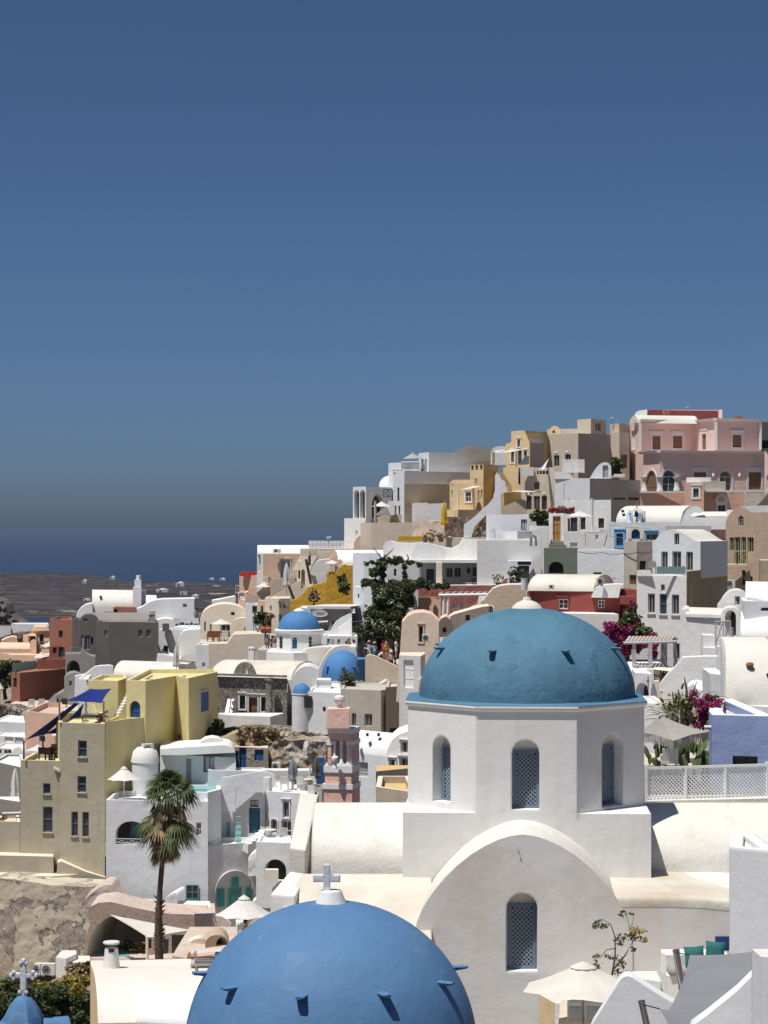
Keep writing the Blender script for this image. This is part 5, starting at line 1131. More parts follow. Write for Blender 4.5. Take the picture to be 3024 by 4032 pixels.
# church side parapet with lumpy lit top
reg('H');pa=House('stair_parapet','thick sloping white parapet left of the church vault','wall');pa.at(P(980,1800,66))
m=MB();q=[P(915,1535,63.5),P(1045,1552,63.5),P(1152,1078,73.5),P(1005,1062,73.5)];m.hexa([Vector((p.x,p.y,-16))for p in q],q);m.build('wall','church_vault',pa.root)
m=MB();q=[P(1062,1020,73),P(1120,1024,73),P(1120,1024,73.6),P(1062,1020,73.6)];m.hexa([p-Vector((0,0,1))for p in q],q);m.build('cap_block','white',pa.root)
# ------------------------------------------------------------------ pink bell tower
reg('H');bt=House('bell_tower','pink and white stepped bell tower left of the big drum','bell tower');Y0=76.0
cxx=XX(1290,Y0);M_=Matrix.Rotation(R(-14),3,'Z')
def tb(name,x0,x1,y0,y1,mat,dep=None,grow=0.0,parent=None):
 a,b=P(x0,y0,Y0),P(x1,y1,Y0);w=abs(b.x-a.x);m=MB();cx_=(a.x+b.x)/2
 m.box(Vector((cx_+0.22,Y0+0.75,(a.z+b.z)/2)),w+grow,(dep or w*0.78)+grow,abs(a.z-b.z),M_);return m.build(name,mat,parent or bt.root)
bt.at(P(1300,1180,Y0+.7))
tb('base',1165,1405,1060,1260,'pink_tower',1.05);tb('cornice',1152,1410,1018,1059,'paint_white',1.13);tb('plinth',1172,1398,925,1017,'pink_tower',1.0);tb('cornice',1164,1406,868,924,'paint_white',1.09)
tb('cornice',1176,1396,852,867,'paint_white',1.0)
for x0,x1 in((1196,1228),(1368,1400)):tb('pier',x0,x1,700,851,'pink_tower',.95)
tb('back_wall',1229,1367,640,851,'pink_tower',.25)
for x in(1240,1297,1352):
 p=P(x,851,Y0);m=MB();m.lathe(Vector((p.x+.16,Y0+.36,p.z)),[(.075,0),(.075,.06),(.055,.1),(.05,px(160,Y0)),(.075,px(165,Y0)),(.075,px(185,Y0)),(0,px(185,Y0))],12);m.build('column','paint_white',bt.root)
tb('cornice',1190,1412,662,699,'paint_white',1.1,parent=None)if False else None
for x0,x1 in((1188,1238),(1345,1408)):tb('impost',x0,x1,664,699,'paint_white',1.0)
tb('arch_wall',1198,1402,605,663,'pink_tower',.96);tb('cornice',1194,1408,562,604,'paint_white',1.02)
pl=Plane((XX(1210,Y0),Y0),(XX(1400,Y0-.25),Y0-.25))
rt=House.__new__(House);bt.extr((1208,Y0+.1),(1405,Y0-.12),[(1210,561),(1404,561),(1404,560),(1404,470),(1404,395),(1225,398),(1218,470)],D=.9,mat='pink_tower',roof='pink_tower',part='attic')
q=P(1320,390,Y0+.5);m=MB();m.lathe(q,[(.09,-.1),(.09,.06),(.07,.12),(.16,.2),(.2,.3),(.17,.4),(.08,.44),(0,.45)],14);m.build('finial','white_cool',bt.root)
q=P(1284,885,Y0);m=MB();m.lathe(Vector((q.x,Y0-.02,q.z)),[(.09,0),(.09,.05),(.06,.12),(.09,.22),(.13,.3),(.12,.4),(.06,.44),(0,.45)],14);m.build('finial','paint_white',bt.root)
# ------------------------------------------------------------------ far left of the village (A crop)
def bx(name,label,corners,yt,yb,mat,cat='house',**k):
 h=House(name,label,cat);h.box(corners,yt,yb,mat=mat,**k);return h
def ex(name,label,A,B,outline,mat,cat='house',**k):
 h=House(name,label,cat);h.extr(A,B,outline,mat=mat,**k);return h
reg('A')
bx('red_house','terracotta red house with one small window left of the dark grey house',[(405,254),(592,251)],490,830,'terracotta',D=6,roof='terracotta',ops=[(0,480,587,512,646,'brown')])
bx('red_house','deep red entrance front with two dark openings under the white parasol',[(402,248),(532,247)],715,830,'rust_red',D=2,roof='terracotta',par=0.1,ops=[(0,432,725,462,775,'dark'),(0,480,720,520,818,'dark')])
gh=House('grey_house','dark grey house with vaulted roof and chimney','house')
gh.box([(590,246),(655,244)],492,900,D=4,mat='dark_grey',roof='dark_grey',par=.1);gh.extr((650,243),(860,242),[(650,900),(650,500)]+list(reversed(arc(655,800,500,450)))[1:]+[(800,520),(860,520),(860,900)],D=5,mat='dark_grey',roof='mid_grey',ops=[(683,482,714,518,'wing',dict(arch=.4)),(662,622,684,715,'gshut'),(692,625,735,745,'wing'),(742,640,762,700,'dark')])
gh.vault((720,243.5),(1212,242.5),520,437,600,D=6,mat='dark_grey',roof='mid_grey')
gh.box([(785,241),(888,239.6),(1294,238.5)],515,900,D=4,mat='dark_grey',roof='mid_grey',par=.1,ref=1,ops=[(0,853,583,874,640,'wing'),(1,1129,580,1162,640,'wing'),(1,1194,577,1230,640,'wing')])
gh.box([(1214,243),(1264,242.6)],455,530,D=1.2,mat='mid_grey',roof='black',par=.15,part='chimney');gh.box([(1220,242.8),(1256,242.6)],425,455,D=.9,mat='tan_stucco',par=0,deep=0,part='chimney_cap')
ar_=ex('arched_terrace','grey terrace wall with a big dark arch below the dark grey house',(535,236),(780,234),[(535,1010),(535,780),(655,778),(670,735),(700,770),(740,795),(780,800),(780,1010)],'mid_grey','terrace',D=4,roof='mid_grey',ops=[(545,828,652,1000,'hole',dict(arch=1))])
railing('balcony_railing','grey blue balcony railing on the arched grey terrace',[P(552,778,236.2),P(645,778,235.6)],.72,'paint_bluegrey',.5)
bx('chimney','small terracotta chimney block behind the dark grey vault',[(925,262),(1110,261)],395,450,'terracotta','chimney',D=3,roof='terracotta',par=0,ops=[(0,930,408,958,445,'hole',dict(arch=1))])
bx('parapet_wall','low terracotta roof edge behind the dark grey vault',[(845,263),(925,262.5)],434,470,'terracotta','wall',D=2,roof='terracotta',par=0)
# white chapel on the ridge
wc=House('white_chapel','long white barrel vaulted chapel with slim bell tower on the left ridge','chapel')
wc.vault((752,268),(1096,266),392,252,480,D=6,mat='white_cool',roof='white_roof',deep=3,n=18);wc.vault((1178,269),(1278,268),362,296,480,D=5,mat='white_cool',roof='white',deep=3)
wc.extr((622,268),(756,267),[(622,500),(624,465),(640,430),(665,400),(700,375),(756,362),(756,500)],D=4,mat='white_cool',roof='white',part='apse')
for x,y in((822,312),(955,312),(1078,310)):
 m=MB();m.box(P(x,y,267.9),.22,.4,.28);m.build('vent','interior',wc.root)
for x0,x1,y0,y1,Y in((1085,1155,232,390,264),(1097,1153,172,233,264.2),(1117,1137,137,173,264.4),(1150,1186,258,395,265.5)):wc.box([(x0,Y),(x1,Y-.3)],y0,y1,D=1.2,mat='white_cool',roof='white',par=0,deep=.4,part='bell_tower')
ex('white_house','white house with swooping gable and small framed picture right of the ridge chapel',(1115,258),(1592,256),[(1115,520),(1118,410),(1160,395),(1210,360),(1260,340),(1330,331),(1450,328),(1592,324),(1585,345),(1592,520)],'white_cool',D=5,roof='white',ops=[(1493,368,1526,396,'curt')])
ex('white_house','low white dome shaped roof below the swooping gable',(1268,254),(1440,253),[(1268,620),(1268,500)]+list(reversed(arc(1272,1432,525,488)))[1:]+[(1440,620)],'white',D=4,roof='white')
bx('white_house','white house with two small windows right of the dark grey house',[(1294,246),(1486,245)],578,820,'white_cool',D=5,roof='white',ops=[(0,1335,712,1372,782,'dark'),(0,1426,716,1456,800,'dark')])
bx('roof_box','small dark machine box on the white roof below the swooping gable',[(1326,244.8),(1382,244.5)],530,578,'dark_grey','box',D=.8,roof='dark_grey',par=0,deep=.2)
ex('white_house','white barrel fronted house left of the cream vault',(1456,242),(1650,241),[(1456,840),(1460,680),(1475,620),(1500,592),(1550,580),(1650,576),(1650,840)],'white',D=5,roof='white')
for i,x in enumerate((1440,1530,1600)):chair(['white terrace chair at the left under the swooping gable','white terrace chair in the middle under the swooping gable','white terrace chair at the right under the swooping gable'][i],P(x,565,247+i*.3),R(180),'plastic_white','white chairs by the swooping gable',1.25)
bx('terrace','white terrace in front of the swooping gable',[(1410,246),(1650,245)],562,600,'white','terrace',D=6,roof='white',par=0)
ex('white_slope','white sloping roof between the dark grey house and the cream terrace',(1285,238),(1480,236),[(1270,900),(1285,775),(1330,780),(1400,795),(1480,820),(1480,900)],'white','roof',D=6,roof='white')
# peach houses at the far left
bx('peach_house','peach cube house with one dark door at the far left',[(262,288),(405,286)],585,720,'peach',D=6,roof='peach',par=.1,ops=[(0,322,615,356,700,'dark',dict(arch=.6))])
ex('peach_house','peach hipped roof crown on the far left cube house',(262,287.5),(405,285.5),[(262,590),(275,560),(300,553),(385,556),(405,590)],'peach',D=5,roof='peach')
bx('peach_house','low peach cube left of the taller peach house',[(188,284),(296,283)],622,720,'peach',D=5,roof='peach',par=.1,ops=[(0,232,632,290,700,'hole')])
h=House('peach_house','peach barrel vaulted house at the left edge','house');h.vault((-40,279),(245,278),735,682,800,D=5,mat='peach',roof='peach',deep=5)
ex('peach_house','small domed peach roof at the left edge',(10,286),(150,286),[(10,720),(12,670),(50,650),(100,636),(140,645),(150,720)],'peach',D=4,roof='peach')
ex('gate_pillar','peach pillar with pyramid cap beside the upper far parasol',(250,275),(298,275),[(250,820),(250,680),(274,660),(298,680),(298,820)],'peach','pillar',D=1.5,roof='peach')
bx('terrace_wall','peach terrace wall below the far left houses',[(-40,272),(410,270)],782,900,'peach','wall',D=4,roof='peach',par=.1,ops=[(0,32,830,72,870,'dark'),(0,290,845,312,900,'bshut')])
railing('balcony_railing','dark crossed railing beside the peach pillar',[P(300,738,276),P(396,738,275.6)],.9,'metal_dark',1.0,True,.05);railing('balcony_railing','dark crossed railing at the left edge on the peach terrace',[P(-20,815,272),P(72,815,272)],.5,'metal_dark',1.0,True,.05)
rough_wall('rubble_wall','dark rubble heap above the peach houses',(0,294),(270,294),[(0,645),(60,625),(130,605),(270,600)],[(0,700),(270,690)],'rubble',.6,24,8,3)
bx('grey_wall','long grey retaining wall in front of the bay',[(90,302),(262,300),(400,299)],530,640,'white_grey','wall',D=3,roof='white_grey',par=0)
rough_wall('rock_outcrop','dark volcanic rock at the left edge before the bay',(-50,306),(170,306),[(-50,320),(20,345),(60,380),(66,440),(110,480),(150,505),(200,530)],[(-50,640),(200,640)],'rock',1.5,30,26,5,cat='rock')
bx('grey_wall','pale low wall below the volcanic rock at the left edge',[(-50,300),(90,299)],548,640,'white_grey','wall',D=3,roof='rock',par=0)
for i,(x,y,Y,w,lb)in enumerate(((412,716,262,165,'white parasol in front of the terracotta house, upper of the pair'),(338,806,258,135,'white parasol below left of the terracotta house, lower of the pair'),(482,990,238,118,'pale blue white parasol against the red terrace house'),(5,1062,236,60,'white parasol cut by the left edge beside the tree'))):umbrella('parasol',lb,P(x,y,Y),px(w,Y),px(32,Y)*1.35,'cloth_white',8,'wood_grey',2.2)
rt_=House('red_house','long rust red terrace house with one tall window, far left','house')
rt_.box([(92,233),(162,231),(534,238)],932,1260,D=4,mat='rust_red',roof='terracotta',par=.2,ref=1,wallmats={0:'terracotta'},ops=[(0,108,972,137,1052,'brown')]);rt_.box([(302,240),(534,241)],822,1000,D=4,mat='rust_red',roof='terracotta',par=.2,wallmats={0:'terracotta'})
m=MB();m.hexa([P(100,928,231.5),P(295,900,234.5),P(295,900,234.7),P(100,928,231.7)],[p+Vector((0,0,.9))for p in(P(100,928,231.5),P(295,900,234.5),P(295,900,234.7),P(100,928,231.7))]);m.build('glass_balustrade','glass_screen',rt_.root)
rnd=random.Random(31);bush('olive_tree','dark green tree with thin trunk at the left edge beside the red terrace house',[(P(rnd.uniform(-10,190),rnd.uniform(860,1020),240+rnd.uniform(-2,2)),px(55,240),130,.38,0 if rnd.random()<.6 else 1,.8)for _ in range(26)]+[(P(rnd.uniform(120,230),rnd.uniform(850,900),243),px(40,240),90,.35,1,.7)for _ in range(7)],['leaf_dark','leaf_olive'],[([P(45,1150,240),P(35,1080,240),P(60,1000,240)],[.25,.2,.12]),([P(38,1080,240),P(10,1020,240)],[.15,.08])],2,cat='tree')
gs=ex('grey_house','small grey vaulted house with one window beside the pale blue parasol',(460,228),(705,226),[(460,1250),(462,1120),(500,1095),(525,1080),(525,985),(540,955),(570,938),(610,932),(650,945),(705,985),(705,1250)],'mid_grey',D=4,roof='mid_grey',ops=[(563,995,588,1042,'wing')])
ex('ramp_wall','grey ramp parapet in front of the red terrace house',(360,229),(465,227),[(360,1260),(360,1200),(380,1180),(450,1105),(462,1100),(465,1260)],'mid_grey','wall',D=.6,roof='mid_grey')
for i,(x,y)in enumerate(((255,1230),(335,1228),(520,1225))):chair(['white deck chair in front of the red terrace house, left','white deck chair in front of the red terrace house, right','dark folding chair on the pink roof edge by the grey ramp'][i],P(x,y+4,224),R(200),'plastic_white' if i<2 else 'wood_dark','chairs by the red terrace house',1.25)
bx('terrace','tan terrace in front of the red terrace house',[(-40,221),(720,219)],1232,1300,'beige','terrace',D=12,roof='beige',par=0,deep=6)
rough_wall('stone_terrace_wall','rough fieldstone terrace wall at the left edge',(-50,212),(210,210),[(-50,1195),(60,1200),(130,1225),(210,1235)],[(-50,1345),(210,1345)],'rubble',.5,30,14,2)
# white terraces at the left edge, pink box house, white roofs behind the yellow house
bx('white_house','flat white roofs at the left edge below the fieldstone wall',[(-50,204),(206,202)],1325,1560,'white_cool',D=7,roof='white',par=.05)
reg('G')
bx('white_house','white terrace front with closed shutters at the left edge',[(-50,196),(210,194)],612,720,'white',D=3,roof='white',par=.1,ops=[(0,38,625,110,672,'wshut'),(0,122,628,190,690,'wshut')])
bx('white_house','lower white terrace with dark doors at the left edge',[(-50,188),(225,186)],712,830,'white_grey',D=4,roof='white',par=.1,ops=[(0,-5,728,12,760,'dark'),(0,36,730,58,762,'dark'),(0,60,730,92,762,'wing')])
ex('white_house','little white sloped stair house left of the pink box house',(95,184),(195,183),[(90,800),(95,745),(120,715),(150,710),(190,750),(195,800)],'white',D=2,roof='white')
ph=bx('pink_house','dusty pink box house behind the navy sails',[(208,180),(476,177),(520,181)],415,760,'peach_dark',D=8,roof='peach_dark',par=.4,ref=0,wallmats={0:'pink_wall'},ops=[(0,320,615,368,670,'winp')])
umbrella('parasol','square white canopy parasol in front of the pink box house',P(310,735,170),px(215,170),px(45,170),'cloth_white',4,'paint_white',2.2,valance=.2);umbrella('parasol','small white parasol corner beside the yellow tower',P(450,612,172),px(70,172),px(18,172),'cloth_white',8,'wood_grey',2.2)
bx('grey_house','plain shaded grey wall at the left edge behind the closed parasol',[(-60,166),(200,161)],822,1350,'mid_grey',D=5,roof='white',par=.15,cap='white_grey')
bx('terrace_wall','grey terrace wall with pale edge left of the yellow house',[(-60,158),(15,157),(162,155.5)],1155,1350,'mid_grey','wall',D=.5,roof='white',par=0,ref=2)
closed_umbrella('closed white parasol against the grey wall at the left edge',P(125,1240,159),3.2,'cloth_white',w=.36)
lounger('sun lounger with white towel on the terrace left of the yellow house',P(120,1290,153),R(15),'cloth_white','wood_dark')
wr=House('white_house','bright white barrel roof behind the yellow house','house');reg('A');wr.vault((925,190),(1490,187),955,832,1010,D=7,mat='white',roof='white_roof',deep=5,n=18,skew=.2)
ex('white_house','white stepped gable wall left of the bright barrel roof',(608,186),(925,184),[(608,1150),(612,960),(690,945),(720,925),(770,885),(810,875),(895,870),(925,880),(925,1000),(720,985),(720,1150)],'white_cool',D=1.2,roof='white')
bx('white_house','plain white house side between navy sail and yellow roof',[(638,176),(722,175)],980,1250,'white_cool',D=5,roof='white',par=.05)
closed_umbrella('closed cream parasol at the end of the bright barrel roof',P(1440,960,186),2.7,'cloth_cream',w=.3);sail('shade_sail','cream awning beside the closed cream parasol',[P(1420,815,187),P(1560,835,186),P(1575,850,189),P(1450,840,190)],.05,'cloth_cream')
# far small white houses on the headland
reg('N')
for i,(u,v,w,h_,lb)in enumerate(((710,2302,42,18,'tiny white chapel on the far headland'),(335,2292,22,16,'tiny grey house on the headland behind the bell tower'),(724,2335,34,20,'tiny white farmhouse right of the ridge chapel'),(835,2281,22,9,'tiny white hut on the headland crest, left of the pair'),(878,2282,28,10,'tiny white hut on the headland crest, right of the pair'),(445,2277,24,14,'tiny pale house on the headland crest behind the barrel chapel'),(640,2326,60,14,'tiny white ruin row on the far headland'),(770,2350,34,16,'tiny low white house below the farmhouse on the headland'),(345,2362,36,10,'tiny white walls just left of the ridge chapel'))):
 Y=3150.0;k=Y/F;x=(u-UC)*k;z=(HV-v)*k;h=House('far_house',lb,'house');h.at((x,Y,z-h_*k/2));m=MB();m.box(Vector((x,Y,z)),w*k*.8,14,h_*k*.8);m.build('wall','white_grey',h.root);m=MB();m.box(Vector((x-w*k*.12,Y-7.1,z-h_*k*.1)),w*k*.12,.4,h_*k*.5);m.build('door','interior',h.root)
 m=MB();m.lathe(Vector((x+w*k*.05,Y,z+h_*k*.4-.05)),[(w*k*.25,0),(w*k*.2,h_*k*.22),(0,h_*k*.32)],10);m.build('roof','white_grey',h.root);GROUND.pop()
 # ------------------------------------------------------------------ centre: blue domed church, stone house, shop street (B and H crops)
reg('B')
cvh=ex('cream_house','cream house with broad vaulted gable left of the small blue dome',(-20,224),(400,221),[(-25,1150),(-25,905)]+list(reversed(arc(-20,380,905,785,16)))[1:]+[(400,915),(470,960),(470,1150)],'cream',D=7,roof='cream',ops=[(225,850,257,878,'dark'),(8,930,22,1010,'wing'),(55,945,68,1010,'wing'),(140,950,218,1062,'wdoor')])
ex('cream_house','small cream porch vault in front of the broad cream gable',(240,219.5),(470,219),[(245,1120),(248,925),(270,905),(310,897),(350,900),(395,920),(430,955),(470,960),(470,1120)],'cream',D=2,roof='cream',ops=[(335,975,432,1030,'wing')])
ex('chimney','cream tapered chimney on the right of the broad cream gable',(345,223),(395,223),[(340,930),(352,850),(362,790),(380,795),(395,860),(395,930)],'cream','chimney',D=1.2,roof='cream')
umbrella('parasol','white parasol on the terrace of the broad cream house',P(148,948,217),px(186,217),px(42,217),'cloth_white',8,'wood_grey',2.6)
for i,x in enumerate((60,105,165)):chair(['brown deck chair on the cream terrace, left','brown deck chair on the cream terrace, middle','white deck chair on the cream terrace under the parasol'][i],P(x,1104,216),R(190+15*i),'wood_brown' if i<2 else 'plastic_white','chairs on the cream terrace',1.35)
ex('terrace_wall','beige retaining wall of the cream house terrace',(-30,212),(505,210),[(-30,1400),(-30,1100),(50,1110),(195,1110),(215,1080),(250,1035),(380,1030),(500,1028),(505,1400)],'beige','wall',D=7,roof='beige')
bx('white_house','white strip house below the cream terrace at the left',[(-60,205),(48,204)],1115,1380,'white_grey',D=3,roof='white',par=.1,ops=[(0,-10,1262,16,1300,'wdoor')])
ch2=bx('chimney','small white square chimney with openings before the beige wall',[(370,196),(414,195.6)],1138,1230,'white','chimney',D=.9,roof='white',par=.0,ops=[(0,374,1150,386,1168,'hole'),(0,396,1150,408,1168,'hole')])
# small blue domed church
sc=House('domed_church','white church with small sky blue dome in the middle of the village','church')
Yc=186.0;cx_=XX(783,Yc);ap=px(360,Yc)/2/1.0;zt_=ZZ(1008,Yc-ap);zb_=ZZ(1190,Yc-ap);sc.at((cx_,Yc,zb_-3));oc=[]
for k in range(8):
 a=R(4)+R(22.5+45*k)-R(135);oc.append((cx_+ap/math.cos(R(22.5))*math.cos(a),Yc+ap/math.cos(R(22.5))*math.sin(a)))
m=MB();ops_=[]
for k in range(8):
 pl=Plane(oc[k],oc[(k+1)%8]);mine=[]
 for kk,w,st_ in((0,(727,1055,768,1150),'sky'),):
  if kk==k:
   o=sc.opening(pl,*w,st_,arch=1.0)
   if o:o['rec']=.3 if st_!='sky' else .12;mine.append(o)
 m.poly([pl.pt(0,zb_-1),pl.pt(pl.L,zb_-1),pl.pt(pl.L,zt_),pl.pt(0,zt_)],[[pl.pt(*h)for h in o['hole']]for o in mine],0,pl.n)
 for o in mine:sc.reveal(m,o)
 ops_+=mine
m.build('drum_wall','white',sc.root)
for o in ops_:
 sc.fill(o)
for k,x_ in((7,636),(1,874)):
 pl=Plane(oc[k],oc[(k+1)%8])
 for y_ in(1068,1098,1128):
  a,z=pl.hit(x_,y_);m=MB();m.poly([pl.pt(a+.2*math.cos(2*math.pi*i/12),z+.2*math.sin(2*math.pi*i/12),.012)for i in range(12)],(),0,pl.n);m.build('round_pane','glass_dark',sc.root)
def oring(a_,z):return[Vector((cx_+a_/math.cos(R(22.5))*math.cos(R(4)+R(22.5+45*k)-R(135)),Yc+a_/math.cos(R(22.5))*math.sin(R(4)+R(22.5+45*k)-R(135)),z))for k in range(8)]
m=MB();m.loft([oring(ap+.004,zt_-.25),oring(ap+.2,zt_-.1),oring(ap+.22,zt_+.05),oring(ap-.1,zt_+.12)],0,True,True,False);m.build('cornice','white',sc.root)
rd=px(345,Yc)/2;hd=ZZ(838,Yc)-zt_-.1;m=MB();m.lathe((cx_,Yc,zt_+.1),[(rd,-.1)]+[(rd*math.cos(math.pi/2*i/14),hd*math.sin(math.pi/2*i/14))for i in range(15)],48);dm_=m.build('dome','dome_sky',sc.root);m=MB();m.lathe((cx_,Yc,zt_+hd+.05),[(.48,0),(.35,.15),(0,.3)],14);m.build('cap_stone','white',dm_)
sc.box([(515,183.5),(740,182),(985,183.5)],1185,1300,D=6,mat='white',roof='white',par=0,ref=1,part='base',deep=3)
# broad vault to the right with arched front
sc.extr((740,180.5),(1250,179),[(740,1330),(740,1330),(940,1320),(985,1230),(1030,1165),(1080,1135),(1140,1122),(1195,1130),(1235,1160),(1252,1200),(1252,1400),(940,1400)],D=2.0,mat='white_grey',roof='white_roof',part='apse_arch')
sc.extr((745,183),(1250,181.5),[(720,1340),(750,1245),(790,1185),(850,1148),(920,1138),(1250,1135),(1250,1340)],D=4,mat='white_roof',roof='white_roof',part='vault')
hd_c=P(1140,1380,177.5);rh=px(342,177.5)/2;hh_=ZZ(1160,177.5)-hd_c.z;m=MB();m.lathe(hd_c,[(rh*1.02,-.3)]+[(rh*math.cos(math.pi/2*i/12),hh_*math.sin(math.pi/2*i/12))for i in range(13)],40);hb=m.build('half_dome','dome_sky',sc.root)
for k,a in enumerate((-48,2,35)):spike(hb,hd_c,rh,hh_,R(a),hh_*.42,.36,.26,'dome_sky')
m=MB();m.lathe(hd_c-Vector((0,0,3.5)),[(rh*1.06,0),(rh*1.06,3.25),(rh*.9,3.3)],40);m.build('apse_wall','white',sc.root)
sc.box([(1255,176.5),(1325,177)],1238,1400,D=2.5,mat='dome_sky',roof='dome_sky',par=0,part='blue_buttress',deep=.5)
# long front vault over the stone house
sh=House('stone_house','grey rubble stone house under a long white vault','house')
sh.vault((52,175),(715,173),1400,1240,1420,D=8,mat='white',roof='church_roof',n=18,skew=.3)
sh.extr((245,174.2),(440,173.6),[(243,1395)]+list(reversed(arc(243,437,1395,1256)))[1:]+[(437,1400)],D=3.5,mat='stone_wall',roof='white_roof',part='dormer',ops=[(338,1285,364,1380,'wshut',dict(arch=1))])
sh.extr((690,172.5),(945,171.5),[(690,1540),(690,1405),(720,1400),(750,1350),(790,1310),(830,1295),(870,1292),(910,1305),(945,1325),(945,1540)],D=5,mat='white_grey',roof='white_roof',part='vault_end')
reg('H')
sh.box([(322,173.6),(892,171.2)],132,560,D=5,mat='stone_wall',roof='white_roof',par=0,deep=2,ops=[(0,508,285,554,398,'brown',dict(surround='white',sw=.12)),(0,683,300,726,418,'brown',dict(surround='white',sw=.12)),(0,583,300,652,462,'wood',dict(surround='white_grey',sw=.14))])
m=MB();pl=sh.planes[0]
a,z=pl.hit(322,120);b,z2=pl.hit(892,128);m.hexa([pl.pt(0,z-.02,.0),pl.pt(pl.L,z-.02,.0),pl.pt(pl.L,z-.02,.35),pl.pt(0,z-.02,.35)],[pl.pt(0,z+.14,.0),pl.pt(pl.L,z+.14,.0),pl.pt(pl.L,z+.14,.35),pl.pt(0,z+.14,.35)]);m.build('eave','stone_wall',sh.root)
p=P(745,460,170.9);m=MB();m.lathe(p,[(.3,0),(.27,.1),(.25,2.7),(.34,2.8),(.34,3.0),(0,3.0)],12);m.build('column','stone_wall',sh.root)
bw_=House('parapet_wall','white parapet wall in front of the rubble stone house','wall');bw_.box([(330,169.5),(440,168.2),(755,167.0),(860,170)],460,600,D=.5,mat='white_grey',roof='white',par=0,ref=2,wallmats={1:'white'},deep=1)
# leaning advertising board with its letter
bd=empty('leaning_board',P(415,458,170.6));tag(bd,'white board with a big black letter S leaning on the stone house','board');m=MB();q=[P(378,458,169.9),P(440,458,169.9),P(462,320,171.2),P(408,320,171.2)];nn=(q[1]-q[0]).cross(q[3]-q[0]).normalized()*.06;m.hexa(q,[p+nn for p in q]);m.build('panel','paint_white',bd)
fc=bpy.data.curves.new('letter','FONT');fc.body='S';fc.extrude=.01;fc.size=1.5;tmp=bpy.data.objects.new('letter_tmp',fc);COL.objects.link(tmp);dg=bpy.context.evaluated_depsgraph_get();me=bpy.data.meshes.new_from_object(tmp.evaluated_get(dg));bpy.data.objects.remove(tmp)
ux=(q[1]-q[0]).normalized();uz=(q[3]-q[0]).normalized();org=P(425,402,170.3);nrm=ux.cross(uz).normalized()
for v in me.vertices:c_=v.co.copy();v.co=org+ux*c_.x*.75+uz*c_.y*.9+nrm*(.072+c_.z)-bd.location
me.materials.append(MAT['black']);lo=bpy.data.objects.new('letter',me);COL.objects.link(lo);lo.parent=bd
m=MB();a,b=q[0].lerp(q[1],.55)+nrm*.085,q[3].lerp(q[2],.45)+nrm*.085;m.hexa([a,a+ux*.07,b+ux*.07,b],[p-nrm*.02 for p in(a,a+ux*.07,b+ux*.07,b)]);m.build('seam','metal_dark',bd)
# round white turret with little blue dome
tu=House('domed_turret','round white turret with tiny blue dome right of the stone house','turret');Yt=164.0;c_=P(1012,600,Yt);tu.at(c_);r_=px(80,Yt);zt_=ZZ(278,Yt)-c_.z
m=MB();m.lathe(c_-Vector((0,0,1)),[(r_,0),(r_,zt_+.95),(r_*1.05,zt_+1.0),(r_*1.05,zt_+1.08),(0,zt_+1.08)],30);m.build('wall','white_cool',tu.root);rd=px(75,Yt);hd=ZZ(185,Yt)-ZZ(272,Yt);m=MB();m.lathe(c_+Vector((0,0,zt_+.05)),[(rd*math.cos(math.pi/2*i/10),hd*math.sin(math.pi/2*i/10))for i in range(11)],30);m.build('dome','dome_sky',tu.root)
m=MB();m.box(P(1064,337,Yt-r_*.75),.55,.6,.85);m.build('window','interior',tu.root)
bx('white_house','white house side with tiny windows right of the domed turret',[(1062,163.5),(1335,162)],256,640,'white_cool',D=5,roof='white',par=.1,ops=[(0,1183,380,1208,420,'dark'),(0,1290,250,1292,252,'dark')])
bh_=bx('beige_house','grey beige house with three dark windows behind the bell tower',[(1330,161.5),(1660,160),(1790,163)],245,600,'beige_grey',D=6,roof='beige_grey',par=.12,ref=1,ops=[(0,1420,432,1456,535,'wing'),(0,1525,437,1588,540,'wing')])
reg('I');bx('beige_house','right hand shaded wing of the grey beige house beside the big dome',[(28,159.5),(172,161)],612,900,'beige_grey',D=5,roof='beige',par=.2,ops=[(0,52,856,110,890,'dark'),(0,116,856,146,890,'dark')])
reg('B')
bx('roof_hatch','white slatted roof hatch box before the blue half dome',[(925,168.5),(1045,168)],1402,1495,'white_grey','hatch',D=2,roof='white',par=.0,deep=.5,ops=[(0,932,1412,1040,1490,'wshut')])
bx('terrace','white roof terrace before the blue half dome',[(870,167),(1130,165.5)],1492,1600,'white_cool','terrace',D=8,roof='white',par=0,deep=2)
ex('curved_wall','beige curved lounge wall right of the blue half dome',(1322,175),(1620,173),[(1322,1500),(1322,1230),(1335,1205),(1370,1198),(1420,1215),(1480,1245),(1540,1275),(1620,1310),(1620,1500)],'beige_dark','wall',D=.9,roof='cream')
for i,(x,lb)in enumerate(((1340,'small topiary in a black pot on the roof terrace, left'),(1210,'slender olive in a black pot beside the blue half dome'),(1168,'slim potted shrub before the blue half dome'))):pot(lb,P(x if i else 1175,1482 if i else 1485,166),.35,.5,60,'leaf_olive',i+5,.3,'black',1.6 if i!=1 else 1.2)if i else None
lounger('beige sun lounger with striped towel on the lounge terrace',P(1395,1478,168),R(20),'cloth_cream','beige',L=2.2);lounger('wicker sofa with dark cushions on the lounge terrace',P(1530,1460,171),R(4),'cloth_charcoal','beige_dark',L=3.0)
bx('terrace','beige lounge terrace behind the grey beige house',[(1120,166.5),(1640,165)],1492,1560,'beige_grey','terrace',D=8,roof='beige',par=0,deep=2)
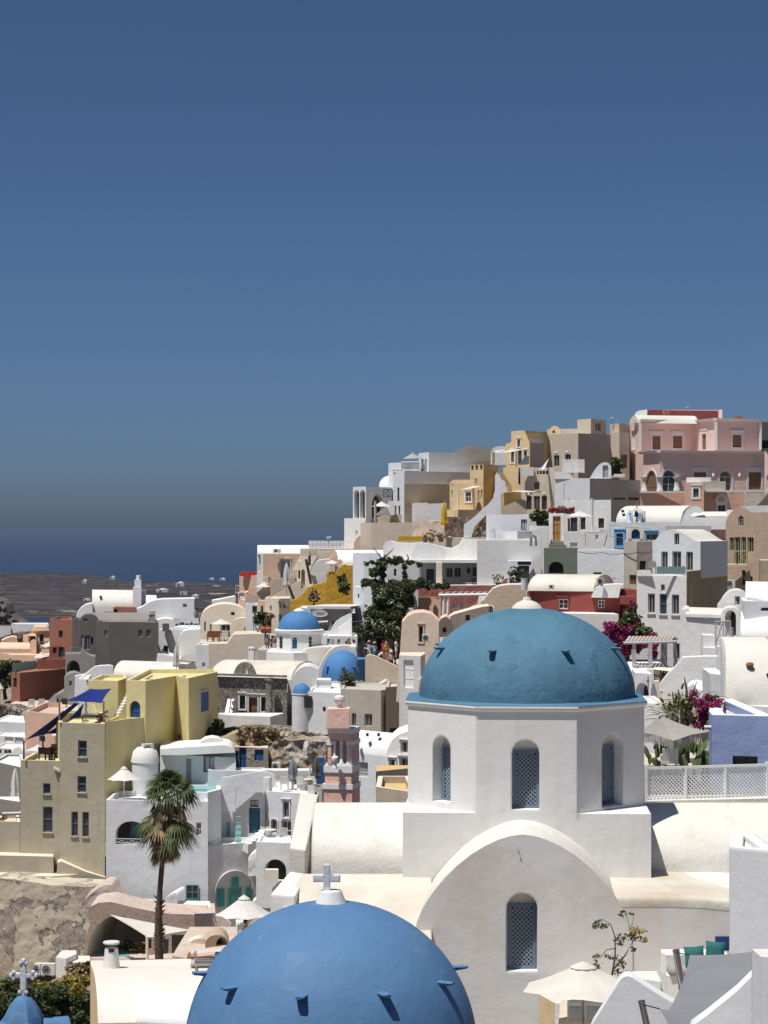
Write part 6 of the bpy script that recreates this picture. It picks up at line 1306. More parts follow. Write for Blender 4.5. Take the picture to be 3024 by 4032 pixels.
# rubble slope and ruin below the stone house
reg('H')
rough_wall('rubble_slope','rubble slope with dry weeds below the stone house',(330,167),(1200,162),[(330,600),(400,548),(550,545),(760,562),(900,575),(1060,592),(1200,610)],[(330,720),(620,720),(900,700),(1200,690)],'rubble',.8,80,20,2.5,cat='slope',lean=.25)
ru=House('ruined_house','crumbling plastered ruin with blue door and shutter','house')
ru.box([(458,158.5),(740,157.4)],705,960,D=5,mat='ruin',roof='beige',par=0,deep=2,ops=[(0,500,712,560,890,'bdoor'),(0,626,727,700,823,'bshut'),(0,472,738,498,890,'bshut')])
rough_wall('ruin_wall','broken ruin wall with an arched hollow behind the air conditioner',(735,159),(1210,157),[(735,700),(800,655),(870,640),(900,660),(1000,650),(1210,670)],[(735,960),(1210,960)],'ruin',.7,60,30,3)
rough_wall('dry_slope','tan earth roof with dry grass above the ruin',(300,160),(760,159.5),[(300,640),(420,605),(520,600),(640,660),(760,690)],[(300,720),(760,720)],'khaki',.3,30,8,4,cat='slope',lean=.5)
rnd=random.Random(8);bl=[(P(rnd.uniform(480,800),rnd.uniform(560,700),161-rnd.uniform(0,2)),px(28,160),60,.35,0,.8)for _ in range(22)];bush('dry_weeds','dry brown weeds on the rubble slope',bl,['leaf_dry'],None,6)
bl=[(P(rnd.gauss(285,45),rnd.gauss(570,30),162+rnd.uniform(-2,2)),px(38,160),150,.3,0,.9)for _ in range(16)];bush('dark_shrub','dark green shrub at the corner of the yellow house',bl,['leaf_dark'],None,7)
bl=[(P(rnd.gauss(880,25),rnd.gauss(555,14),168),px(20,160),60,.25,0,.9)for _ in range(5)];bush('weed_tuft','yellow green weed tuft at the end of the white parapet',bl,['leaf_yellow'],None,17)
ac_unit('air conditioner before the dark hollow of the ruin',P(805,895,155.5),R(-6),.6,.54,.35)
m=MB();c_=P(1065,695,156.5)
for k in range(1):m.lathe(c_,[(0.02,.05),(.15,.08),(.25,.13),(.32,.2)],20)
sd=empty('satellite_dish',c_-Vector((0,0,1)));tag(sd,'grey satellite dish on the ruin wall','satellite dish');mm=Matrix.Rotation(R(70),3,'X')@Matrix.Rotation(R(-55),3,'Y');m.v=[tuple((mm@(Vector(p)-c_))+c_)for p in m.v];m.build('dish','white_grey',sd);m=MB();m.tube([c_-Vector((0,0,1)),c_],.05,6);m.build('mast','metal_grey',sd)
for i,(x,y0,y1,mt,w)in enumerate(((940,805,1060,'cloth_grey',.4),(1130,785,1030,'cloth_charcoal',.36),(1080,860,1040,'cloth_cream',.16))):closed_umbrella(['closed grey striped parasol on the white roof terrace','closed charcoal parasol beside the bell tower','closed thin cream parasol on the white roof terrace'][i],P(x,y1,147.5+i),(y1-y0)/2.07375/F*148,mt,w=w)
for i,(x,rz)in enumerate(((872,170),(965,20),(1010,160),(1095,15))):chair(['white armchair at the left of the roof terrace','white armchair left of the closed grey parasol','white armchair in the middle of the roof terrace','white armchair at the right of the roof terrace'][i],P(x,1062,146.5+(i%2)),R(rz),'plastic_white','white armchairs on the roof terrace',1.0 if i else 1.05,back=.45)
table('white table between the roof terrace armchairs',P(1045,1060,147.5),.9,'plastic_white')
bx('blue_door_wall','dark blue door leaf in the shade behind the bell tower',[(1130,152),(1200,152)],795,1010,'paint_blue','door',D=.2,roof='paint_blue',par=0,deep=0,ops=[(0,1150,838,1195,858,'wshut')])
bx('terrace_wall','white back wall of the roof terrace by the ruin',[(560,153.4),(800,152.6),(1200,152.5)],890,1060,'white_grey','wall',D=.6,roof='white',par=0,ref=0)
closed_umbrella('closed grey parasol before the grey framed windows',P(712,1475,143.8),3.2,'cloth_grey',w=.3);table('small white table on the lower steps terrace',P(748,1475,143),.9,'plastic_white');chair('white chair beside the small table on the lower terrace',P(850,1476,143),R(200),'plastic_white','white armchairs on the roof terrace')
stp=House('white_steps','small white masonry steps before the teal plank door','steps');stp.at(P(560,1500,146));steps(stp.root,P(530,1496,146.4),P(690,1380,148.5),1.4,5,'white',(.3,-.9,0))
# white vault house and brown walls between bell tower and drum
wvh=House('vaulted_house','white vaulted house with shuttered doors right of the bell tower','house');reg('H')
wvh.vault((1405,112.5),(1790,110),752,562,960,D=4.2,mat='white_cool',roof='white',deep=2,ops=[(1475,828,1553,955,'gshut')])
for x in(1455,1548,1640):m=MB();m.box(P(x,607,111.6),.14,.35,.14);m.build('vent','interior',wvh.root)
reg('I');wvh.extr((25,109.6),(185,108.5),[(22,1200),(26,1050),(40,985),(65,930),(105,895),(150,878),(185,874),(185,1200)],D=4,mat='white',roof='white',part='gable',ops=[(120,935,163,1005,'wing',dict(surround='paint_white',sw=.07)),(50,1040,88,1118,'wing',dict(surround='paint_white',sw=.07)),(112,1030,165,1110,'wing',dict(surround='paint_white',sw=.07))])
bx('terrace_wall','ochre brown terrace wall left of the drum',[(-30,92),(200,90)],1202,1350,'beige_dark','wall',D=4,roof='ochre',par=.3,cap='cream');bx('terrace_wall','upper tan terrace edge left of the drum',[(-30,97),(200,98.5)],1112,1250,'beige','wall',D=1,roof='ochre',par=0)
# peach house with air conditioner, cream vault, gate
pe=House('peach_house','peach house with air conditioner and slit windows left of the big dome','house')
pe.extr((108,152),(345,150.5),[(90,700),(100,520),(112,420),(124,230),(160,190),(200,172),(250,168),(300,180),(345,220),(345,700)],D=6,mat='peach_beige',roof='peach',ops=[(226,250,252,345,'dark',dict(surround='peach',sw=.1))])
pe.extr((338,151),(480,153),[(338,700),(340,235),(355,205),(385,192),(412,210),(420,260),(480,420),(480,700)],D=5,mat='beige',roof='peach',ops=[(366,258,391,286,'dark')])
pe.extr((395,156),(640,158),[(395,500),(400,200),(430,180),(520,155),(600,135),(640,130),(640,500)],D=5,mat='cream',roof='cream',ops=[(502,183,530,216,'dark')])
ac_unit('white air conditioner on the front of the peach house',P(270,340,150.2),R(0),.57,.5,.35);ac_unit('tall white air conditioner on the right flank of the peach house',P(380,390,149.8),R(35),.6,.85,.4)
gt_=bx('gate_wall','pale wall with white plank gate and iron hinges below the peach house',[(108,140),(236,139),(262,142)],428,700,'white_grey','gate',D=1.5,roof='cream',par=0,ref=1,ops=[(0,135,450,193,618,'wshut')])
ex('curved_wall','small cream shoulder wall beside the white plank gate',(220,138),(265,138),[(218,700),(222,570),(235,556),(262,556),(262,700)],'cream','wall',D=1,roof='cream')
# ------------------------------------------------------------------ street level houses in the centre (B crop, upper half)
reg('B')
ph2=House('peach_house','peach house with white vault and grey door on the shoulder above the bay','house')
ph2.box([(440,250),(482,247),(800,246)],372,640,D=6,mat='peach_dark',roof='white',par=0,ref=1,wallmats={0:'white_cool'},ops=[(1,632,428,712,570,'gdoor',dict(surround='cream',sw=.12)),(0,452,430,466,520,'win')])
ph2.vault((442,247.5),(862,246.5),374,303,380,D=5,mat='white',roof='white')
ph2.extr((468,245.6),(500,245.5),[(468,640),(470,372),(490,372),(492,640)],D=.6,mat='white',roof='white',part='pilaster')
ac_unit('air conditioner on the white vault of the peach shoulder house',P(602,365,246),R(0),.86,.42,.4);ac_unit('air conditioner beside the grey door of the peach shoulder house',P(845,425,243),R(0),.72,.6,.4)
bx('peach_house','peach cube with red cushions on its roof at the left end',[(295,252),(442,250)],548,720,'peach_dark',D=4,roof='peach_dark',par=.2)
m=MB()
for i in range(4):m.box(P(345+i*26,540,251+.3*i),1.2,.7,.5)
for i in range(1):tag(m.build('red_cushions','paint_red',loc=P(380,545,251)),'row of red cushions on the peach cube roof','cushions')
bx('beige_house','small tan chimney block right of the peach shoulder house',[(792,244.5),(868,244)],332,480,'beige',D=3,roof='beige',par=0)
ex('stair_wall','beige stair wall sloping down below the peach shoulder house',(430,240),(765,238),[(430,760),(440,690),(500,640),(580,575),(620,572),(760,572),(765,640),(640,700),(600,760)],'beige_dark','wall',D=.6,roof='cream')
ex('stair_wall','second beige stair wall with pale coping in the middle of the slope',(565,236),(800,235),[(565,780),(570,725),(700,640),(760,610),(800,590),(800,780)],'beige','wall',D=.6,roof='cream')
bx('terrace','pink terrace block with carved screen below the peach cube',[(285,244),(350,243),(370,245)],690,860,'peach','terrace',D=5,roof='peach',par=.1,ref=1,ops=[(0,292,695,338,752,'wshut')])
bx('terrace','beige terrace with brown edge under the white parasol',[(345,242),(560,240)],708,850,'beige_dark','terrace',D=5,roof='beige',par=.15)
railing('balcony_railing','white balustrade at the left of the peach shoulder house',[P(265,700,244),P(300,700,243.5)],.9,'paint_white',.4);railing('balcony_railing','white sloping balustrade below the peach shoulder house',[P(478,640,244),P(550,620,244)],.9,'paint_white',.4)
umbrella('parasol','white parasol on the terrace below the peach shoulder house',P(500,645,240),px(164,240),px(38,240),'cloth_cream',8,'wood_brown',3.0);closed_umbrella('closed white parasol in the middle of the beige stairs',P(680,725,234),3.6,'cloth_white',w=.42)
ex('awning_roof','flat white awning over the lane at the left of the slope',(70,238),(265,236),[(68,780),(72,758),(260,722),(268,740),(262,780)],'white_grey','awning',D=4,roof='white')
ex('cream_house','cream arched porch house on the stairs with brown posts',(768,236),(920,234),[(762,660),(770,430),(800,428),(830,450),(845,500),(860,540),(920,560),(925,640)],'cream',D=3,roof='cream',ops=[(800,500,830,640,'hole',dict(arch=1)),(776,510,792,580,'dark')])
ex('white_roof','pair of lumpy white roofs beside the cream porch',(870,233),(1040,232),[(870,540),(890,490),(930,430),(980,420),(1040,418),(1040,480),(980,590),(930,610),(920,560)],'white_grey','roof',D=4,roof='white')
bx('beige_house','small tan house above the lumpy white roofs',[(930,243),(1042,242)],352,460,'beige',D=4,roof='beige',par=.1);steps_=House('stairs','narrow tan stairs beside the lumpy white roofs','stairs');steps_.at(P(890,520,236));steps(steps_.root,P(868,520,236),P(940,390,241),2.0,8,'beige',(-1,0.2,0))
for i,(x,y0,y1)in enumerate(((855,420,620),(868,390,470),(715,640,745))):post('wooden_post',['leaning brown post before the cream porch','upright brown post at the tan stairs','leaning dark post beside the closed white parasol'][i],P(x+25 if i!=1 else x,y1,232-i),P(x-15 if i!=1 else x,y0,232-i),.14,'wood_dark','wooden posts on the slope')
# mustard walls
mu=House('mustard_house','mustard yellow wall with rounded chimney tower on the slope','house')
mu.extr((708,226),(1012,223),[(708,900),(710,762),(760,742),(800,715),(850,655),(900,630),(960,615),(1012,600),(1012,900)],D=.6,mat='mustard',roof='cream',part='wall');mu.extr((1006,222),(1115,221.5),[(1000,800),(1010,540),(1025,520),(1050,513),(1075,520),(1090,545),(1115,800)],D=2,mat='mustard',roof='mustard',part='chimney',ops=[(1030,525,1045,542,'hole',dict(arch=1)),(1055,525,1070,542,'hole',dict(arch=1))])
mu.extr((1080,226),(1222,225),[(1080,800),(1085,530),(1105,490),(1130,465),(1160,458),(1190,468),(1222,466),(1222,800)],D=4,mat='mustard',roof='white',part='wall')
mu.box([(1110,220.5),(1222,220)],715,800,D=2,mat='mustard',roof='mustard',par=.2,part='terrace_edge')
bush('climber','bare brown climber on the mustard wall',[(P(905,720,221.5),px(35,222),90,.5,0,1.2),(P(1150,640,221),px(40,222),120,.5,1,1.2),(P(1130,580,222),px(30,222),60,.5,1,1.4)],['leaf_dry','leaf_olive'],[([P(905,800,222),P(905,700,222),P(890,650,222)],[.12,.08,.04])],4)
sail('shade_sail','small cream awning beside the pink gable ends',[P(990,448,229),P(1050,425,231),P(1100,445,229),P(1050,460,227)],.1,'cloth_cream')
ex('pink_gable','pink round gable end of the white vault above the mustard wall',(1030,236),(1100,235),[(1030,470),(1035,400),(1050,360),(1072,342),(1090,360),(1100,400),(1100,470)],'peach_dark','gable',D=.8,roof='white');ex('pink_gable','small pink gable lobe beside the white vault',(1092,234),(1140,233.5),[(1092,480),(1095,435),(1115,418),(1138,435),(1140,480)],'peach_dark','gable',D=1.5,roof='peach_dark')
h=House('white_vault','long white barrel roof behind the pink gable end','vault');h.vault((1075,236.5),(1480,234),450,342,470,D=6,mat='white',roof='white',deep=2)
ex('maroon_gable','dark pink semicircular wall below the white tower at the fence',(1228,246),(1284,245),[(1228,345),(1232,290),(1250,245),(1270,228),(1284,228),(1284,345)],'peach_dark','wall',D=1,roof='peach_dark')
fp2=Plane((XX(866,254),254),(XX(1238,252),252));fe=empty('picket_fence',fp2.pt(0,fp2.hit(866,332)[1]));tag(fe,'white picket fence on the shoulder above the peach house','fence')
a0,zt_=fp2.hit(866,266);a1,zb_=fp2.hit(1238,332);n=34
for i in range(n+1):
 a=a0+(a1-a0)*i/n;m=MB();m.hexa([fp2.pt(a-.036,zb_,0),fp2.pt(a+.036,zb_,0),fp2.pt(a+.036,zt_,0),fp2.pt(a-.036,zt_,0)],[fp2.pt(a-.036,zb_,.04),fp2.pt(a+.036,zb_,.04),fp2.pt(a+.036,zt_,.04),fp2.pt(a-.036,zt_,.04)]);m.build('picket','paint_white',fe)
for z in(zb_+.15,zt_-.25):m=MB();m.hexa([fp2.pt(a0,z,-.06),fp2.pt(a1,z,-.06),fp2.pt(a1,z+.06,-.06),fp2.pt(a0,z+.06,-.06)],[fp2.pt(a0,z,-.005),fp2.pt(a1,z,-.005),fp2.pt(a1,z+.06,-.005),fp2.pt(a0,z+.06,-.005)]);m.build('rail','paint_white',fe)
bx('terrace','tan terrace under the white picket fence',[(795,251),(1245,249)],332,460,'beige','terrace',D=8,roof='beige',par=0)
bx('chimney','dark twin chimney beside the picket fence',[(820,249.5),(855,249.3)],308,335,'dark_grey','chimney',D=.8,roof='black',par=0,deep=.3)
# cream facades and lane behind the blue dome
bx('cream_house','tall cream facade with broken plaster behind the small blue dome',[(505,212),(620,209.5),(712,210.5)],740,1060,'cream',D=5,roof='cream',par=.1,ref=1,ops=[(0,545,795,558,840,'dark'),(0,515,900,530,960,'dark'),(1,620,870,645,960,'wing')])
rough_wall('broken_plaster','patch of broken brown rubble at the top of the tall cream facade',(615,209.2),(690,209.2),[(615,760),(690,790)],[(615,810),(690,822)],'rubble',.2,12,6,.4)
bx('red_post_house','narrow red brown house front in the lane',[(448,216),(506,215)],755,880,'peach_dark',D=2,roof='peach_dark',par=0,ops=[(0,470,800,490,870,'dark')]);bx('white_house','white lane house with grey window left of the red front',[(345,219),(450,218)],782,960,'white_grey',D=3,roof='beige',par=.1,ops=[(0,400,800,440,860,'dark')])
ex('round_pillar','cream rounded buttress behind the left side of the blue dome',(555,204),(600,204),[(555,1100),(558,920),(575,897),(590,910),(600,960),(600,1100)],'cream','pillar',D=1,roof='cream')
rnd=random.Random(44);bush('lane_shrub','grey green shrub in terracotta jars in the crowded lane',[(P(rnd.gauss(500,18),rnd.gauss(930,35),208),px(22,208),60,.35,0 if rnd.random()<.7 else 1,1)for _ in range(14)]+[(P(545,880+20*k,207),px(20,207),40,.4,2,1.2)for k in range(5)],['leaf_dark','flower_white','leaf_dry'],[([P(505,1010,208),P(500,900,208)],[.1,.05])],5)
for i,(x,y)in enumerate(((490,1012),(535,1012))):m=MB();p=P(x,y+12,206.5);m.lathe(p,[(.12,0),(.27,.2),(.3,.45),(.2,.62),(.23,.68),(0,.68)],16);tag(m.build('clay_jar','terracotta_pot',loc=p),['big brown clay jar in the lane, left','big brown clay jar in the lane, right'][i],'jar','clay jars in the lane')
bx('lane_floor','paved lane behind the small blue dome',[(440,200),(760,199)],1160,1240,'beige_grey','lane',D=14,roof='beige_grey',par=0,deep=2)
# grey shop with oval sign
sp=House('shop','grey shop with oval sign and pale blue side behind the small blue dome','shop')
sp.box([(788,204),(888,200),(1205,199)],825,1080,D=5,mat='beige_grey',roof='white_grey',par=0,ref=1,wallmats={0:'pale_blue'},ops=[(1,1048,925,1200,1040,'hole')])
pl=sp.planes[1];a_,z1_=pl.hit(872,800);b_,z2_=pl.hit(1215,826);m=MB();m.hexa([pl.pt(-.3,z2_,.4),pl.pt(pl.L+.1,z2_,.4),pl.pt(pl.L+.1,z2_,-5),pl.pt(-.3,z2_,-5)],[pl.pt(-.3,z1_,.4),pl.pt(pl.L+.1,z1_,.4),pl.pt(pl.L+.1,z1_,-5),pl.pt(-.3,z1_,-5)]);m.build('roof_slab','white_grey',sp.root)
m=MB();c_=P(955,857,199.4);n=24;m.loft([[c_+Vector((.76*math.cos(2*math.pi*i/n)*k,o,.38*math.sin(2*math.pi*i/n)*k))for i in range(n)]for o,k in((0,1),(-.1,1),(-.1,.88),(-.08,.86),(-.08,.01))],0,True,True,False);sg=m.build('oval_sign','white_grey',sp.root)
m=MB();
for k in range(5):m.box(c_+Vector((-.26+.13*k,-.105,0)),.08,.02,.1 if k%2 else .14)
m.build('sign_lettering','metal_grey',sg)
cb=empty('display_rack',P(975,1000,197.5));tag(cb,'cream display rack with rows of bottles before the grey shop','rack')
m=MB();m.tube([P(935,932,197.5),P(1018,928,197.5)],.1,6);m.build('top_bar','paint_cream',cb)
for k in range(4):
 for j in range(9):
  p=P(950+8*j,962+13*k,197.6);m=MB();m.lathe(p,[(.06,0),(.07,.15),(.03,.22),(0,.22)],6);m.build('bottle','metal_dark' if(j+k)%2 else 'white_grey',cb)
 m=MB();m.box(P(984,964+13*k,197.6),1.8,.25,.03);m.build('shelf','wood_dark',cb)
 # white stair curves right of the dome
ex('stair_wall','curving white stair parapet right of the small blue dome',(960,196.5),(1215,194),[(960,1120),(965,1010),(1040,1005),(1055,970),(1080,930),(1130,895),(1200,862),(1215,870),(1215,1120)],'white_grey','wall',D=.7,roof='white')
ex('white_stairs','white lumpy steps under the curving stair parapet',(1100,194),(1215,193),[(1095,1100),(1105,985),(1130,965),(1180,930),(1215,905),(1215,1100)],'white','steps',D=1.5,roof='white')
bx('white_house','low white lane house with dark doorway right of the small blue dome',[(978,192),(1045,190.5),(1260,190)],1045,1200,'white_cool',D=4,roof='white',par=.1,ref=1,ops=[(0,1010,1068,1050,1135,'dark')])
bx('white_house','tall plain white house wall left of the green vine',[(1222,207),(1452,205)],370,1000,'white_cool',D=6,roof='white',par=.2,ops=[(0,1263,700,1272,730,'dark')]);bx('white_house','stepped white wall block at the foot of the tall white wall',[(1210,203),(1300,202)],862,1100,'white_cool',D=3,roof='white',par=0);bx('white_house','narrow white house strip below the tall white wall',[(1240,202),(1320,201)],645,900,'white_cool',D=3,roof='white',par=0,ops=[(0,1262,700,1274,735,'dark')])
railing('balcony_railing','dark iron railing at the foot of the green vine',[P(1210,1010,198),P(1300,1000,198)],.85,'metal_dark',.35,False,.03)
bx('street_arcade','dark shop arcade behind the crowd under the vine',[(1250,203),(1640,201)],1040,1260,'beige_dark','arcade',D=5,roof='beige',par=0,ops=[(0,1270,1060,1350,1250,'hole'),(0,1400,1060,1500,1250,'hole'),(0,1540,1060,1600,1250,'hole')])
sail('awning','pale awning over the crowd at the foot of the vine',[P(1310,1040,199),P(1450,1052,198),P(1610,1030,198),P(1600,1015,203)],.25,'cloth_taupe',cat='awning')
bx('lane_floor','paved lane where the crowd stands',[(1230,192),(1640,189)],1262,1330,'beige_grey','lane',D=14,roof='beige_grey',par=0,deep=2)
# ------------------------------------------------------------------ top ridge (C and D crops)
reg('C')
aw=House('white_house','white house with tall twin arches at the left end of the ridge','house')
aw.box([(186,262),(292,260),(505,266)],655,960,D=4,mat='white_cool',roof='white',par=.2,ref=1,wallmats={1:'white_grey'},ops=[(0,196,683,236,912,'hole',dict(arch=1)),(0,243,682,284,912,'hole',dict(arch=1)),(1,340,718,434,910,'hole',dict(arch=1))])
dm3=House('white_dome','plain white dome roof behind the twin arches','dome');c_=P(480,655,270);m=MB();r_=px(82,270);dm3.at(c_);m.lathe(c_,[(r_,-.6)]+[(r_*math.cos(math.pi/2*i/10),r_*1.05*math.sin(math.pi/2*i/10))for i in range(11)],32);m.build('dome','white',dm3.root);m=MB();m.lathe(c_-Vector((0,0,4)),[(r_*1.05,0),(r_*1.05,3.6),(r_,3.7)],32);m.build('wall','white',dm3.root)
bx('white_house','white foundation wall at the left end of the ridge',[(115,258),(286,255)],915,1180,'white',D=5,roof='white',par=.1,ops=[(0,208,1015,224,1060,'wshut')])
bx('beige_house','long beige terrace house below the twin arches',[(248,253),(336,250),(672,249)],950,1200,'beige',D=8,roof='beige_dark',par=.35,ref=1,ops=[])
ex('beige_wall','beige sloping stair wall above the long beige terrace',(286,262),(800,258),[(290,960),(300,935),(380,905),(430,885),(605,880),(605,790),(800,785),(625,945)],'beige_dark','wall',D=.8,roof='beige')
umbrella('parasol','pale parasol on the terrace beside the twin arches',P(420,818,258),px(165,258),px(40,258),'cloth_white',8,'paint_white',2.8);post('wooden_post','pale wooden post on the terrace beside the twin arches',P(368,945,252),P(368,772,252),.14,'wood_grey');railing('balcony_railing','dark balcony railing on the twin arched house',[P(436,745,261),P(508,745,262)],.95,'metal_dark',.8,True,.035)
st_=House('white_stairs','white outside stairs between the arched house and the tall house','stairs');st_.extr((375,259),(520,259),[(375,890),(385,870),(440,830),(485,770),(515,770),(520,890)],D=1,mat='white_cool',roof='white')
gw=House('white_house','big pale white house with grey shaded flank and roof parasol on the ridge','house')
gw.box([(476,268),(582,265),(725,270)],458,900,D=5,mat='white_cool',roof='white',par=.2,ref=1)
gw.box([(513,262),(606,259),(1200,265)],528,1000,D=5,mat='white_cool',roof='white',par=.2,ref=1,wallmats={1:'white_grey'},ops=[(0,547,663,565,775,'dark'),(0,525,812,540,885,'dark'),(0,556,812,572,885,'dark')])  # right-facing flank gets a greyer white that carries its shade
gw.box([(722,268),(806,265),(1340,270.5)],375,640,D=5,mat='white_cool',roof='white',par=.15,ref=1,wallmats={1:'white_grey'},ops=[(0,742,432,762,525,'wing'),(0,772,432,788,525,'wing')])  # upper flank greyed too, shade put into the colour
gw.extr((1010,266.8),(1345,270.2),[(1010,380),(1060,350),(1110,332),(1170,322),(1240,322),(1290,340),(1345,380),(1345,450),(1010,450)],D=6,mat='white_grey',roof='white',part='vault')  # vault end in the same shade grey as the flank
gw.box([(605,258),(978,262)],630,1000,D=1.5,mat='beige_dark',roof='beige_dark',par=0,part='lower_wall')
umbrella('parasol','taupe parasol on the roof terrace of the big pale house',P(675,428,266),px(172,266),px(48,266),'cloth_taupe',8,'wood_grey',2.8);railing('balcony_railing','thin grey railing on the roof terrace of the big pale house',[P(583,526,264.5),P(725,526,264)],1.05,'metal_grey',1.6,False,.03);railing('balcony_railing','thin dark railing below the roof parasol',[P(518,552,261.8),P(582,552,260)],.45,'metal_dark',1.0,False,.03)
h=House('white_vault','small white vault roof right of the big pale house','vault');h.extr((1318,282),(1440,280),[(1318,480),(1320,350),(1345,332),(1380,324),(1440,326),(1440,480)],D=5,mat='white_grey',roof='white')
bx('beige_wall','white grey terrace block under the big pale house',[(668,255),(800,254),(945,256)],792,960,'white_grey','wall',D=3,roof='white',par=0)
# ochre house and small yellow cottage
oh=House('ochre_house','ochre cube house with carved roof slots in the middle of the ridge','house')
oh.box([(1142,254),(1252,252),(1372,256)],475,860,D=5,mat='ochre_light',roof='ochre_light',par=.1,ref=1,wallmats={1:'ochre'},ops=[(0,1150,482,1172,524,'green'),(0,1186,480,1208,522,'green'),(0,1222,478,1244,520,'green'),(0,1184,590,1196,640,'win'),(0,1205,685,1218,780,'win'),(0,1230,682,1243,755,'win')])
yc=House('ochre_cottage','small ochre cottage with vaulted roof and cream awning','house');yc.extr((975,250),(1018,248.5),[(975,880),(976,640),(985,615),(1000,602),(1018,640),(1018,880)],D=4,mat='ochre_light',roof='ochre_light',ops=[(988,685,1001,755,'win')]);yc.box([(1017,248.4),(1180,247.6)],628,880,D=4,mat='ochre_light',roof='ochre_light',par=0,ops=[(0,1105,697,1152,780,'win',dict(surround='paint_white',sw=.12))]);yc.extr((1000,249),(1185,248),[(990,630),(1000,600),(1165,598),(1182,630)],D=4,mat='ochre_light',roof='ochre_light',part='vault')
sail('awning','cream triangular awning on the small ochre cottage',[P(1055,685,246),P(1170,648,248),P(1245,652,247),P(1190,662,245)],.1,'cloth_cream',cat='awning');post('wooden_post','cream awning post before the small ochre cottage',P(1045,850,246.3),P(1045,682,246.3),.1,'paint_cream')
bx('ochre_terrace','ochre terrace wall below the small ochre cottage',[(935,246),(1045,244),(1215,246)],843,950,'ochre_light','terrace',D=3,roof='ochre_light',par=.1,ref=1)
rough_wall('stone_terrace_wall','dark red rubble wall below the ochre terrace',(936,243.6),(1165,243.4),[(936,905),(1165,905)],[(936,1060),(1165,1060)],'red_rubble',.3,30,16,1)
ex('white_stair_wall','white stair parapet climbing past the red rubble wall',(1090,240),(1410,238),[(1090,1080),(1092,965),(1180,900),(1255,825),(1290,800),(1330,750),(1345,680),(1347,560),(1365,548),(1385,565),(1400,600),(1430,612),(1430,700),(1395,720),(1395,880),(1275,885),(1180,985),(1150,1080)],'white_cool','wall',D=.8,roof='white')
rough_wall('rock_outcrop','grey rock showing under the white stair parapet',(1130,241.5),(1275,241),[(1130,1060),(1200,1000),(1275,940)],[(1130,1080),(1275,1080)],'rubble',.4,16,10,1,cat='rock')
rough_wall('stone_terrace_wall','weathered beige stone wall left of the red rubble wall',(670,247),(935,245),[(670,960),(780,935),(935,935)],[(670,1080),(935,1080)],'pumice',.2,26,12,1)
ex('white_house','grey white sloping house side under the stair wall',(680,251),(950,249),[(680,945),(800,795),(950,790),(950,945)],'white_grey',D=.5,roof='white')
closed_umbrella('closed yellow parasol before the red rubble wall',P(932,1050,240),3.6,'cloth_yellow',w=.4)
m=MB();m.box(P(690,1080,240),3.6,1.0,.5);tag(m.build('yellow_awning_roll','cloth_yellow',loc=P(690,1080,240)),'rolled yellow awning on the terrace above the restaurant','awning')
pot('dark potted plant on the restaurant roof',P(830,1112,232),.3,.4,70,'leaf_dry',9,.3,'metal_grey',1.8);pot('terracotta pot with a round plant on the restaurant roof',P(905,1108,232),.3,.4,60,'leaf_olive',19,.25,'terracotta_pot',1.2);pot('grey urn on the restaurant roof',P(775,1112,232),.28,.5,30,'leaf_olive',18,.2,'mid_grey',.8)
bx('terrace','yellowish roof terrace above the restaurant',[(600,242),(1280,239)],1068,1200,'beige','terrace',D=5,roof='cream',par=0)
# restaurant with white lumpy roof, terrace, red wall, vine
rs=House('restaurant','white restaurant with lumpy vault roof and open shaded terrace','restaurant')
rs.extr((430,226),(1320,222),[(430,1300),(435,1130),(455,1105),(490,1098),(540,1112),(640,1120),(740,1112),(800,1120),(850,1130),(930,1150),(1000,1160),(1060,1130),(1085,1080),(1150,1085),(1220,1090),(1300,1092),(1330,1130),(1320,1300)],D=6,mat='white',roof='white',part='upper_wall')
rs.extr((660,222.5),(960,221),[(655,1260)]+list(reversed(arc(660,930,1255,1118)))[1:]+[(960,1262)],D=2,mat='white_grey',roof='white',part='gable')
for y_,r2 in((1262,0),):rs.box([(445,219.5),(1255,216.5)],1250,1275,D=7,mat='white',roof='white',par=0,deep=.0,part='canopy')
rs.box([(440,224),(1290,221)],1275,1480,D=.4,mat='white_grey',roof='white',par=0,part='back_wall',ops=[(0,786,1328,850,1450,'dark'),(0,946,1318,1000,1398,'wing'),(0,1012,1316,1068,1396,'wing'),(0,1160,1312,1195,1392,'wing')])
for x,w in((715,22),(890,50),(1262,30)):rs.box([(x-w/2,217.8),(x+w/2,217.7)],1276,1480,D=.5,mat='cream' if x==890 else 'white',roof='white',par=0,part='pillar',deep=0)
rs.extr((1160,220),(1330,219),[(1160,1260),(1170,1200),(1195,1140),(1240,1100),(1300,1100),(1330,1140),(1330,1460),(1275,1460),(1265,1280)],D=1,mat='white',roof='white',part='buttress')
rs.box([(440,218.4),(1480,214)],1452,1520,D=7,mat='white',roof='white',par=0,deep=.4,part='terrace')
for x in(1130,):m=MB();m.lathe(P(x,1365,220.2),[(0.02,0),(.15,.03),(.21,.25),(.15,.5),(.03,.55),(.012,.95),(0,.95)],14);m.build('hanging_lamp','metal_dark',rs.root)
for i in range(7):m=MB();m.box(P(1205+9*i,1370,218.4),.1,.06,3.6);m.build('screen_slat','paint_white',rs.root)
table('long dark table on the restaurant terrace',P(1010,1475,217.3),2.2,'wood_dark',False);table('small dark table at the right of the restaurant terrace',P(1210,1470,216.5),1.3,'wood_dark',False)
lounger('striped sofa on the restaurant terrace',P(1170,1470,218),R(0),'cloth_white','white_grey',L=2.6);
for i,x in enumerate((690,505)):pass
m=MB();sail('shade_sail','white kite shaped sail at the right end of the restaurant',[P(1312,1105,218),P(1445,1255,214),P(1300,1280,216)],.35,'cloth_cream',edge=.12)
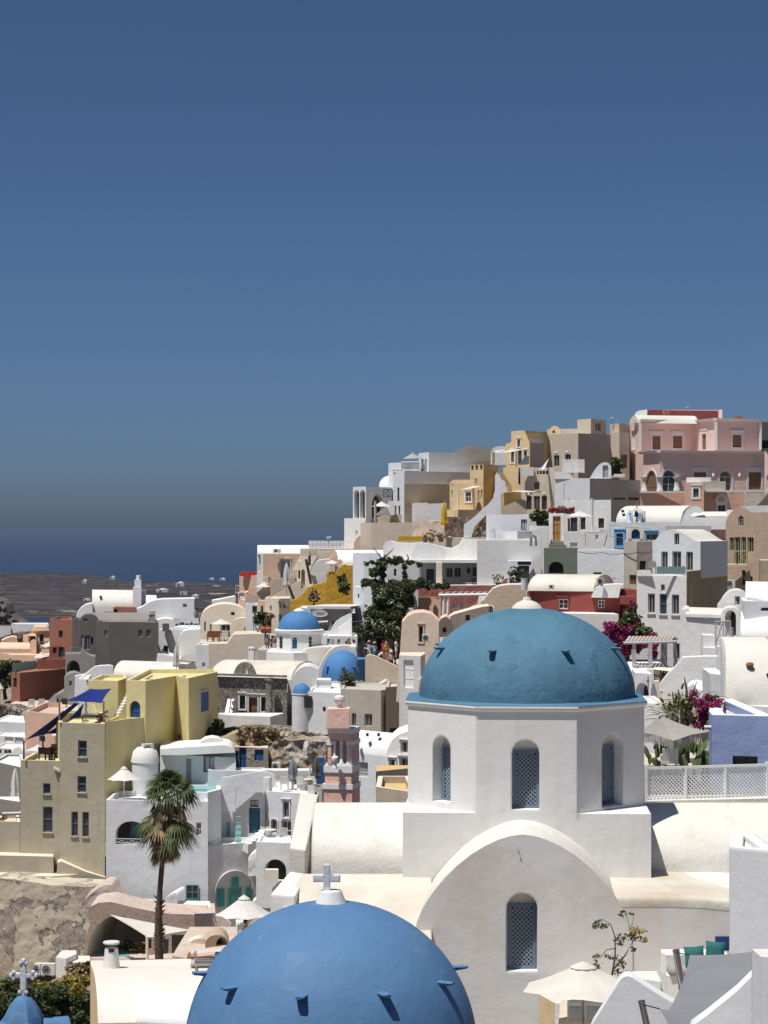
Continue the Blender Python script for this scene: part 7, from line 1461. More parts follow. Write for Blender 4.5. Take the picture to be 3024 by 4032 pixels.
m=MB();c_=P(1355,1385,215);m.lathe(c_,[(.22,0),(.25,.12),(.2,.38),(.1,.5),(.012,.52),(.012,2.2),(0,2.2)],14);tag(m.build('hanging_lantern','cloth_taupe',loc=c_),'big wicker lantern hanging right of the restaurant','lantern')
ex('red_wall','maroon retaining wall under the restaurant terrace',(640,212),(1490,208),[(640,1720),(640,1500),(680,1475),(1000,1462),(1330,1460),(1385,1450),(1430,1405),(1480,1390),(1490,1430),(1490,1720)],'red_wall','wall',D=1.2,roof='white')
bx('peach_terrace','terracotta lower wall behind the vine',[(690,208),(905,206)],1560,1720,'peach_dark','wall',D=2,roof='terracotta',par=0)
pg=empty('pergola',P(1090,1659,204));tag(pg,'white driftwood pergola hung with paddles under the maroon wall','pergola')
for i in range(9):m=MB();x=890+i*50;m.hexa([P(x,1530,203.5),P(x+32,1526,203.5),P(x+50,1520,206.5),P(x+18,1524,206.5)],[p+Vector((0,0,.12))for p in(P(x,1530,203.5),P(x+32,1526,203.5),P(x+50,1520,206.5),P(x+18,1524,206.5))]);m.build('roof_slat','wood_grey',pg)
m=MB();m.tube([P(885,1542,203.4),P(1290,1535,203.4)],.14,6);m.build('beam','paint_white',pg)
for x in(925,960):m=MB();m.tube([P(x,1700,203.5),P(x+6,1540,203.5)],.16,6);m.build('post','paint_white',pg)
for i,x in enumerate((1015,1050,1075,1100)):
 m=MB();p=P(x,1560,203.6);d=Vector((-.12+.05*i,0,-1)).normalized();m.tube([p,p+d*.6],.025,5);m.loft([[p+d*t+Vector((w*math.cos(a),.04*math.sin(a),0))for a in(0,1.05,2.1,3.14,4.2,5.2)]for t,w in((.5,.03),(.65,.11),(.95,.11),(1.1,.03))],0,True,True,True);m.build('paddle','paint_cream' if i%2 else 'wood_grey',pg)
m=MB();c_=P(1152,1582,203.6);n=20;m.loft([[c_+Vector((k*math.cos(2*math.pi*i/n),o,k*math.sin(2*math.pi*i/n)))for i in range(n)]for o,k in((0,.27),(-.05,.24),(0,.18),(.04,.24),(0,.27))],0,True,False,True);m.build('ring','pink_wall',pg)
ts=ex('tan_house','tan pebbledash gable house with round headed window behind the big dome',(1222,170),(1600,168),[(1222,1800),(1230,1650),(1235,1590),(1262,1575),(1290,1530),(1330,1490),(1380,1468),(1450,1458),(1580,1455),(1600,1480),(1600,1800)],'tan_stucco',D=5,roof='white_grey',ops=[(1288,1630,1335,1760,'win',dict(arch=1,surround='white',sw=.08))])
ex('white_house','white stepped parapet left of the tan pebbledash gable',(1140,172),(1235,171),[(1140,1700),(1150,1635),(1200,1620),(1215,1550),(1280,1550),(1262,1580),(1232,1600),(1232,1700)],'white',D=.8,roof='white')
post('chimney_post','square pale post right of the tan pebbledash gable',P(1585,1500,167.5),P(1585,1408,167.5),.25,'white_grey')
# vine tree spilling over the wall
rnd=random.Random(77);bl=[]
def vl(x,y,r_,n,Y=200,s=.23,mi=None):s*=1 if s<.24 else .62;bl.append((P(x,y,Y+rnd.uniform(-1.2,1.2)),px(r_,Y),int(n*1.7),s,mi if mi is not None else(0 if rnd.random()<.72 else 1),.95))
for i in range(80):
 t=rnd.random();y=1450+400*t;x=rnd.uniform(370-60*(t>.5),660-30*t);vl(x,y,46,130)
for i in range(24):x=rnd.uniform(270,760);vl(x,1435+rnd.gauss(8,14),26,70,201)
for i in range(26):t=rnd.random();vl(640+350*t,1462+rnd.gauss(4,8),16,40,206)
for i in range(26):x=rnd.uniform(400,750);vl(x,1262+rnd.gauss(0,12)+abs(x-560)*.05,18,36,203)
for i in range(20):vl(rnd.gauss(430,10),rnd.uniform(1240,1440),18,36,202)
for i in range(10):vl(rnd.gauss(610,9),rnd.uniform(1300,1440),14,22,203)
for i in range(14):vl(rnd.gauss(355,22),rnd.gauss(1340,28),18,36,202)
reg('B')
for i in range(60):x=rnd.uniform(1230,1600);vl(x,1010+rnd.gauss(0,16)+20*math.sin(x*.02),26,80,198,.36)
for i in range(40):vl(rnd.uniform(1340,1600),rnd.uniform(860,1000),40,120,199)
for i in range(34):vl(rnd.uniform(1300,1600),rnd.uniform(900,1040),22,3,197.2,.16,2)
reg('C')
for i in range(16):vl(rnd.uniform(350,660),rnd.uniform(1480,1640),26,3,198,.16,2)
tr=[([P(430,1480,203),P(428,1380,203),P(440,1260,203),P(450,1210,203)],[.25,.22,.16,.08]),([P(440,1270,203),P(390,1200,203),P(350,1150,203)],[.08,.05,.03]),([P(450,1230,203),P(500,1180,203),P(520,1160,203)],[.07,.05,.02]),([P(600,1480,203),P(610,1300,203),P(640,1240,203),P(625,1205,203)],[.15,.12,.08,.04]),([P(440,1260,203),P(560,1262,203),P(740,1275,203)],[.1,.08,.04])]
bush('climbing_vine','large dark green vine with pale blossom spilling over the restaurant wall',bl,['leaf_dark','leaf_olive','flower_white'],tr,12,cat='vine')
bx('white_house','white wall panel with striped shade behind the vine',[(470,207),(720,206)],1270,1480,'white_grey',D=.4,roof='white',par=0,ops=[(0,520,1328,540,1385,'dark')])
ex('chimney','white tapered chimney left of the vine',(275,204),(312,203.8),[(272,1420),(278,1290),(300,1278),(310,1290),(316,1420)],'white_grey','chimney',D=1,roof='white')
# ------------------------------------------------------------------ upper right ridge (D crop)
reg('D')
od=House('ochre_house','ochre house with shaped gable and cream awnings on the ridge','house')
od.extr((252,262),(515,260),[(252,1300),(252,545),(290,540),(312,525),(322,500),(322,420),(460,405),(515,540),(515,1300)],D=3,mat='ochre_light',roof='ochre_light',ops=[(380,498,412,582,'wing',dict(surround='paint_white',sw=.1)),(310,625,348,750,'wing',dict(surround='paint_white',sw=.12)),(385,615,425,770,'winp'),(448,622,488,690,'wing',dict(surround='paint_white',sw=.1))])
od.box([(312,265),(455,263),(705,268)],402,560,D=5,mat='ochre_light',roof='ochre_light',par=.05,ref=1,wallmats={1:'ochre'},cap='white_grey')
od.extr((440,262),(670,266),[(440,560),(450,480),(470,465),(665,468),(670,540),(520,540)],D=2,mat='beige',roof='white_roof',part='vault');od.box([(510,261),(668,265)],530,1000,D=3,mat='beige_dark',roof='beige',par=0)
sail('awning','cream awning in front of the shaped ochre gable',[P(150,650,257),P(310,610,259),P(490,598,258),P(310,632,255)],.1,'cloth_cream',cat='awning');sail('awning','second cream awning left of the shaped ochre gable',[P(110,628,258),P(250,602,260),P(255,612,260),P(150,640,257)],.05,'cloth_cream',cat='awning')
for i,(x,y0,y1)in enumerate(((100,630,770),(370,625,800))):post('awning_post',['pale awning post left of the shaped ochre gable','pale awning post before the shaped ochre gable'][i],P(x,y1,256.5),P(x,y0,256.5),.1,'paint_cream')
gl=empty('glass_balustrade',P(450,800,255));tag(gl,'teal glass balustrade beside the shaped ochre gable','balustrade');m=MB();q=[P(388,778,254.5),P(508,770,256),P(508,680,256),P(465,680,255.4)];m.hexa(q,[p+Vector((0,.06,0))for p in q]);m.build('pane','glass_screen',gl)
bx('ochre_house','ochre stair block below the cream awnings',[(225,256),(390,254),(415,257)],800,1000,'ochre_light',D=4,roof='ochre_light',par=0,ref=1);st_=House('ochre_stairs','ochre steps climbing beside the white stair parapet','stairs');st_.at(P(270,1030,251));steps(st_.root,P(330,1040,250),P(210,860,256),1.8,8,'ochre_light',(-.4,-.9,0))
bx('ochre_house','small ochre chimney gable behind the beige ridge house',[(730,275),(840,274)],395,450,'ochre_light',D=3,roof='ochre_light',par=0);ex('ochre_gable','rounded ochre gable with a round hole on the ridge',(728,274),(860,273),[(728,440),(735,390),(750,362),(785,348),(820,360),(840,385),(860,440)],'ochre_light','gable',D=2,roof='white',ops=[(758,398,790,428,'hole',dict(arch=1))])
bg_=House('beige_house','large beige house with angled shaded flank on the ridge','house')
bg_.box([(668,270),(705,268.5),(1042,266),(1395,270.5)],430,1100,D=6,mat='beige',roof='beige',par=.1,ref=2,wallmats={2:'beige_dark'},ops=[(1,776,672,836,792,'wing'),(1,898,662,960,760,'wing')])  # darker beige on the right flank stands for its shade
for x,y in((802,650),(922,642)):m=MB();m.lathe(P(x,y,265.9),[(.1,-.25),(.06,-.15),(.17,-.05),(.18,.1),(.1,.2),(0,.22)],12);m.build('wall_lamp','cream',bg_.root)
bg_.box([(1032,274),(1180,271),(1345,276)],272,430,D=5,mat='beige',roof='beige',par=.1,ref=1,wallmats={1:'beige_dark'},ops=[(1,1224,312,1288,410,'wing')],part='upper_wall');bg_.box([(700,275),(1032,274)],385,440,D=4,mat='beige',roof='beige',par=0,part='parapet')  # upper right wall darkened likewise, shade in the colour
bx('beige_house','narrow beige house beside the pink mansion',[(1393,276),(1490,275),(1600,276)],420,900,'beige',D=6,roof='beige',par=.1,ref=1,ops=[(1,1510,660,1578,815,'wing')]);bx('beige_house','beige rooftop block beside the pink mansion',[(1385,280),(1488,278),(1600,281)],325,440,'beige',D=4,roof='white',par=.05,ref=1,wallmats={1:'beige_dark'})
m=MB();m.tube([P(1410,325,279),P(1410,265,279)],.06,5);m.tube([P(1385,270,279),P(1430,262,279)],.05,4);m.tube([P(1392,262,279),P(1392,278,279)],.04,4);m.tube([P(1425,256,279),P(1425,272,279)],.04,4);tag(m.build('roof_antenna','metal_grey',loc=P(1410,325,279)),'thin television antenna on the roof beside the pink mansion','antenna')
bb=House('beige_house','beige house with slot windows above the wooden door','house');bb.box([(412,254),(785,252)],808,1340,D=6,mat='beige',roof='beige',par=.1,ops=[(0,556,960,622,1048,'wing',dict(sill='cream')),(0,592,840,612,878,'dark'),(0,622,840,646,878,'dark'),(0,654,840,680,878,'dark'),(0,688,840,714,878,'dark'),(0,480,1115,535,1262,'dark'),(0,556,1115,624,1262,'wing'),(0,644,1115,700,1262,'dark')])
for x,y in((503,1100),(672,1095)):m=MB();m.lathe(P(x,y,252.6),[(.05,-.15),(.15,-.05),(.16,.05),(.08,.18),(0,.2)],12);m.build('wall_lamp','cream',bb.root)
bx('white_parapet','pale screen wall on the beige slot window house',[(412,253),(560,252.6)],800,895,'white_grey','wall',D=.3,roof='white_grey',par=0,deep=0)
ex('beige_stair_wall','beige stair wall with cream coping below the slot window house',(205,248),(480,247),[(205,1310),(205,1235),(420,1145),(480,1170),(480,1310)],'beige_dark','wall',D=.5,roof='cream');ex('ochre_wall','ochre shaded wall above the beige stair wall',(200,250),(420,249),[(200,1240),(205,1085),(390,985),(420,985),(420,1240)],'ochre','wall',D=.5,roof='cream')
sl_=empty('slatted_screen',P(990,860,252));tag(sl_,'white slatted screen on the terrace before the beige flank','screen')
for k in range(11):m=MB();a,b=P(872,722+13*k,252),P(1108,722+13*k,252);m.box((a+b)/2,b.x-a.x,.06,px(10,252));m.build('slat','paint_white',sl_)
for x in(876,990,1104):m=MB();m.box(P(x,790,252.1),.14,.1,px(150,252));m.build('post','paint_white',sl_)
sail('shade_sail','white pointed sail on the terrace before the beige ridge house',[P(725,703,253),P(672,825,251),P(618,826,251)],.1,'cloth_white',edge=.1);umbrella('parasol','cream awning like parasol over the slot window entrance',P(420,1078,249),6.2,.25,'cloth_cream',4,'paint_cream',2.5,vent=False)
wd=House('white_house','tall white house with arched dark window above the parasol','house');wd.box([(785,250),(1170,248)],925,1420,D=5,mat='white_cool',roof='white',par=.2,ops=[(0,955,1182,1025,1288,'brown',dict(arch=1))]);wd.extr((785,249.8),(980,249),[(785,930),(785,850),(905,845),(930,860),(975,915),(980,930)],D=.5,mat='white',roof='white',part='parapet')
m=MB();m.box(P(992,1178,248.2),.95,.5,.06);m.build('window_hood','mid_grey',wd.root);m=MB();m.tube([P(883,1200,248.7),P(883,970,248.7)],.1,8);m.build('pipe','white',wd.root)
gw2=bx('grey_house','low shaded grey house with horizontal bands before the pink mansion',[(1168,246),(1720,252)],930,1250,'beige_grey',D=6,roof='white',par=.15,ops=[(0,1425,1130,1555,1155,'shut'),(0,1590,1128,1700,1160,'dark')])
ex('white_niche','white arched stair hut with grey door on the terrace',(1165,249),(1405,248),[(1165,925),(1185,890),(1220,830),(1260,780),(1300,752),(1340,745),(1370,755),(1385,775),(1400,780),(1405,925)],'white_cool',D=2,cat='hut',roof='white',ops=[(1308,780,1368,918,'gdoor',dict(arch=.3))])
rnd=random.Random(5);bush('terrace_tree','small green tree beside the white arched stair hut',[(P(rnd.gauss(1450,28),rnd.gauss(780,28),249+rnd.uniform(-1,1)),px(32,249),90,.35,0 if rnd.random()<.5 else 1,1)for _ in range(14)],['leaf_olive','leaf_dark'],[([P(1440,910,249),P(1445,850,249),P(1455,790,249)],[.14,.1,.05])],3,cat='tree');m=MB();m.box(P(1490,890,247),1.2,.8,.3);m.box(P(1470,905,246.6),1.5,.8,.16);tag(m.build('cushion_pile','cloth_white',loc=P(1490,905,247)),'pile of white cushions on the terrace beside the small tree','cushions')
# lower row: white houses with the honey coloured door
wl=bx('white_house','white cube with curtained window left of the wooden door',[(40,226),(505,224)],1315,1640,'white_cool',D=6,roof='white',par=.25,ops=[(0,420,1370,484,1490,'curt')])
dh=House('white_house','white house front with honey coloured wooden door and grey steps','house');dh.box([(722,222),(888,221)],1303,1720,D=5,mat='white',roof='white',par=0,ops=[(0,765,1335,850,1605,'honey')]);
steps(dh.root,P(740,1660,220.2),P(742,1606,221.1),1.5,3,'mid_grey',(1,0,0))
wr_=House('white_house','white house with parasol and dark windows right of the wooden door','house');wr_.box([(886,228),(1400,226)],1160,1520,D=6,mat='white',roof='white',par=.15,ops=[(0,958,1350,1032,1500,'dark'),(0,1068,1348,1120,1478,'brown'),(0,1262,1357,1322,1463,'brown')])
wr_.box([(886,220.5),(1390,219.5)],1500,1720,D=5,mat='white',roof='white',par=.1,part='terrace_wall',ops=[(0,955,1622,1034,1690,'wshut'),(0,1230,1535,1260,1598,'wshut')])
m=MB();m.tube([P(1193,1500,225.5),P(1193,1140,225.5)],.14,8);m.build('pipe','white_grey',wr_.root)
umbrella('parasol','large white parasol on the terrace right of the wooden door',P(1058,1338,222.5),px(318,222.5),px(62,222.5),'cloth_white',8,'wood_grey',3.2);post('wooden_post','crooked dark post left of the large white parasol',P(942,1500,222),P(938,1360,222),.12,'wood_dark')
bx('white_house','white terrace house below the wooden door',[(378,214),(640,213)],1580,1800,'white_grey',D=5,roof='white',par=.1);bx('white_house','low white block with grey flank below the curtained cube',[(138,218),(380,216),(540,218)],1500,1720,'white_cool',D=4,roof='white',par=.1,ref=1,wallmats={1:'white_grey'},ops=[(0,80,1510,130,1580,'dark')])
bx('white_house','pale white terrace front with square window below the curtained cube',[(-60,210),(640,207)],1595,1950,'white_grey',D=5,roof='white',par=.1);ex('niche_wall','small white arch wall at the left of the low white block',(72,221),(225,220.5),[(72,1560),(80,1500),(105,1470),(145,1456),(190,1460),(220,1480),(225,1560)],'white_grey','wall',D=1,roof='white')
bx('bench_wall','white low panel wall left of the wooden door',[(510,221),(722,220.5)],1440,1640,'white','wall',D=.5,roof='white',par=0)
bush('courtyard_tree','small dark tree in the shaded courtyard left of the wooden door',[(P(rnd.gauss(600,32),rnd.gauss(1330,24),226),px(28,226),70,.35,0,1)for _ in range(12)]+[(P(rnd.uniform(640,720),rnd.uniform(1290,1420),226),px(26,226),50,.35,0,1)for _ in range(10)],['leaf_olive'],[([P(600,1440,226),P(598,1360,226)],[.12,.07]),([P(690,1420,226),P(690,1320,226),P(740,1230,226)],[.1,.08,.04])],23,cat='tree');bush('bougainvillea','thin red flowering creeper above the wooden door',[(P(rnd.uniform(740,980),rnd.gauss(1268,14),223.5),px(20,223),34,.3,0 if rnd.random()<.5 else 1,.7)for _ in range(20)],['flower_red','leaf_dry'],[([P(720,1290,223.5),P(820,1262,223.5),P(960,1265,223.5)],[.06,.05,.03])],24,group='bougainvillea')
bx('grey_house','shaded courtyard wall left of the wooden door',[(505,228),(725,227)],1310,1640,'white_grey',D=2,roof='white',par=0);m=MB();m.tube([P(525,1659,205),P(528,1570,205),P(540,1548,205),P(560,1545,205),P(578,1565,205),P(582,1659,205)],.1,8);tag(m.build('vent_pipe','mid_grey',loc=P(550,1659,205)),'bent grey vent pipe on the white terrace front','pipe')
reg('C');bx('white_house','white house with shaded doorway and plants right of the restaurant',[(1310,212),(1640,210)],1080,1480,'white_grey',D=5,roof='white',par=.1,ops=[(0,1494,1195,1546,1262,'dark',dict(surround='white',sw=.1)),(0,1395,1332,1446,1440,'dark')]);bx('white_porch','white porch with dark sign and doorway right of the restaurant',[(1448,206),(1660,205)],1262,1500,'white_cool','porch',D=3,roof='white',par=0,ops=[(0,1536,1300,1625,1440,'dark')])
m=MB();m.box(P(1585,1281,204.8),1.25,.12,.32);tag(m.build('shop_sign','black',loc=P(1585,1290,204.8)),'blank dark sign board over the white porch','sign');pot('dark green potted palm before the white porch',P(1520,1455,203),.32,.3,120,'leaf_dark',33,.4,'terracotta_pot',2.4);pot('yellow green potted bush beside the maroon wall',P(1375,1455,207),.32,.2,90,'leaf_yellow',35,.22,'terracotta_pot',1.7);pot('brown flowered pot in front of the square window',P(1615,1262,209),.28,.2,50,'leaf_dry',36,.25,'terracotta_pot',2)
# ------------------------------------------------------------------ pink mansion (E crop)
reg('E')
pm=House('pink_mansion','two storey pink mansion with white cornices and wooden shutters on the ridge top','mansion')
G_=dict(surround='trim_grey',sw=.28)
pm.box([(300,270),(482,264.5),(1622,268),(1760,272)],640,1160,D=8,mat='pink',roof='pink',par=0,ref=1,ops=[(0,326,840,455,1068,'shut',dict(arch=1,**G_)),(1,512,830,650,1068,'wdoor',dict(arch=1,**G_)),(1,850,855,985,960,'shut',G_),(1,1132,838,1258,1060,'wdoor',dict(arch=1,**G_)),(1,1448,855,1585,1045,'shut',G_)])
pm.box([(150,281),(265,275.5),(852,279),(1083,273),(1582,276)],300,660,D=6,mat='pink',roof='white',par=.1,ref=1,part='upper_wall',ops=[(0,178,425,216,605,'wshut',dict(surround='trim_grey',sw=.12)),(1,398,460,488,608,'shut',G_),(1,622,460,725,596,'shut',G_),(2,942,440,988,608,'shut',G_),(3,1272,448,1370,585,'shut',G_)])
pm.box([(150,280.5),(302,272)],640,900,D=4,mat='pink',roof='pink',par=0,part='wall')
def course(pts,y0,y1,ref,proud,name='cornice',mat='trim_grey'):
 z0,z1=ZZ(y1,ref),ZZ(y0,ref);pl_=[(XX(x,Y),Y)for x,Y in pts];m=MB()
 for a,b in zip(pl_[:-1],pl_[1:]):
  p=Plane(a,b);m.hexa([p.pt(-proud*.4,z0,.003),p.pt(p.L+proud*.4,z0,.003),p.pt(p.L+proud*.4,z0,proud),p.pt(-proud*.4,z0,proud)],[p.pt(-proud*.4,z1,.003),p.pt(p.L+proud*.4,z1,.003),p.pt(p.L+proud*.4,z1,proud*1.3),p.pt(-proud*.4,z1,proud*1.3)])
 m.build(name,mat,pm.root)
course([(265,275.5),(852,279),(1083,273),(1582,276)],278,305,275.5,.4);course([(300,270),(482,264.5),(1622,268)],618,644,264.5,.45)
for x,Y in((265,275.4),(1090,272.8),(1572,275.7)):m=MB();a,b=P(x,305,Y),P(x,612,Y);m.box((a+b)/2+Vector((0,-.08,0)),px(30,Y),.3,a.z-b.z);m.build('pilaster','trim_grey',pm.root)
for x,Y,y0,y1 in((314,269.5,905,1068),(480,264.3,905,1068),(664,265,905,1060)):m=MB();a,b=P(x,y0,Y),P(x,y1,Y);m.lathe(b+Vector((0,-.2,0)),[(.42,0),(.38,.3),(.32,.4),(.3,a.z-b.z-.4),(.5,a.z-b.z-.1),(.5,a.z-b.z)],12);m.build('column','trim_grey',pm.root)
pm.extr((155,278),(250,275.4),[(150,320),(160,280),(185,245),(205,234),(225,250),(245,300),(250,320)],D=8,mat='pink',roof='white_roof',part='vault_gable',dirv=(1,.25))
pm.vault((205,276.3),(790,280),285,236,300,D=5,mat='white',roof='white_roof',roofpart='vault_roof');pm.box([(338,286),(1130,288)],178,300,D=3,mat='maroon',roof='pink',par=0,part='attic_wall');pm.box([(1125,287),(1162,286.5)],175,290,D=3,mat='pink',roof='pink',par=0,part='attic_end');pm.box([(540,288.5),(1162,289)],176,212,D=1,mat='pink',roof='pink',par=0,part='parapet',deep=0)
pm.extr((205,284),(345,283),[(200,260),(215,210),(250,185),(345,172),(345,260)],D=4,mat='white',roof='white',part='white_vault');pm.extr((1275,284),(1395,283),[(1275,270),(1300,245),(1335,236),(1370,245),(1395,270)],D=3,mat='maroon',roof='pink',part='roof_lunette')
for x in(535,575):m=MB();p=P(x,232,279);m.lathe(p,[(.24,0),(.28,.3),(.25,.6),(.18,.6),(.18,.4),(0,.4)],12);m.build('chimney_pot','terracotta_pot',pm.root)
for x in(1060,1345):m=MB();p=P(x,885,265.8);m.lathe(p+Vector((0,-.3,-.25)),[(.03,0),(.13,.05),(.15,.32),(.07,.46),(0,.46)],8);m.build('wall_lamp','paint_white',pm.root)
m=MB();m.tube([P(775,178,284),P(775,135,284)],.06,5);m.tube([P(762,152,284),P(795,146,284)],.05,4);tag(m.build('roof_antenna','metal_grey',loc=P(775,178,284)),'small antenna on the roof of the pink mansion','antenna')
bx('dark_house','dark unfinished house front at the right edge behind the mansion',[(1588,280),(1760,280)],308,640,'dark_grey',D=4,roof='maroon',par=0,ops=[(0,1592,508,1720,596,'hole')]);ex('pink_house','pink house gable at the right edge beside the mansion',(1618,262),(1720,260),[(1618,1160),(1622,620),(1680,690),(1720,740),(1720,1160)],'pink',D=4,roof='trim_grey',ops=[(1640,880,1690,1050,'wdoor',dict(arch=1))])
pw=House('pink_garden_wall','weathered pink garden wall with framed lattice windows before the mansion','wall')
pw.box([(268,251),(1400,252.5),(1412,252),(1760,251)],1078,1320,D=3,mat='pink_wall',roof='pink_wall',par=0,wallmats={2:'beige_grey'},ops=[(0,1112,1212,1195,1285,'wing',dict(surround='paint_white',sw=.18))]);pw.box([(755,250),(962,249.6)],965,1320,D=2,mat='pink_wall',roof='white',par=0,part='gate_tower',ops=[(0,845,1030,905,1130,'wing',dict(surround='paint_white',sw=.2))])
pw.box([(770,251.5),(1040,251)],912,975,D=3,mat='white',roof='white',par=0,part='roof_block',deep=0);pw.box([(965,251),(1200,250.5)],955,1070,D=2,mat='beige_grey',roof='trim_grey',par=0,part='parapet',deep=.2)
for x0,x1,y in((268,752,1072),(962,1400,1060),(1412,1760,1062)):m=MB();a,b=P(x0,y,250.6),P(x1,y,250.6);m.box((a+b)/2+Vector((0,.2,0)),b.x-a.x,.8,px(18,250));m.build('coping','trim_grey',pw.root)
m=MB();pl_=Plane((XX(1090,251.8),251.8),(XX(1215,251.8),251.8));A_=arch_pts(pl_.hit(1095,0)[0],pl_.hit(1205,0)[0],0,pl_.hit(0,1100)[1],None,12)[2:];zc_=pl_.hit(0,1175)[1]
o_=pw.opening(pl_,1115,1118,1190,1175,'hole',arch=1.0,surround='trim_grey',sw=.35)
if o_:o_['rec']=-.02;o_['S']=dict(frame=None,pane='pink_wall',mull=(1,1));pw.fill(o_)
# white vault with belfry, below the garden wall
wb_=House('white_chapel','white barrel vaulted chapel with blue belfry below the pink mansion','chapel')
wb_.vault((5,212),(705,209),1400,1222,1480,D=7,mat='white_cool',roof='white_roof',deep=5,n=18,skew=.35);wb_.extr((690,208.6),(962,208),[(690,1480),(705,1430),(715,1390),(740,1320),(775,1265),(820,1232),(870,1224),(920,1236),(962,1275),(920,1300),(860,1290),(820,1320),(760,1380),(735,1440),(730,1480)],D=1.2,mat='white_grey',roof='white',part='arch_rib')
for x,y in((78,1280),(477,1288),(637,1288)):m=MB();m.box(P(x,y,212.0),.25,.4,.25);m.build('vent','interior',wb_.root)
bf=[(142,185),(242,278)]
for x0,x1 in bf:wb_.box([(x0,206.5),(x1,206.2)],1295,1440,D=.9,mat='paint_white',roof='white',par=0,deep=.2,part='belfry_pier');m=MB();a,b=P(x0+8,1300,206.1),P(x1-10,1390,206.1);m.box((a+b)/2,b.x-a.x,.06,a.z-b.z);m.build('blue_panel','paint_skyblue',wb_.root)
wb_.extr((138,206.4),(290,206),[(138,1300),(140,1252),(160,1268),(185,1272),(205,1250),(230,1243),(255,1252),(270,1268),(290,1250),(290,1300),(245,1300),(236,1282),(212,1276),(192,1284),(184,1300)],D=.9,mat='white',roof='white',part='belfry_top');m=MB();m.lathe(P(228,1340,206.6),[(.28,0),(.2,.2),(.16,.5),(.05,.62),(0,.65)],12);m.build('bell','metal_dark',wb_.root);m=MB();m.box(P(233,1222,206.3),.1,.1,.9);m.box(P(233,1212,206.3),.45,.1,.1);m.build('cross','metal_grey',wb_.root)
wb_.box([(285,207.5),(320,207)],1278,1400,D=1.2,mat='white_grey',roof='white',par=0,part='side_pier')
fr_=House('chapel_forecourt','white forecourt with blue doors below the blue belfry','house');fr_.box([(-90,204),(145,203),(470,202.5)],1400,1660,D=3,mat='white_cool',roof='white',par=0,ref=1,ops=[(0,8,1522,82,1655,'winb',dict(surround='paint_skyblue',sw=.2)),(1,172,1475,265,1585,'bdoor',dict(arch=1,surround='paint_cream',sw=.3)),(1,332,1525,460,1600,'green',dict(surround='paint_skyblue',sw=.15))])
railing('rope_railing','thin rope railing before the blue chapel doors',[P(-60,1560,201),P(110,1585,201),P(375,1600,201)],1.1,'metal_grey',2.0,False,.018)
h=House('white_roof','lumpy white roofs between the chapel vault and the pink old house','roof');h.extr((728,205),(1215,202),[(728,1480),(740,1380),(770,1350),(800,1345),(1000,1350),(1215,1340),(1215,1480)],D=4,mat='white',roof='white');h.vault((805,210),(1235,208),1335,1285,1400,D=6,mat='white',roof='white_roof');h.box([(470,200.5),(545,199.5),(1040,200)],1440,1600,D=2,mat='white_grey',roof='white',par=0,ref=1,part='parapet')
wq=House('white_vault','white vault roof and pink flank at the right above the old pink house','vault');wq.extr((1300,207),(1760,203),[(1300,1480),(1305,1280),(1330,1250),(1380,1228),(1440,1222),(1760,1215),(1760,1480)],D=4,mat='white_grey',roof='white');wq.box([(1235,204),(1310,203)],1265,1480,D=2,mat='white',roof='white',par=0,part='chimney')
wq.box([(1440,192),(1760,190)],1292,1700,D=3,mat='pink_old',roof='pink_old',par=0,part='pink_flank')
# gabled white house with khaki flank, old pink house with balcony
reg('F')
gwh=House('white_house','white two storey house with arched gable and khaki flank above the bougainvillea','house')
gwh.extr((580,158),(1030,156),[(580,420),(580,70),(605,62),(640,25),(690,-20),(740,-38),(790,-36),(850,-10),(900,20),(950,55),(985,72),(1030,75),(1030,420)],D=9,mat='white_cool',roof='white_roof',dirv=(.38,1),ops=[(785,2,830,106,'wing'),(663,170,723,346,'wing'),(766,168,849,384,'wing'),(897,172,958,350,'wing')])
gwh.box([(434,152),(900,150)],393,1060,D=5,mat='white',roof='white',par=.12,part='lower_wall',ops=[(0,539,563,603,745,'wing',dict(sill='white')),(0,648,566,713,755,'winp',dict(sill='white')),(0,762,572,829,758,'wing',dict(sill='white')),(0,660,478,695,538,'wing')])
gwh.box([(901,150.2),(1034,156)],356,1100,D=3,mat='khaki',roof='khaki',par=0,part='flank');gwh.box([(1030,156.2),(1282,166)],74,760,D=2,mat='khaki',roof='khaki',par=0,part='flank')
gwh.extr((436,151.8),(580,151),[(436,400),(438,345),(560,345),(575,380),(580,400)],D=.4,mat='white',roof='white',part='parapet');m=MB();m.tube([P(937,700,151.5),P(935,455,151.5)],.06,6);m.build('drain_pipe','cream',gwh.root)
gl=empty('glass_balustrade',P(740,380,150.6));tag(gl,'clear glass balustrade on the terrace of the arched gable house','balustrade');m=MB();a,b=P(620,378,150.4),P(890,378,150.3);m.box((a+b)/2+Vector((0,0,.25)),b.x-a.x,.03,.5);m.build('pane','glass_screen',gl)
chair('folding chair on the terrace of the arched gable house',P(580,380,152),R(170),'wood_grey','terrace chairs')
oph=House('old_pink_house','weathered pink gable house with green shuttered balcony','house');oph.extr((1262,178),(1545,175),[(1262,600),(1265,-110),(1290,-165),(1330,-215),(1375,-238),(1410,-245),(1450,-235),(1490,-205),(1530,-150),(1545,-90),(1545,600)],D=6,mat='pink_old',roof='beige',ops=[(1382,-165,1430,-65,'wing',dict(arch=1)),(1300,38,1340,165,'green'),(1345,35,1400,300,'green'),(1410,35,1455,300,'green'),(1468,38,1524,175,'green'),(1415,345,1450,480,'dark'),(1495,402,1515,445,'dark')])
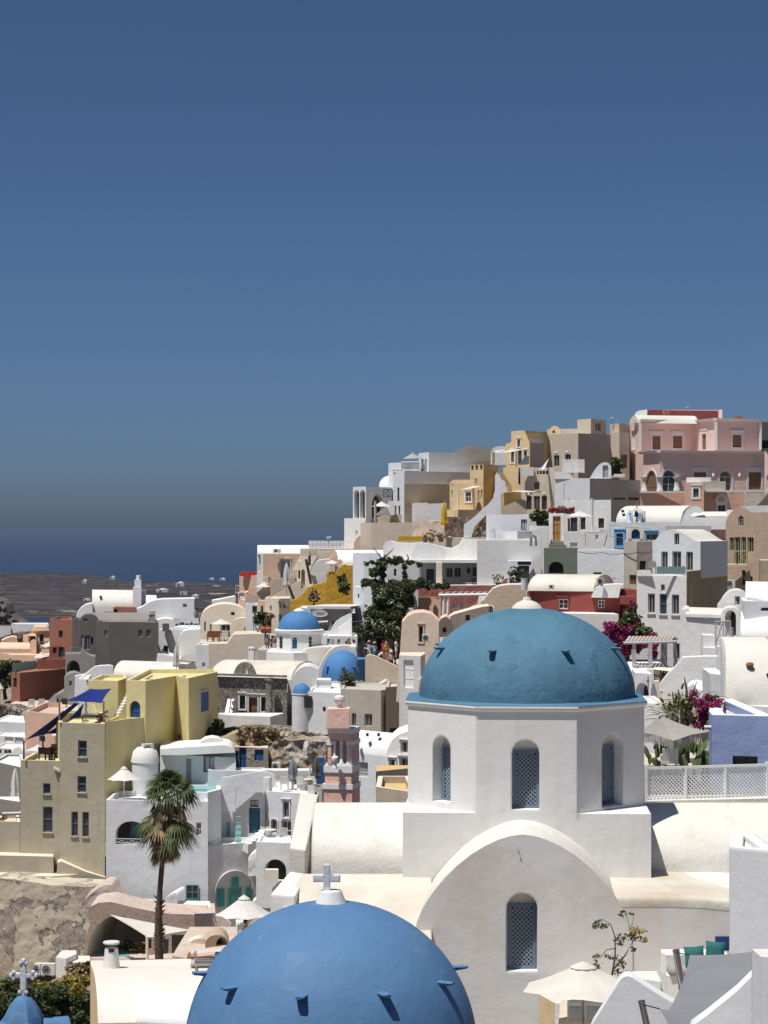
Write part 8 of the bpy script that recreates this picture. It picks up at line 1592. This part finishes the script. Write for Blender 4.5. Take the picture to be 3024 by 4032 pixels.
m=MB();a,b=P(1262,315,176),P(1470,330,174.5);m.hexa([P(1262,310,177),P(1470,312,175.5),P(1468,330,173.6),P(1264,326,174.6)],[p+Vector((0,0,.25))for p in(P(1262,310,177),P(1470,312,175.5),P(1468,330,173.6),P(1264,326,174.6))]);m.build('balcony_slab','pink_old',oph.root)
railing('balcony_railing','pale green crossed balcony railing on the weathered pink house',[P(1264,304,174.8),P(1372,304,174.2),P(1468,304,173.8)],1.15,'paint_green',1.0,True,.035);ac_unit('air conditioner under the green balcony',P(1310,505,174.4),R(-8),.68,.62,.45)
bx('khaki_wall','olive plastered wall at the right edge beside the weathered pink house',[(1590,150),(1760,148)],250,560,'khaki','wall',D=3,roof='cream',par=0)
# pale blue white house and beige house at the left of F
bx('white_house','cool white house wall with cable left of the arched gable house',[(-120,186),(316,184)],152,700,'white_cool',D=5,roof='white',par=.15,ops=[(0,30,363,105,440,'wing')]);bx('beige_house','narrow beige house with brown door left of the arched gable house',[(314,183),(440,181.5),(590,182)],75,700,'beige_grey',D=5,roof='peach',par=.1,ref=1,ops=[(0,365,388,430,480,'wood'),(1,462,258,520,338,'brown')])
reg('D');bx('green_house','dark green weathered house front in the middle of the slope',[(668,200),(1045,199)],1680,1960,'green_old',D=3,roof='green_old',par=0,ops=[(0,720,1830,880,1955,'hole',dict(arch=.8))])
# maroon house
reg('I')
mh=House('maroon_house','long maroon house with white vault roofs behind the big dome','house')
mh.box([(868,176),(1420,173)],40,420,D=5,mat='maroon',roof='white',par=0,ops=[(0,1053,88,1110,148,'win',dict(surround='maroon',sw=.12)),(0,1285,94,1328,143,'win')]);mh.vault((872,175.6),(1262,173.8),38,-60,40,D=6,mat='cream',roof='church_roof',n=18,skew=.3)
mh.extr((1250,173),(1440,171.5),[(1248,80),(1255,60),(1275,20),(1310,5),(1400,0),(1440,2),(1425,20),(1412,82)],D=3,mat='white',roof='white',part='porch_roof');mh.box([(1398,174),(1530,172)],30,200,D=3,mat='maroon',roof='maroon',par=0,part='side_wing')
mh.box([(1418,170.5),(1525,170)],72,120,D=1.5,mat='maroon',roof='maroon',par=0,part='box',deep=0);mh.box([(868,172.6),(1412,169.5)],170,500,D=2,mat='white_grey',roof='white',par=0,part='lower_wall')
ac_unit('small air conditioner on the white roof of the maroon house',P(1013,26,172.5),R(0),.42,.3,.3);ac_unit('slatted air conditioner at the end of the white roof above the maroon porch',P(1298,5,172),R(20),.5,.55,.35)
reg('F')
rnd=random.Random(61);bl=[]
for i in range(90):x,y=rnd.gauss(330,100),rnd.gauss(900,70);bl.append((P(x,y+abs(x-330)*.25,136+rnd.uniform(-1.5,1.5)),px(42,136),90,.22,0 if(y>870 and rnd.random()<.8)or rnd.random()<.3 else 1,.9))
for i in range(18):x=rnd.uniform(240,320);bl.append((P(x,rnd.uniform(980,1130),135),px(30,135),60,.2,0,.9))
for i in range(14):bl.append((P(rnd.uniform(380,440),rnd.uniform(660,800),137),px(24,137),40,.22,1 if i%3 else 0,1.2))
bush('bougainvillea','huge magenta bougainvillea right behind the big dome',bl,['flower_magenta','leaf_olive'],[([P(340,1250,136),P(350,1000,136),P(400,800,136),P(410,660,136)],[.2,.15,.08,.03])],10,group='bougainvillea')
pg=empty('pergola',P(480,1280,130));tag(pg,'white and grey timber pergola below the magenta bougainvillea','pergola')
for i in range(13):m=MB();x=325+34*i;m.hexa([P(x,1018-i*1.0,128.5),P(x+26,1018-i,128.5),P(x+60,970,133),P(x+36,970,133)],[p+Vector((0,0,.08))for p in(P(x,1018-i,128.5),P(x+26,1018-i,128.5),P(x+60,970,133),P(x+36,970,133))]);m.build('roof_slat','wood_grey',pg)
m=MB();m.tube([P(310,1024,128.5),P(800,1010,128.5)],.1,6);m.build('beam','paint_grey',pg);m=MB();m.tube([P(560,1024,128.4),P(805,985,133)],.1,6);m.build('beam','paint_grey',pg)
for x,Y in((410,128.6),(560,128.4),(700,131),(795,133)):m=MB();m.box((P(x,1015,Y)+P(x,1260,Y))/2,.2,.2,P(x,1015,Y).z-P(x,1260,Y).z);m.build('post','paint_grey',pg)
for y in(1235,1285):m=MB();m.tube([P(405,y-10,128.4),P(480,y+6,127.8),P(570,y+4,128.2)],.06,5);m.build('rail','paint_grey',pg)
m=MB();m.tube([P(570,1192,128.3),P(700,1180,130.8)],.06,5);m.build('rail','paint_grey',pg)
bx('white_house','shaded terrace house behind the timber pergola',[(320,139),(840,137)],1010,1320,'white_grey',D=4,roof='white',par=0,ops=[(0,358,1045,385,1140,'dark'),(0,570,1025,625,1160,'dark'),(0,660,1020,690,1250,'wdoor'),(0,775,1025,832,1170,'dark')]);bx('terrace','white terrace floor under the timber pergola',[(330,128),(830,126.5)],1262,1400,'white','terrace',D=9,roof='white',par=0,deep=3)
# white stepped house right of the pergola
ws=House('white_house','white stepped house with arched maroon door at the right','house')
ws.extr((838,122),(1240,120),[(838,1330),(842,760),(855,720),(885,702),(915,705),(930,735),(935,752),(1240,735),(1240,1330)],D=5,mat='white',roof='white_roof');ws.vault((890,121.6),(1240,119.8),752,688,780,D=4,mat='white',roof='white_roof')
ws.extr((1222,119),(1405,118),[(1215,1100),(1220,760),(1235,720),(1265,700),(1310,690),(1360,700),(1390,730),(1402,790),(1405,1100)],D=3,mat='white',roof='white',part='porch',ops=[(1258,718,1360,960,'mdoor',dict(arch=.9))],rec=.5)
ws.extr((1178,126),(1470,124),[(1178,760),(1185,680),(1215,640),(1245,590),(1280,555),(1320,535),(1360,528),(1400,535),(1440,555),(1465,590),(1470,760)],D=4,mat='white',roof='white_roof',part='gable',ops=[(1350,588,1396,672,'wing')])
ws.box([(1052,117),(1165,116.6)],950,1400,D=1.5,mat='white',roof='white',par=0,part='pillar');ws.box([(1052,116.8),(1190,116)],1065,1500,D=2,mat='white',roof='white',par=0,part='lower_wall');ws.box([(1185,115),(1330,114)],1055,1500,D=3,mat='white_cool',roof='white',par=0,part='lower_wall')
railing('balcony_railing','pale grey balcony railing before the arched maroon door',[P(1172,1048,115.6),P(1310,1045,114.6)],1.25,'paint_grey',.6,True,.035);post('blue_post','pale blue corner post at the balcony before the maroon door',P(1320,980,114),P(1318,882,114),.12,'paint_grey')
ex('stair_wall','broad white sloping stair wall below the pergola',(640,112),(1190,109),[(600,1600),(640,1420),(700,1340),(780,1260),(835,1200),(860,1160),(1060,1150),(1190,1150),(1190,1600)],'white','wall',D=1.2,roof='white');ex('tan_pier','tan edged white pier beside the stair wall',(592,108),(650,107),[(592,1600),(594,1380),(640,1375),(645,1500),(690,1550),(690,1600)],'cream','wall',D=.6,roof='cream')
bx('stone_shed','small stone walled recess under the pergola terrace',[(592,124),(790,122)],1270,1420,'rubble','shed',D=2,roof='cream',par=0,ops=[(0,668,1305,740,1400,'hole')])
bx('white_arch','white arched niche wall with a small grey number mark beside the big dome',[(416,104),(580,103)],1300,1660,'white_cool','wall',D=3,roof='white',par=0,ops=[(0,425,1392,546,1620,'hole',dict(arch=1))])
m=MB();m.box(P(540,1398,102.9),.06,.03,.62);m.box(P(534,1378,102.9),.14,.03,.06);tag(m.build('number_mark','mid_grey',loc=P(540,1398,102.9)),'grey figure 1 painted on the white arched wall','mark')
bx('white_house','white block behind the arched niche beside the big dome',[(340,112),(420,111)],1280,1660,'white',D=3,roof='white',par=0);bx('white_house','low white block at the foot of the stair wall',[(490,98),(720,97)],1580,1760,'white',D=4,roof='white',par=.1);bx('white_house','stacked white blocks behind the strap leaved succulent',[(1120,96),(1260,95)],1310,1700,'white_grey',D=4,roof='white',par=0);bx('white_house','bright white low block behind the succulent',[(1000,100),(1200,99)],1460,1760,'white',D=4,roof='white',par=0)
ex('white_vault','small grey white vault behind the succulent leaves',(900,104),(1120,103),[(890,1600),(910,1440),(950,1410),(1000,1404),(1060,1420),(1110,1460),(1120,1600)],'white_cool','vault',D=3,roof='white')
# cables strung along the walls
reg('F')
def cable(label,pts,r=.03):
 m=MB();q=[]
 for a,b in zip(pts[:-1],pts[1:]):
  for i in range(6):t=i/6;q.append(a.lerp(b,t)-Vector((0,0,.12*math.sin(math.pi*t))))
 q.append(pts[-1]);m.tube(q,r,5);tag(m.build('cable','metal_dark',loc=pts[0]),label,'cable','cables on the house walls')
cable('dark cable along the cool white house and the narrow beige house',[P(-110,172,183.6),P(100,178,183.4),P(312,186,183),P(440,175,181),P(578,168,181.3)]);cable('thin cable running low across the cool white house wall',[P(105,412,183.4),P(235,416,183.2)])
post('cable_pole','slim grey pole on the narrow beige house',P(440,345,181),P(443,95,181),.05,'metal_grey')
reg('D');cable('sagging wires from the white parasol terrace to the blue chapel',[P(1120,1505,218.6),P(1340,1500,216),P(1560,1450,206),P(1659,1455,204)],.02);cable('wire hanging down the white terrace wall below the parasol',[P(1118,1510,219.2),P(1125,1659,219.2)],.02);post('cable_pole','leaning grey pole between the white terrace and the blue chapel',P(1325,1659,214),P(1370,1490,214),.05,'metal_grey')
reg('B');m=MB();m.tube([P(1030,268,253),P(1030,222,253)],.04,5);m.tube([P(1005,240,253),P(1045,234,253)],.03,4);m.tube([P(1010,250,253),P(1042,244,253)],.03,4);tag(m.build('roof_antenna','metal_grey',loc=P(1030,268,253)),'television antenna above the white picket fence','antenna')
# ------------------------------------------------------------------ people
for n_,c_ in(('skin_tan',(0.42,0.24,0.16)),('skin_pale',(0.55,0.36,0.27)),('skin_dark',(0.16,0.08,0.05)),('hair_dark',(0.02,0.014,0.01)),('hair_brown',(0.10,0.05,0.025)),('hair_blond',(0.36,0.24,0.10)),('c_white',(0.72,0.72,0.70)),('c_black',(0.02,0.02,0.022)),('c_navy',(0.02,0.03,0.08)),('c_denim',(0.10,0.17,0.30)),('c_sky',(0.28,0.42,0.62)),('c_red',(0.42,0.03,0.05)),('c_maroon',(0.18,0.02,0.05)),('c_orange',(0.50,0.24,0.06)),('c_beige',(0.50,0.42,0.30)),('c_green',(0.25,0.38,0.14)),('c_grey',(0.22,0.22,0.22)),('c_teal',(0.06,0.36,0.34)),('c_pattern',(0.26,0.14,0.11)),('c_straw',(0.55,0.42,0.20))):plain(n_,c_,.8,var=.18,scale=14)
def skeleton(pose):
 J=dict(pel=(0,0,.96),sp=(0,0,1.14),ch=(0,.01,1.34),nk=(0,.0,1.50),hd0=(0,-.015,1.58),hd=(0,-.02,1.68),hd1=(0,-.01,1.735))
 for s,k in((-1,'l'),(1,'r')):
  J.update({'sh'+k:(s*.165,.01,1.41),'el'+k:(s*.235,.03,1.13),'wr'+k:(s*.24,-.05,.89),'ha'+k:(s*.235,-.08,.79),'hp'+k:(s*.09,0,.92),'kn'+k:(s*.105,-.02,.50),'an'+k:(s*.11,.02,.09),'to'+k:(s*.125,-.13,.035)})
 if pose=='camera':
  for s,k in((-1,'l'),(1,'r')):J['el'+k]=(s*.24,-.16,1.22);J['wr'+k]=(s*.12,-.30,1.46);J['ha'+k]=(s*.05,-.32,1.52)
 if pose=='fold':
  for s,k in((-1,'l'),(1,'r')):J['el'+k]=(s*.25,-.02,1.14);J['wr'+k]=(s*.08,-.2,1.12);J['ha'+k]=(s*.0,-.22,1.14)
 if pose=='wave':J['elr']=(.32,-.03,1.42);J['wrr']=(.2,-.08,1.64);J['har']=(.13,-.1,1.70)
 if pose=='bend':
  M=Matrix.Rotation(R(52),3,'X')
  for q in('sp','ch','nk','hd0','hd','hd1','shl','shr','ell','elr','wrl','wrr','hal','har'):J[q]=tuple(M@(Vector(J[q])-Vector((0,0,.96)))+Vector((0,0,.96)))
  for k in 'lr':x=J['sh'+k][0];z=J['sh'+k];J['el'+k]=(x*1.3,z[1]-.1,z[2]-.25);J['wr'+k]=(x*1.1,z[1]-.28,z[2]-.38);J['ha'+k]=(x,z[1]-.34,z[2]-.42)
 if pose=='walk':J['knl']=(-.1,-.16,.54);J['anl']=(-.105,-.2,.12);J['tol']=(-.11,-.35,.07);J['knr']=(.1,.05,.5);J['anr']=(.105,.26,.14);J['tor']=(.11,.13,.04)
 if pose=='sit':
  dz=-.5
  for q in list(J):
   if q[:2]not in('kn','an','to'):J[q]=(J[q][0],J[q][1],J[q][2]+dz)
  for s,k in((-1,'l'),(1,'r')):J['kn'+k]=(s*.12,-.44,.48);J['an'+k]=(s*.12,-.46,.09);J['to'+k]=(s*.13,-.6,.04);J['wr'+k]=(s*.16,-.28,.55);J['ha'+k]=(s*.12,-.36,.53);J['el'+k]=(s*.24,-.05,.66)
 return J
RAD=dict(pel=(.145,.115),sp=(.125,.1),ch=(.155,.115),nk=(.058,.058),hd0=(.075,.085),hd=(.088,.10),hd1=(.06,.07),sh=(.068,.068),el=(.045,.045),wr=(.032,.032),ha=(.04,.022),hp=(.095,.095),kn=(.062,.062),an=(.042,.045),to=(.045,.03))
EDG=[('pel','sp'),('sp','ch'),('ch','nk'),('nk','hd0'),('hd0','hd'),('hd','hd1')]+[(a+k,b+k)if a not in('ch','pel')else(a,b+k)for k in 'lr' for a,b in(('ch','sh'),('sh','el'),('el','wr'),('wr','ha'),('pel','hp'),('hp','kn'),('kn','an'),('an','to'))]
PCACHE={}
def body_mesh(pose):
 if pose in PCACHE:return PCACHE[pose]
 J=skeleton(pose);names=list(J);bm=bmesh.new();vs={};lay=bm.verts.layers.skin.verify()
 for n_ in names:
  v=bm.verts.new(J[n_]);vs[n_]=v;r_=RAD.get(n_)or RAD[n_[:2]];v[lay].radius=r_;v[lay].use_root=n_=='pel'
 for a,b in EDG:bm.edges.new((vs[a],vs[b]))
 me=bpy.data.meshes.new('body');bm.to_mesh(me);bm.free();o=bpy.data.objects.new('tmp_body',me);COL.objects.link(o);o.modifiers.new('s','SKIN').use_smooth_shade=True;sb=o.modifiers.new('d','SUBSURF');sb.levels=1;sb.render_levels=1
 dg=bpy.context.evaluated_depsgraph_get();out=bpy.data.meshes.new_from_object(o.evaluated_get(dg));bpy.data.objects.remove(o)
 # nearest skeleton edge of each face decides what it wears
 segs=[(a,b,Vector(J[a]),Vector(J[b]))for a,b in EDG];kinds=[]
 for p in out.polygons:
  c=p.center;best,bd=None,9e9
  for a,b,A,B in segs:
   t=max(0,min(1,(c-A).dot(B-A)/(B-A).length_squared));d=(c-(A+(B-A)*t)).length-(RAD.get(a)or RAD[a[:2]])[0]*.5
   if d<bd:bd=d;best=(a,b,t)
  kinds.append(best)
 PCACHE[pose]=(out,kinds,J);return PCACHE[pose]
def person(label,p,rz,pose='stand',top='c_white',bottom='c_denim',skin='skin_tan',hair='hair_dark',hat=None,long_sleeve=False,shorts=False,longhair=False,dress=False,bag=None,h=1.72,shoes='c_black',group='people in the lanes',bare=False):
 me0,kinds,J=body_mesh(pose);me=me0.copy();me.materials.clear()
 for m_ in(skin,top,bottom,shoes):me.materials.append(MAT[m_])
 for poly,(a,b,t)in zip(me.polygons,kinds):
  k=0;s=a[:2];e=b[:2]
  if(a,b)in(('sp','ch'),('ch','nk'))and t<.8:k=1
  elif(a,b)==('pel','sp'):k=1 if t>.35 or dress else 2
  elif e=='sh':k=1
  elif s=='sh' and e=='el':k=1 if(long_sleeve or t<.55)else 0
  elif s=='el':k=1 if long_sleeve else 0
  elif e=='hp':k=2 if not dress else 1
  elif s=='hp':k=(1 if dress else 2)if(not shorts or t<.75)else 0
  elif s=='kn':k=0 if(shorts or dress)else 2
  elif s=='an':k=3
  if bare and k==1:k=0
  poly.material_index=k
 root=empty('person',p);tag(root,label,'person',group);root.rotation_euler=(0,0,rz);sc_=h/1.74;root.scale=(sc_,sc_,sc_)
 me.polygons.foreach_set('use_smooth',[True]*len(me.polygons));o=bpy.data.objects.new('body',me);COL.objects.link(o);o.parent=root
 def child(name,mb,mat):q=mb.build(name,mat,None);q.location=(0,0,0);q.parent=root
 hc=Vector(J['hd']);up=(Vector(J['hd1'])-Vector(J['nk'])).normalized();m=MB();fr=Matrix.Rotation(math.atan2(-up.y,up.z),3,'X')
 def T(v):return hc+fr@Vector(v)
 rings=[]
 for z,r_,y in((-.09 if not longhair else-.30,.085 if not longhair else .09,.055),(-.05,.10,.04),(.02,.112,.025),(.075,.10,.012),(.115,.06,.0),(.125,.01,0)):
  rings.append([T((r_*math.cos(2*math.pi*i/12),y+r_*1.05*math.sin(2*math.pi*i/12)if z>-.02 else max(y+r_*1.05*math.sin(2*math.pi*i/12),-.01),z))for i in range(12)])
 m.loft(rings,0,True,True,True);child('hair',m,hair)
 m=MB();rr_=[[T((r_*math.cos(a),-.098-d,z0+r_*math.sin(a)))for a in(0,1.57,3.14,4.71)]for z0,r_,d in((-.02,.022,0),(-.03,.016,.022))];m.loft(rr_,0,True,True,True);child('nose',m,skin)
 if hat:
  m=MB();brim=.21 if hat=='c_straw' else(.15 if hat!='cap' else .11);mt=hat if hat!='cap' else 'c_white'
  prof=[(brim,.05),(brim,.062),(.115,.075),(.11,.15),(.07,.18),(0,.185)];m.loft([[T((r_*math.cos(2*math.pi*i/16),r_*math.sin(2*math.pi*i/16),z))for i in range(16)]for r_,z in prof],0,True,True,True);child('hat',m,mt)
 if dress:
  m=MB();m.loft([[Vector((r_*math.cos(2*math.pi*i/14),r_*.8*math.sin(2*math.pi*i/14),z))for i in range(14)]for r_,z in((.3,.45),(.25,.7),(.18,.95),(.15,1.12))],0,True,False,True);child('skirt',m,bottom)
 if bag:
  m=MB();m.box(Vector(J['ch'])+Vector((0,.2,-.12)),.28,.16,.4);child('backpack',m,bag)
 return root
def crowd(r_,rows,floor_z=None):
 reg(r_)
 for x,y,Y,rz,lb,kw in rows:
  hd=P(x,y,Y);h=kw.get('h',1.7);f={'bend':1.48/1.74,'sit':1.24/1.74}.get(kw.get('pose'),1.0);person(lb,hd-Vector((0,0,h*f)),R(rz),**kw)
crowd('T',[(80,290,196,30,'woman with long dark hair in a white top at the left of the crowd',dict(top='c_white',longhair=True,pose='fold')),(245,345,199,-40,'person with brown hair in the shade behind the crowd',dict(top='c_grey',hair='hair_brown')),(505,330,196,180,'man in beige cap and blue shirt with a raised arm',dict(top='c_sky',hat='c_beige',pose='wave',bottom='c_white')),(430,412,193,160,'person in white shirt with a black backpack in the crowd',dict(top='c_white',bag='c_black',hair='hair_brown')),(658,362,194,200,'woman in wide straw hat and pale blue top',dict(top='c_sky',hat='c_straw',pose='camera',bottom='c_denim')),(740,560,190.5,100,'man in white shirt with turquoise print bending forward',dict(top='c_white',pose='bend',hair='hair_brown',bottom='c_navy')),(890,300,195,150,'woman in red top and maroon trousers taking a picture',dict(top='c_red',bottom='c_maroon',pose='camera')),(975,340,194,190,'woman in orange top with long blond hair in the crowd',dict(top='c_orange',bottom='c_pattern',hair='hair_blond',longhair=True)),(945,228,198,170,'tall person with reddish hair at the back of the crowd',dict(top='c_grey',hair='hair_brown',h=1.85)),(1085,450,193,140,'child in green shirt in the crowd',dict(top='c_green',h=1.35,bottom='c_beige')),(1245,245,196,60,'woman in white crop top and white shorts at the right of the crowd',dict(top='c_white',bottom='c_white',shorts=True,longhair=True,pose='fold')),(1115,600,188.5,20,'person in white bucket hat and beige vest at the front of the crowd',dict(top='c_beige',hat='c_white',pose='fold',bottom='c_navy')),(1010,545,191.5,170,'woman in patterned dress seen from behind',dict(top='c_pattern',bottom='c_pattern',dress=True,hair='hair_brown')),(1215,780,187,80,'person in navy clothes sitting at the right end of the curved wall',dict(top='c_navy',bottom='c_black',pose='sit')),(690,430,197,10,'person in dark clothes between the straw hat and the red top',dict(top='c_black',bottom='c_black',hair='hair_brown')),(820,560,191,30,'person in dark shirt crouching beside the bending man',dict(top='c_maroon',bottom='c_black',pose='sit'))])
crowd('U',[(1030,955,188,120,'person in grey cap by the lane doorway',dict(top='c_grey',hat='c_grey')),(1205,985,188.5,60,'man with bare arms looking down in the lane',dict(top='c_beige',hair='hair_brown')),(1265,930,189.5,40,'woman with long brown hair in the lane before the white wall',dict(top='c_orange',longhair=True,hair='hair_brown')),(1375,955,190,-30,'woman with dark ponytail in white top in the lane',dict(top='c_white',longhair=True))])
crowd('S',[(465,765,203,170,'man in white cap and black shirt with a grey bag left of the blue dome',dict(top='c_black',hat='cap',bottom='c_pattern',shorts=True,bag='c_grey')),(585,795,204,200,'person in white cap and black top close to the drum',dict(top='c_black',hat='cap',bottom='c_black')),(645,795,203,30,'person in white cap and pale trousers at the drum edge',dict(top='c_pattern',hat='cap',bottom='c_white')),(632,605,208,10,'person in white sun hat higher up the lane',dict(top='c_black',hat='c_white')),(420,580,211,10,'person in black and white hat by the clay jars',dict(top='c_black',hat='c_white')),(235,410,214,-60,'person in white shirt leaning at the cream roof',dict(top='c_white',hair='hair_brown')),(150,235,216,190,'person with navy backpack in the upper lane',dict(top='c_black',bag='c_navy')),(325,275,215,20,'person in white hat at the top of the lane',dict(top='c_grey',hat='c_white')),(405,250,216,10,'person in white hat beside another at the top of the lane',dict(top='c_sky',hat='c_white'))])
crowd('A',[(1600,400,252,200,'person in pale green shirt beside the swooping gable',dict(top='c_grey',hair='hair_dark',h=1.9)),(1632,425,252,150,'person in red brown top beside the swooping gable',dict(top='c_pattern',hair='hair_brown'))])
crowd('C',[(368,1385,203,30,'seated guest behind the vine on the restaurant terrace',dict(top='c_grey',pose='sit')),(505,1388,208,200,'dark clothed guest standing on the restaurant terrace',dict(top='c_black',bottom='c_black'))])
reg('W');person('tanned man with bare back under the bright white parasol',P(1110,520,109.5)-Vector((0,0,1.24)),R(70),pose='sit',bare=True,top='skin_tan',bottom='c_navy',skin='skin_tan',h=1.8,group='sunbathers')
reg('K');sb_=person('sunbather lying with crossed legs on the lounger beside the cobalt dome',P(1640,1020,62.8),0,pose='stand',bare=True,top='skin_pale',bottom='c_navy',skin='skin_pale',shorts=True,shoes='skin_pale',h=1.75,group='sunbathers')
q=P(1575,1100,62.75);sb_.location=q+Vector((0,0,.50));sb_.rotation_euler=Matrix(((0,0,1),(-1,0,0),(0,-1,0))).to_euler()
build_terrain()
# ------------------------------------------------------------------ air
hz=MB();hz.hexa([Vector((-70000,-60,SEA-1)),Vector((70000,-60,SEA-1)),Vector((70000,95000,SEA-1)),Vector((-70000,95000,SEA-1))],[Vector((-70000,-60,17.0)),Vector((70000,-60,17.0)),Vector((70000,95000,17.0)),Vector((-70000,95000,17.0))])
hm=bpy.data.materials.new('haze_air');hm.use_nodes=True;ht=hm.node_tree;ht.nodes.remove(ht.nodes['Principled BSDF'])
pv=ht.nodes.new('ShaderNodeVolumePrincipled');pv.inputs['Density'].default_value=0.00006;pv.inputs['Color'].default_value=(0.25,0.34,0.49,1);pv.inputs['Anisotropy'].default_value=0.2
ht.links.new(pv.outputs[0],ht.nodes['Material Output'].inputs['Volume']);MAT['haze_air']=hm
tag(hz.build('haze','haze_air'),'thin pale sea haze over the bay',kind='stuff')
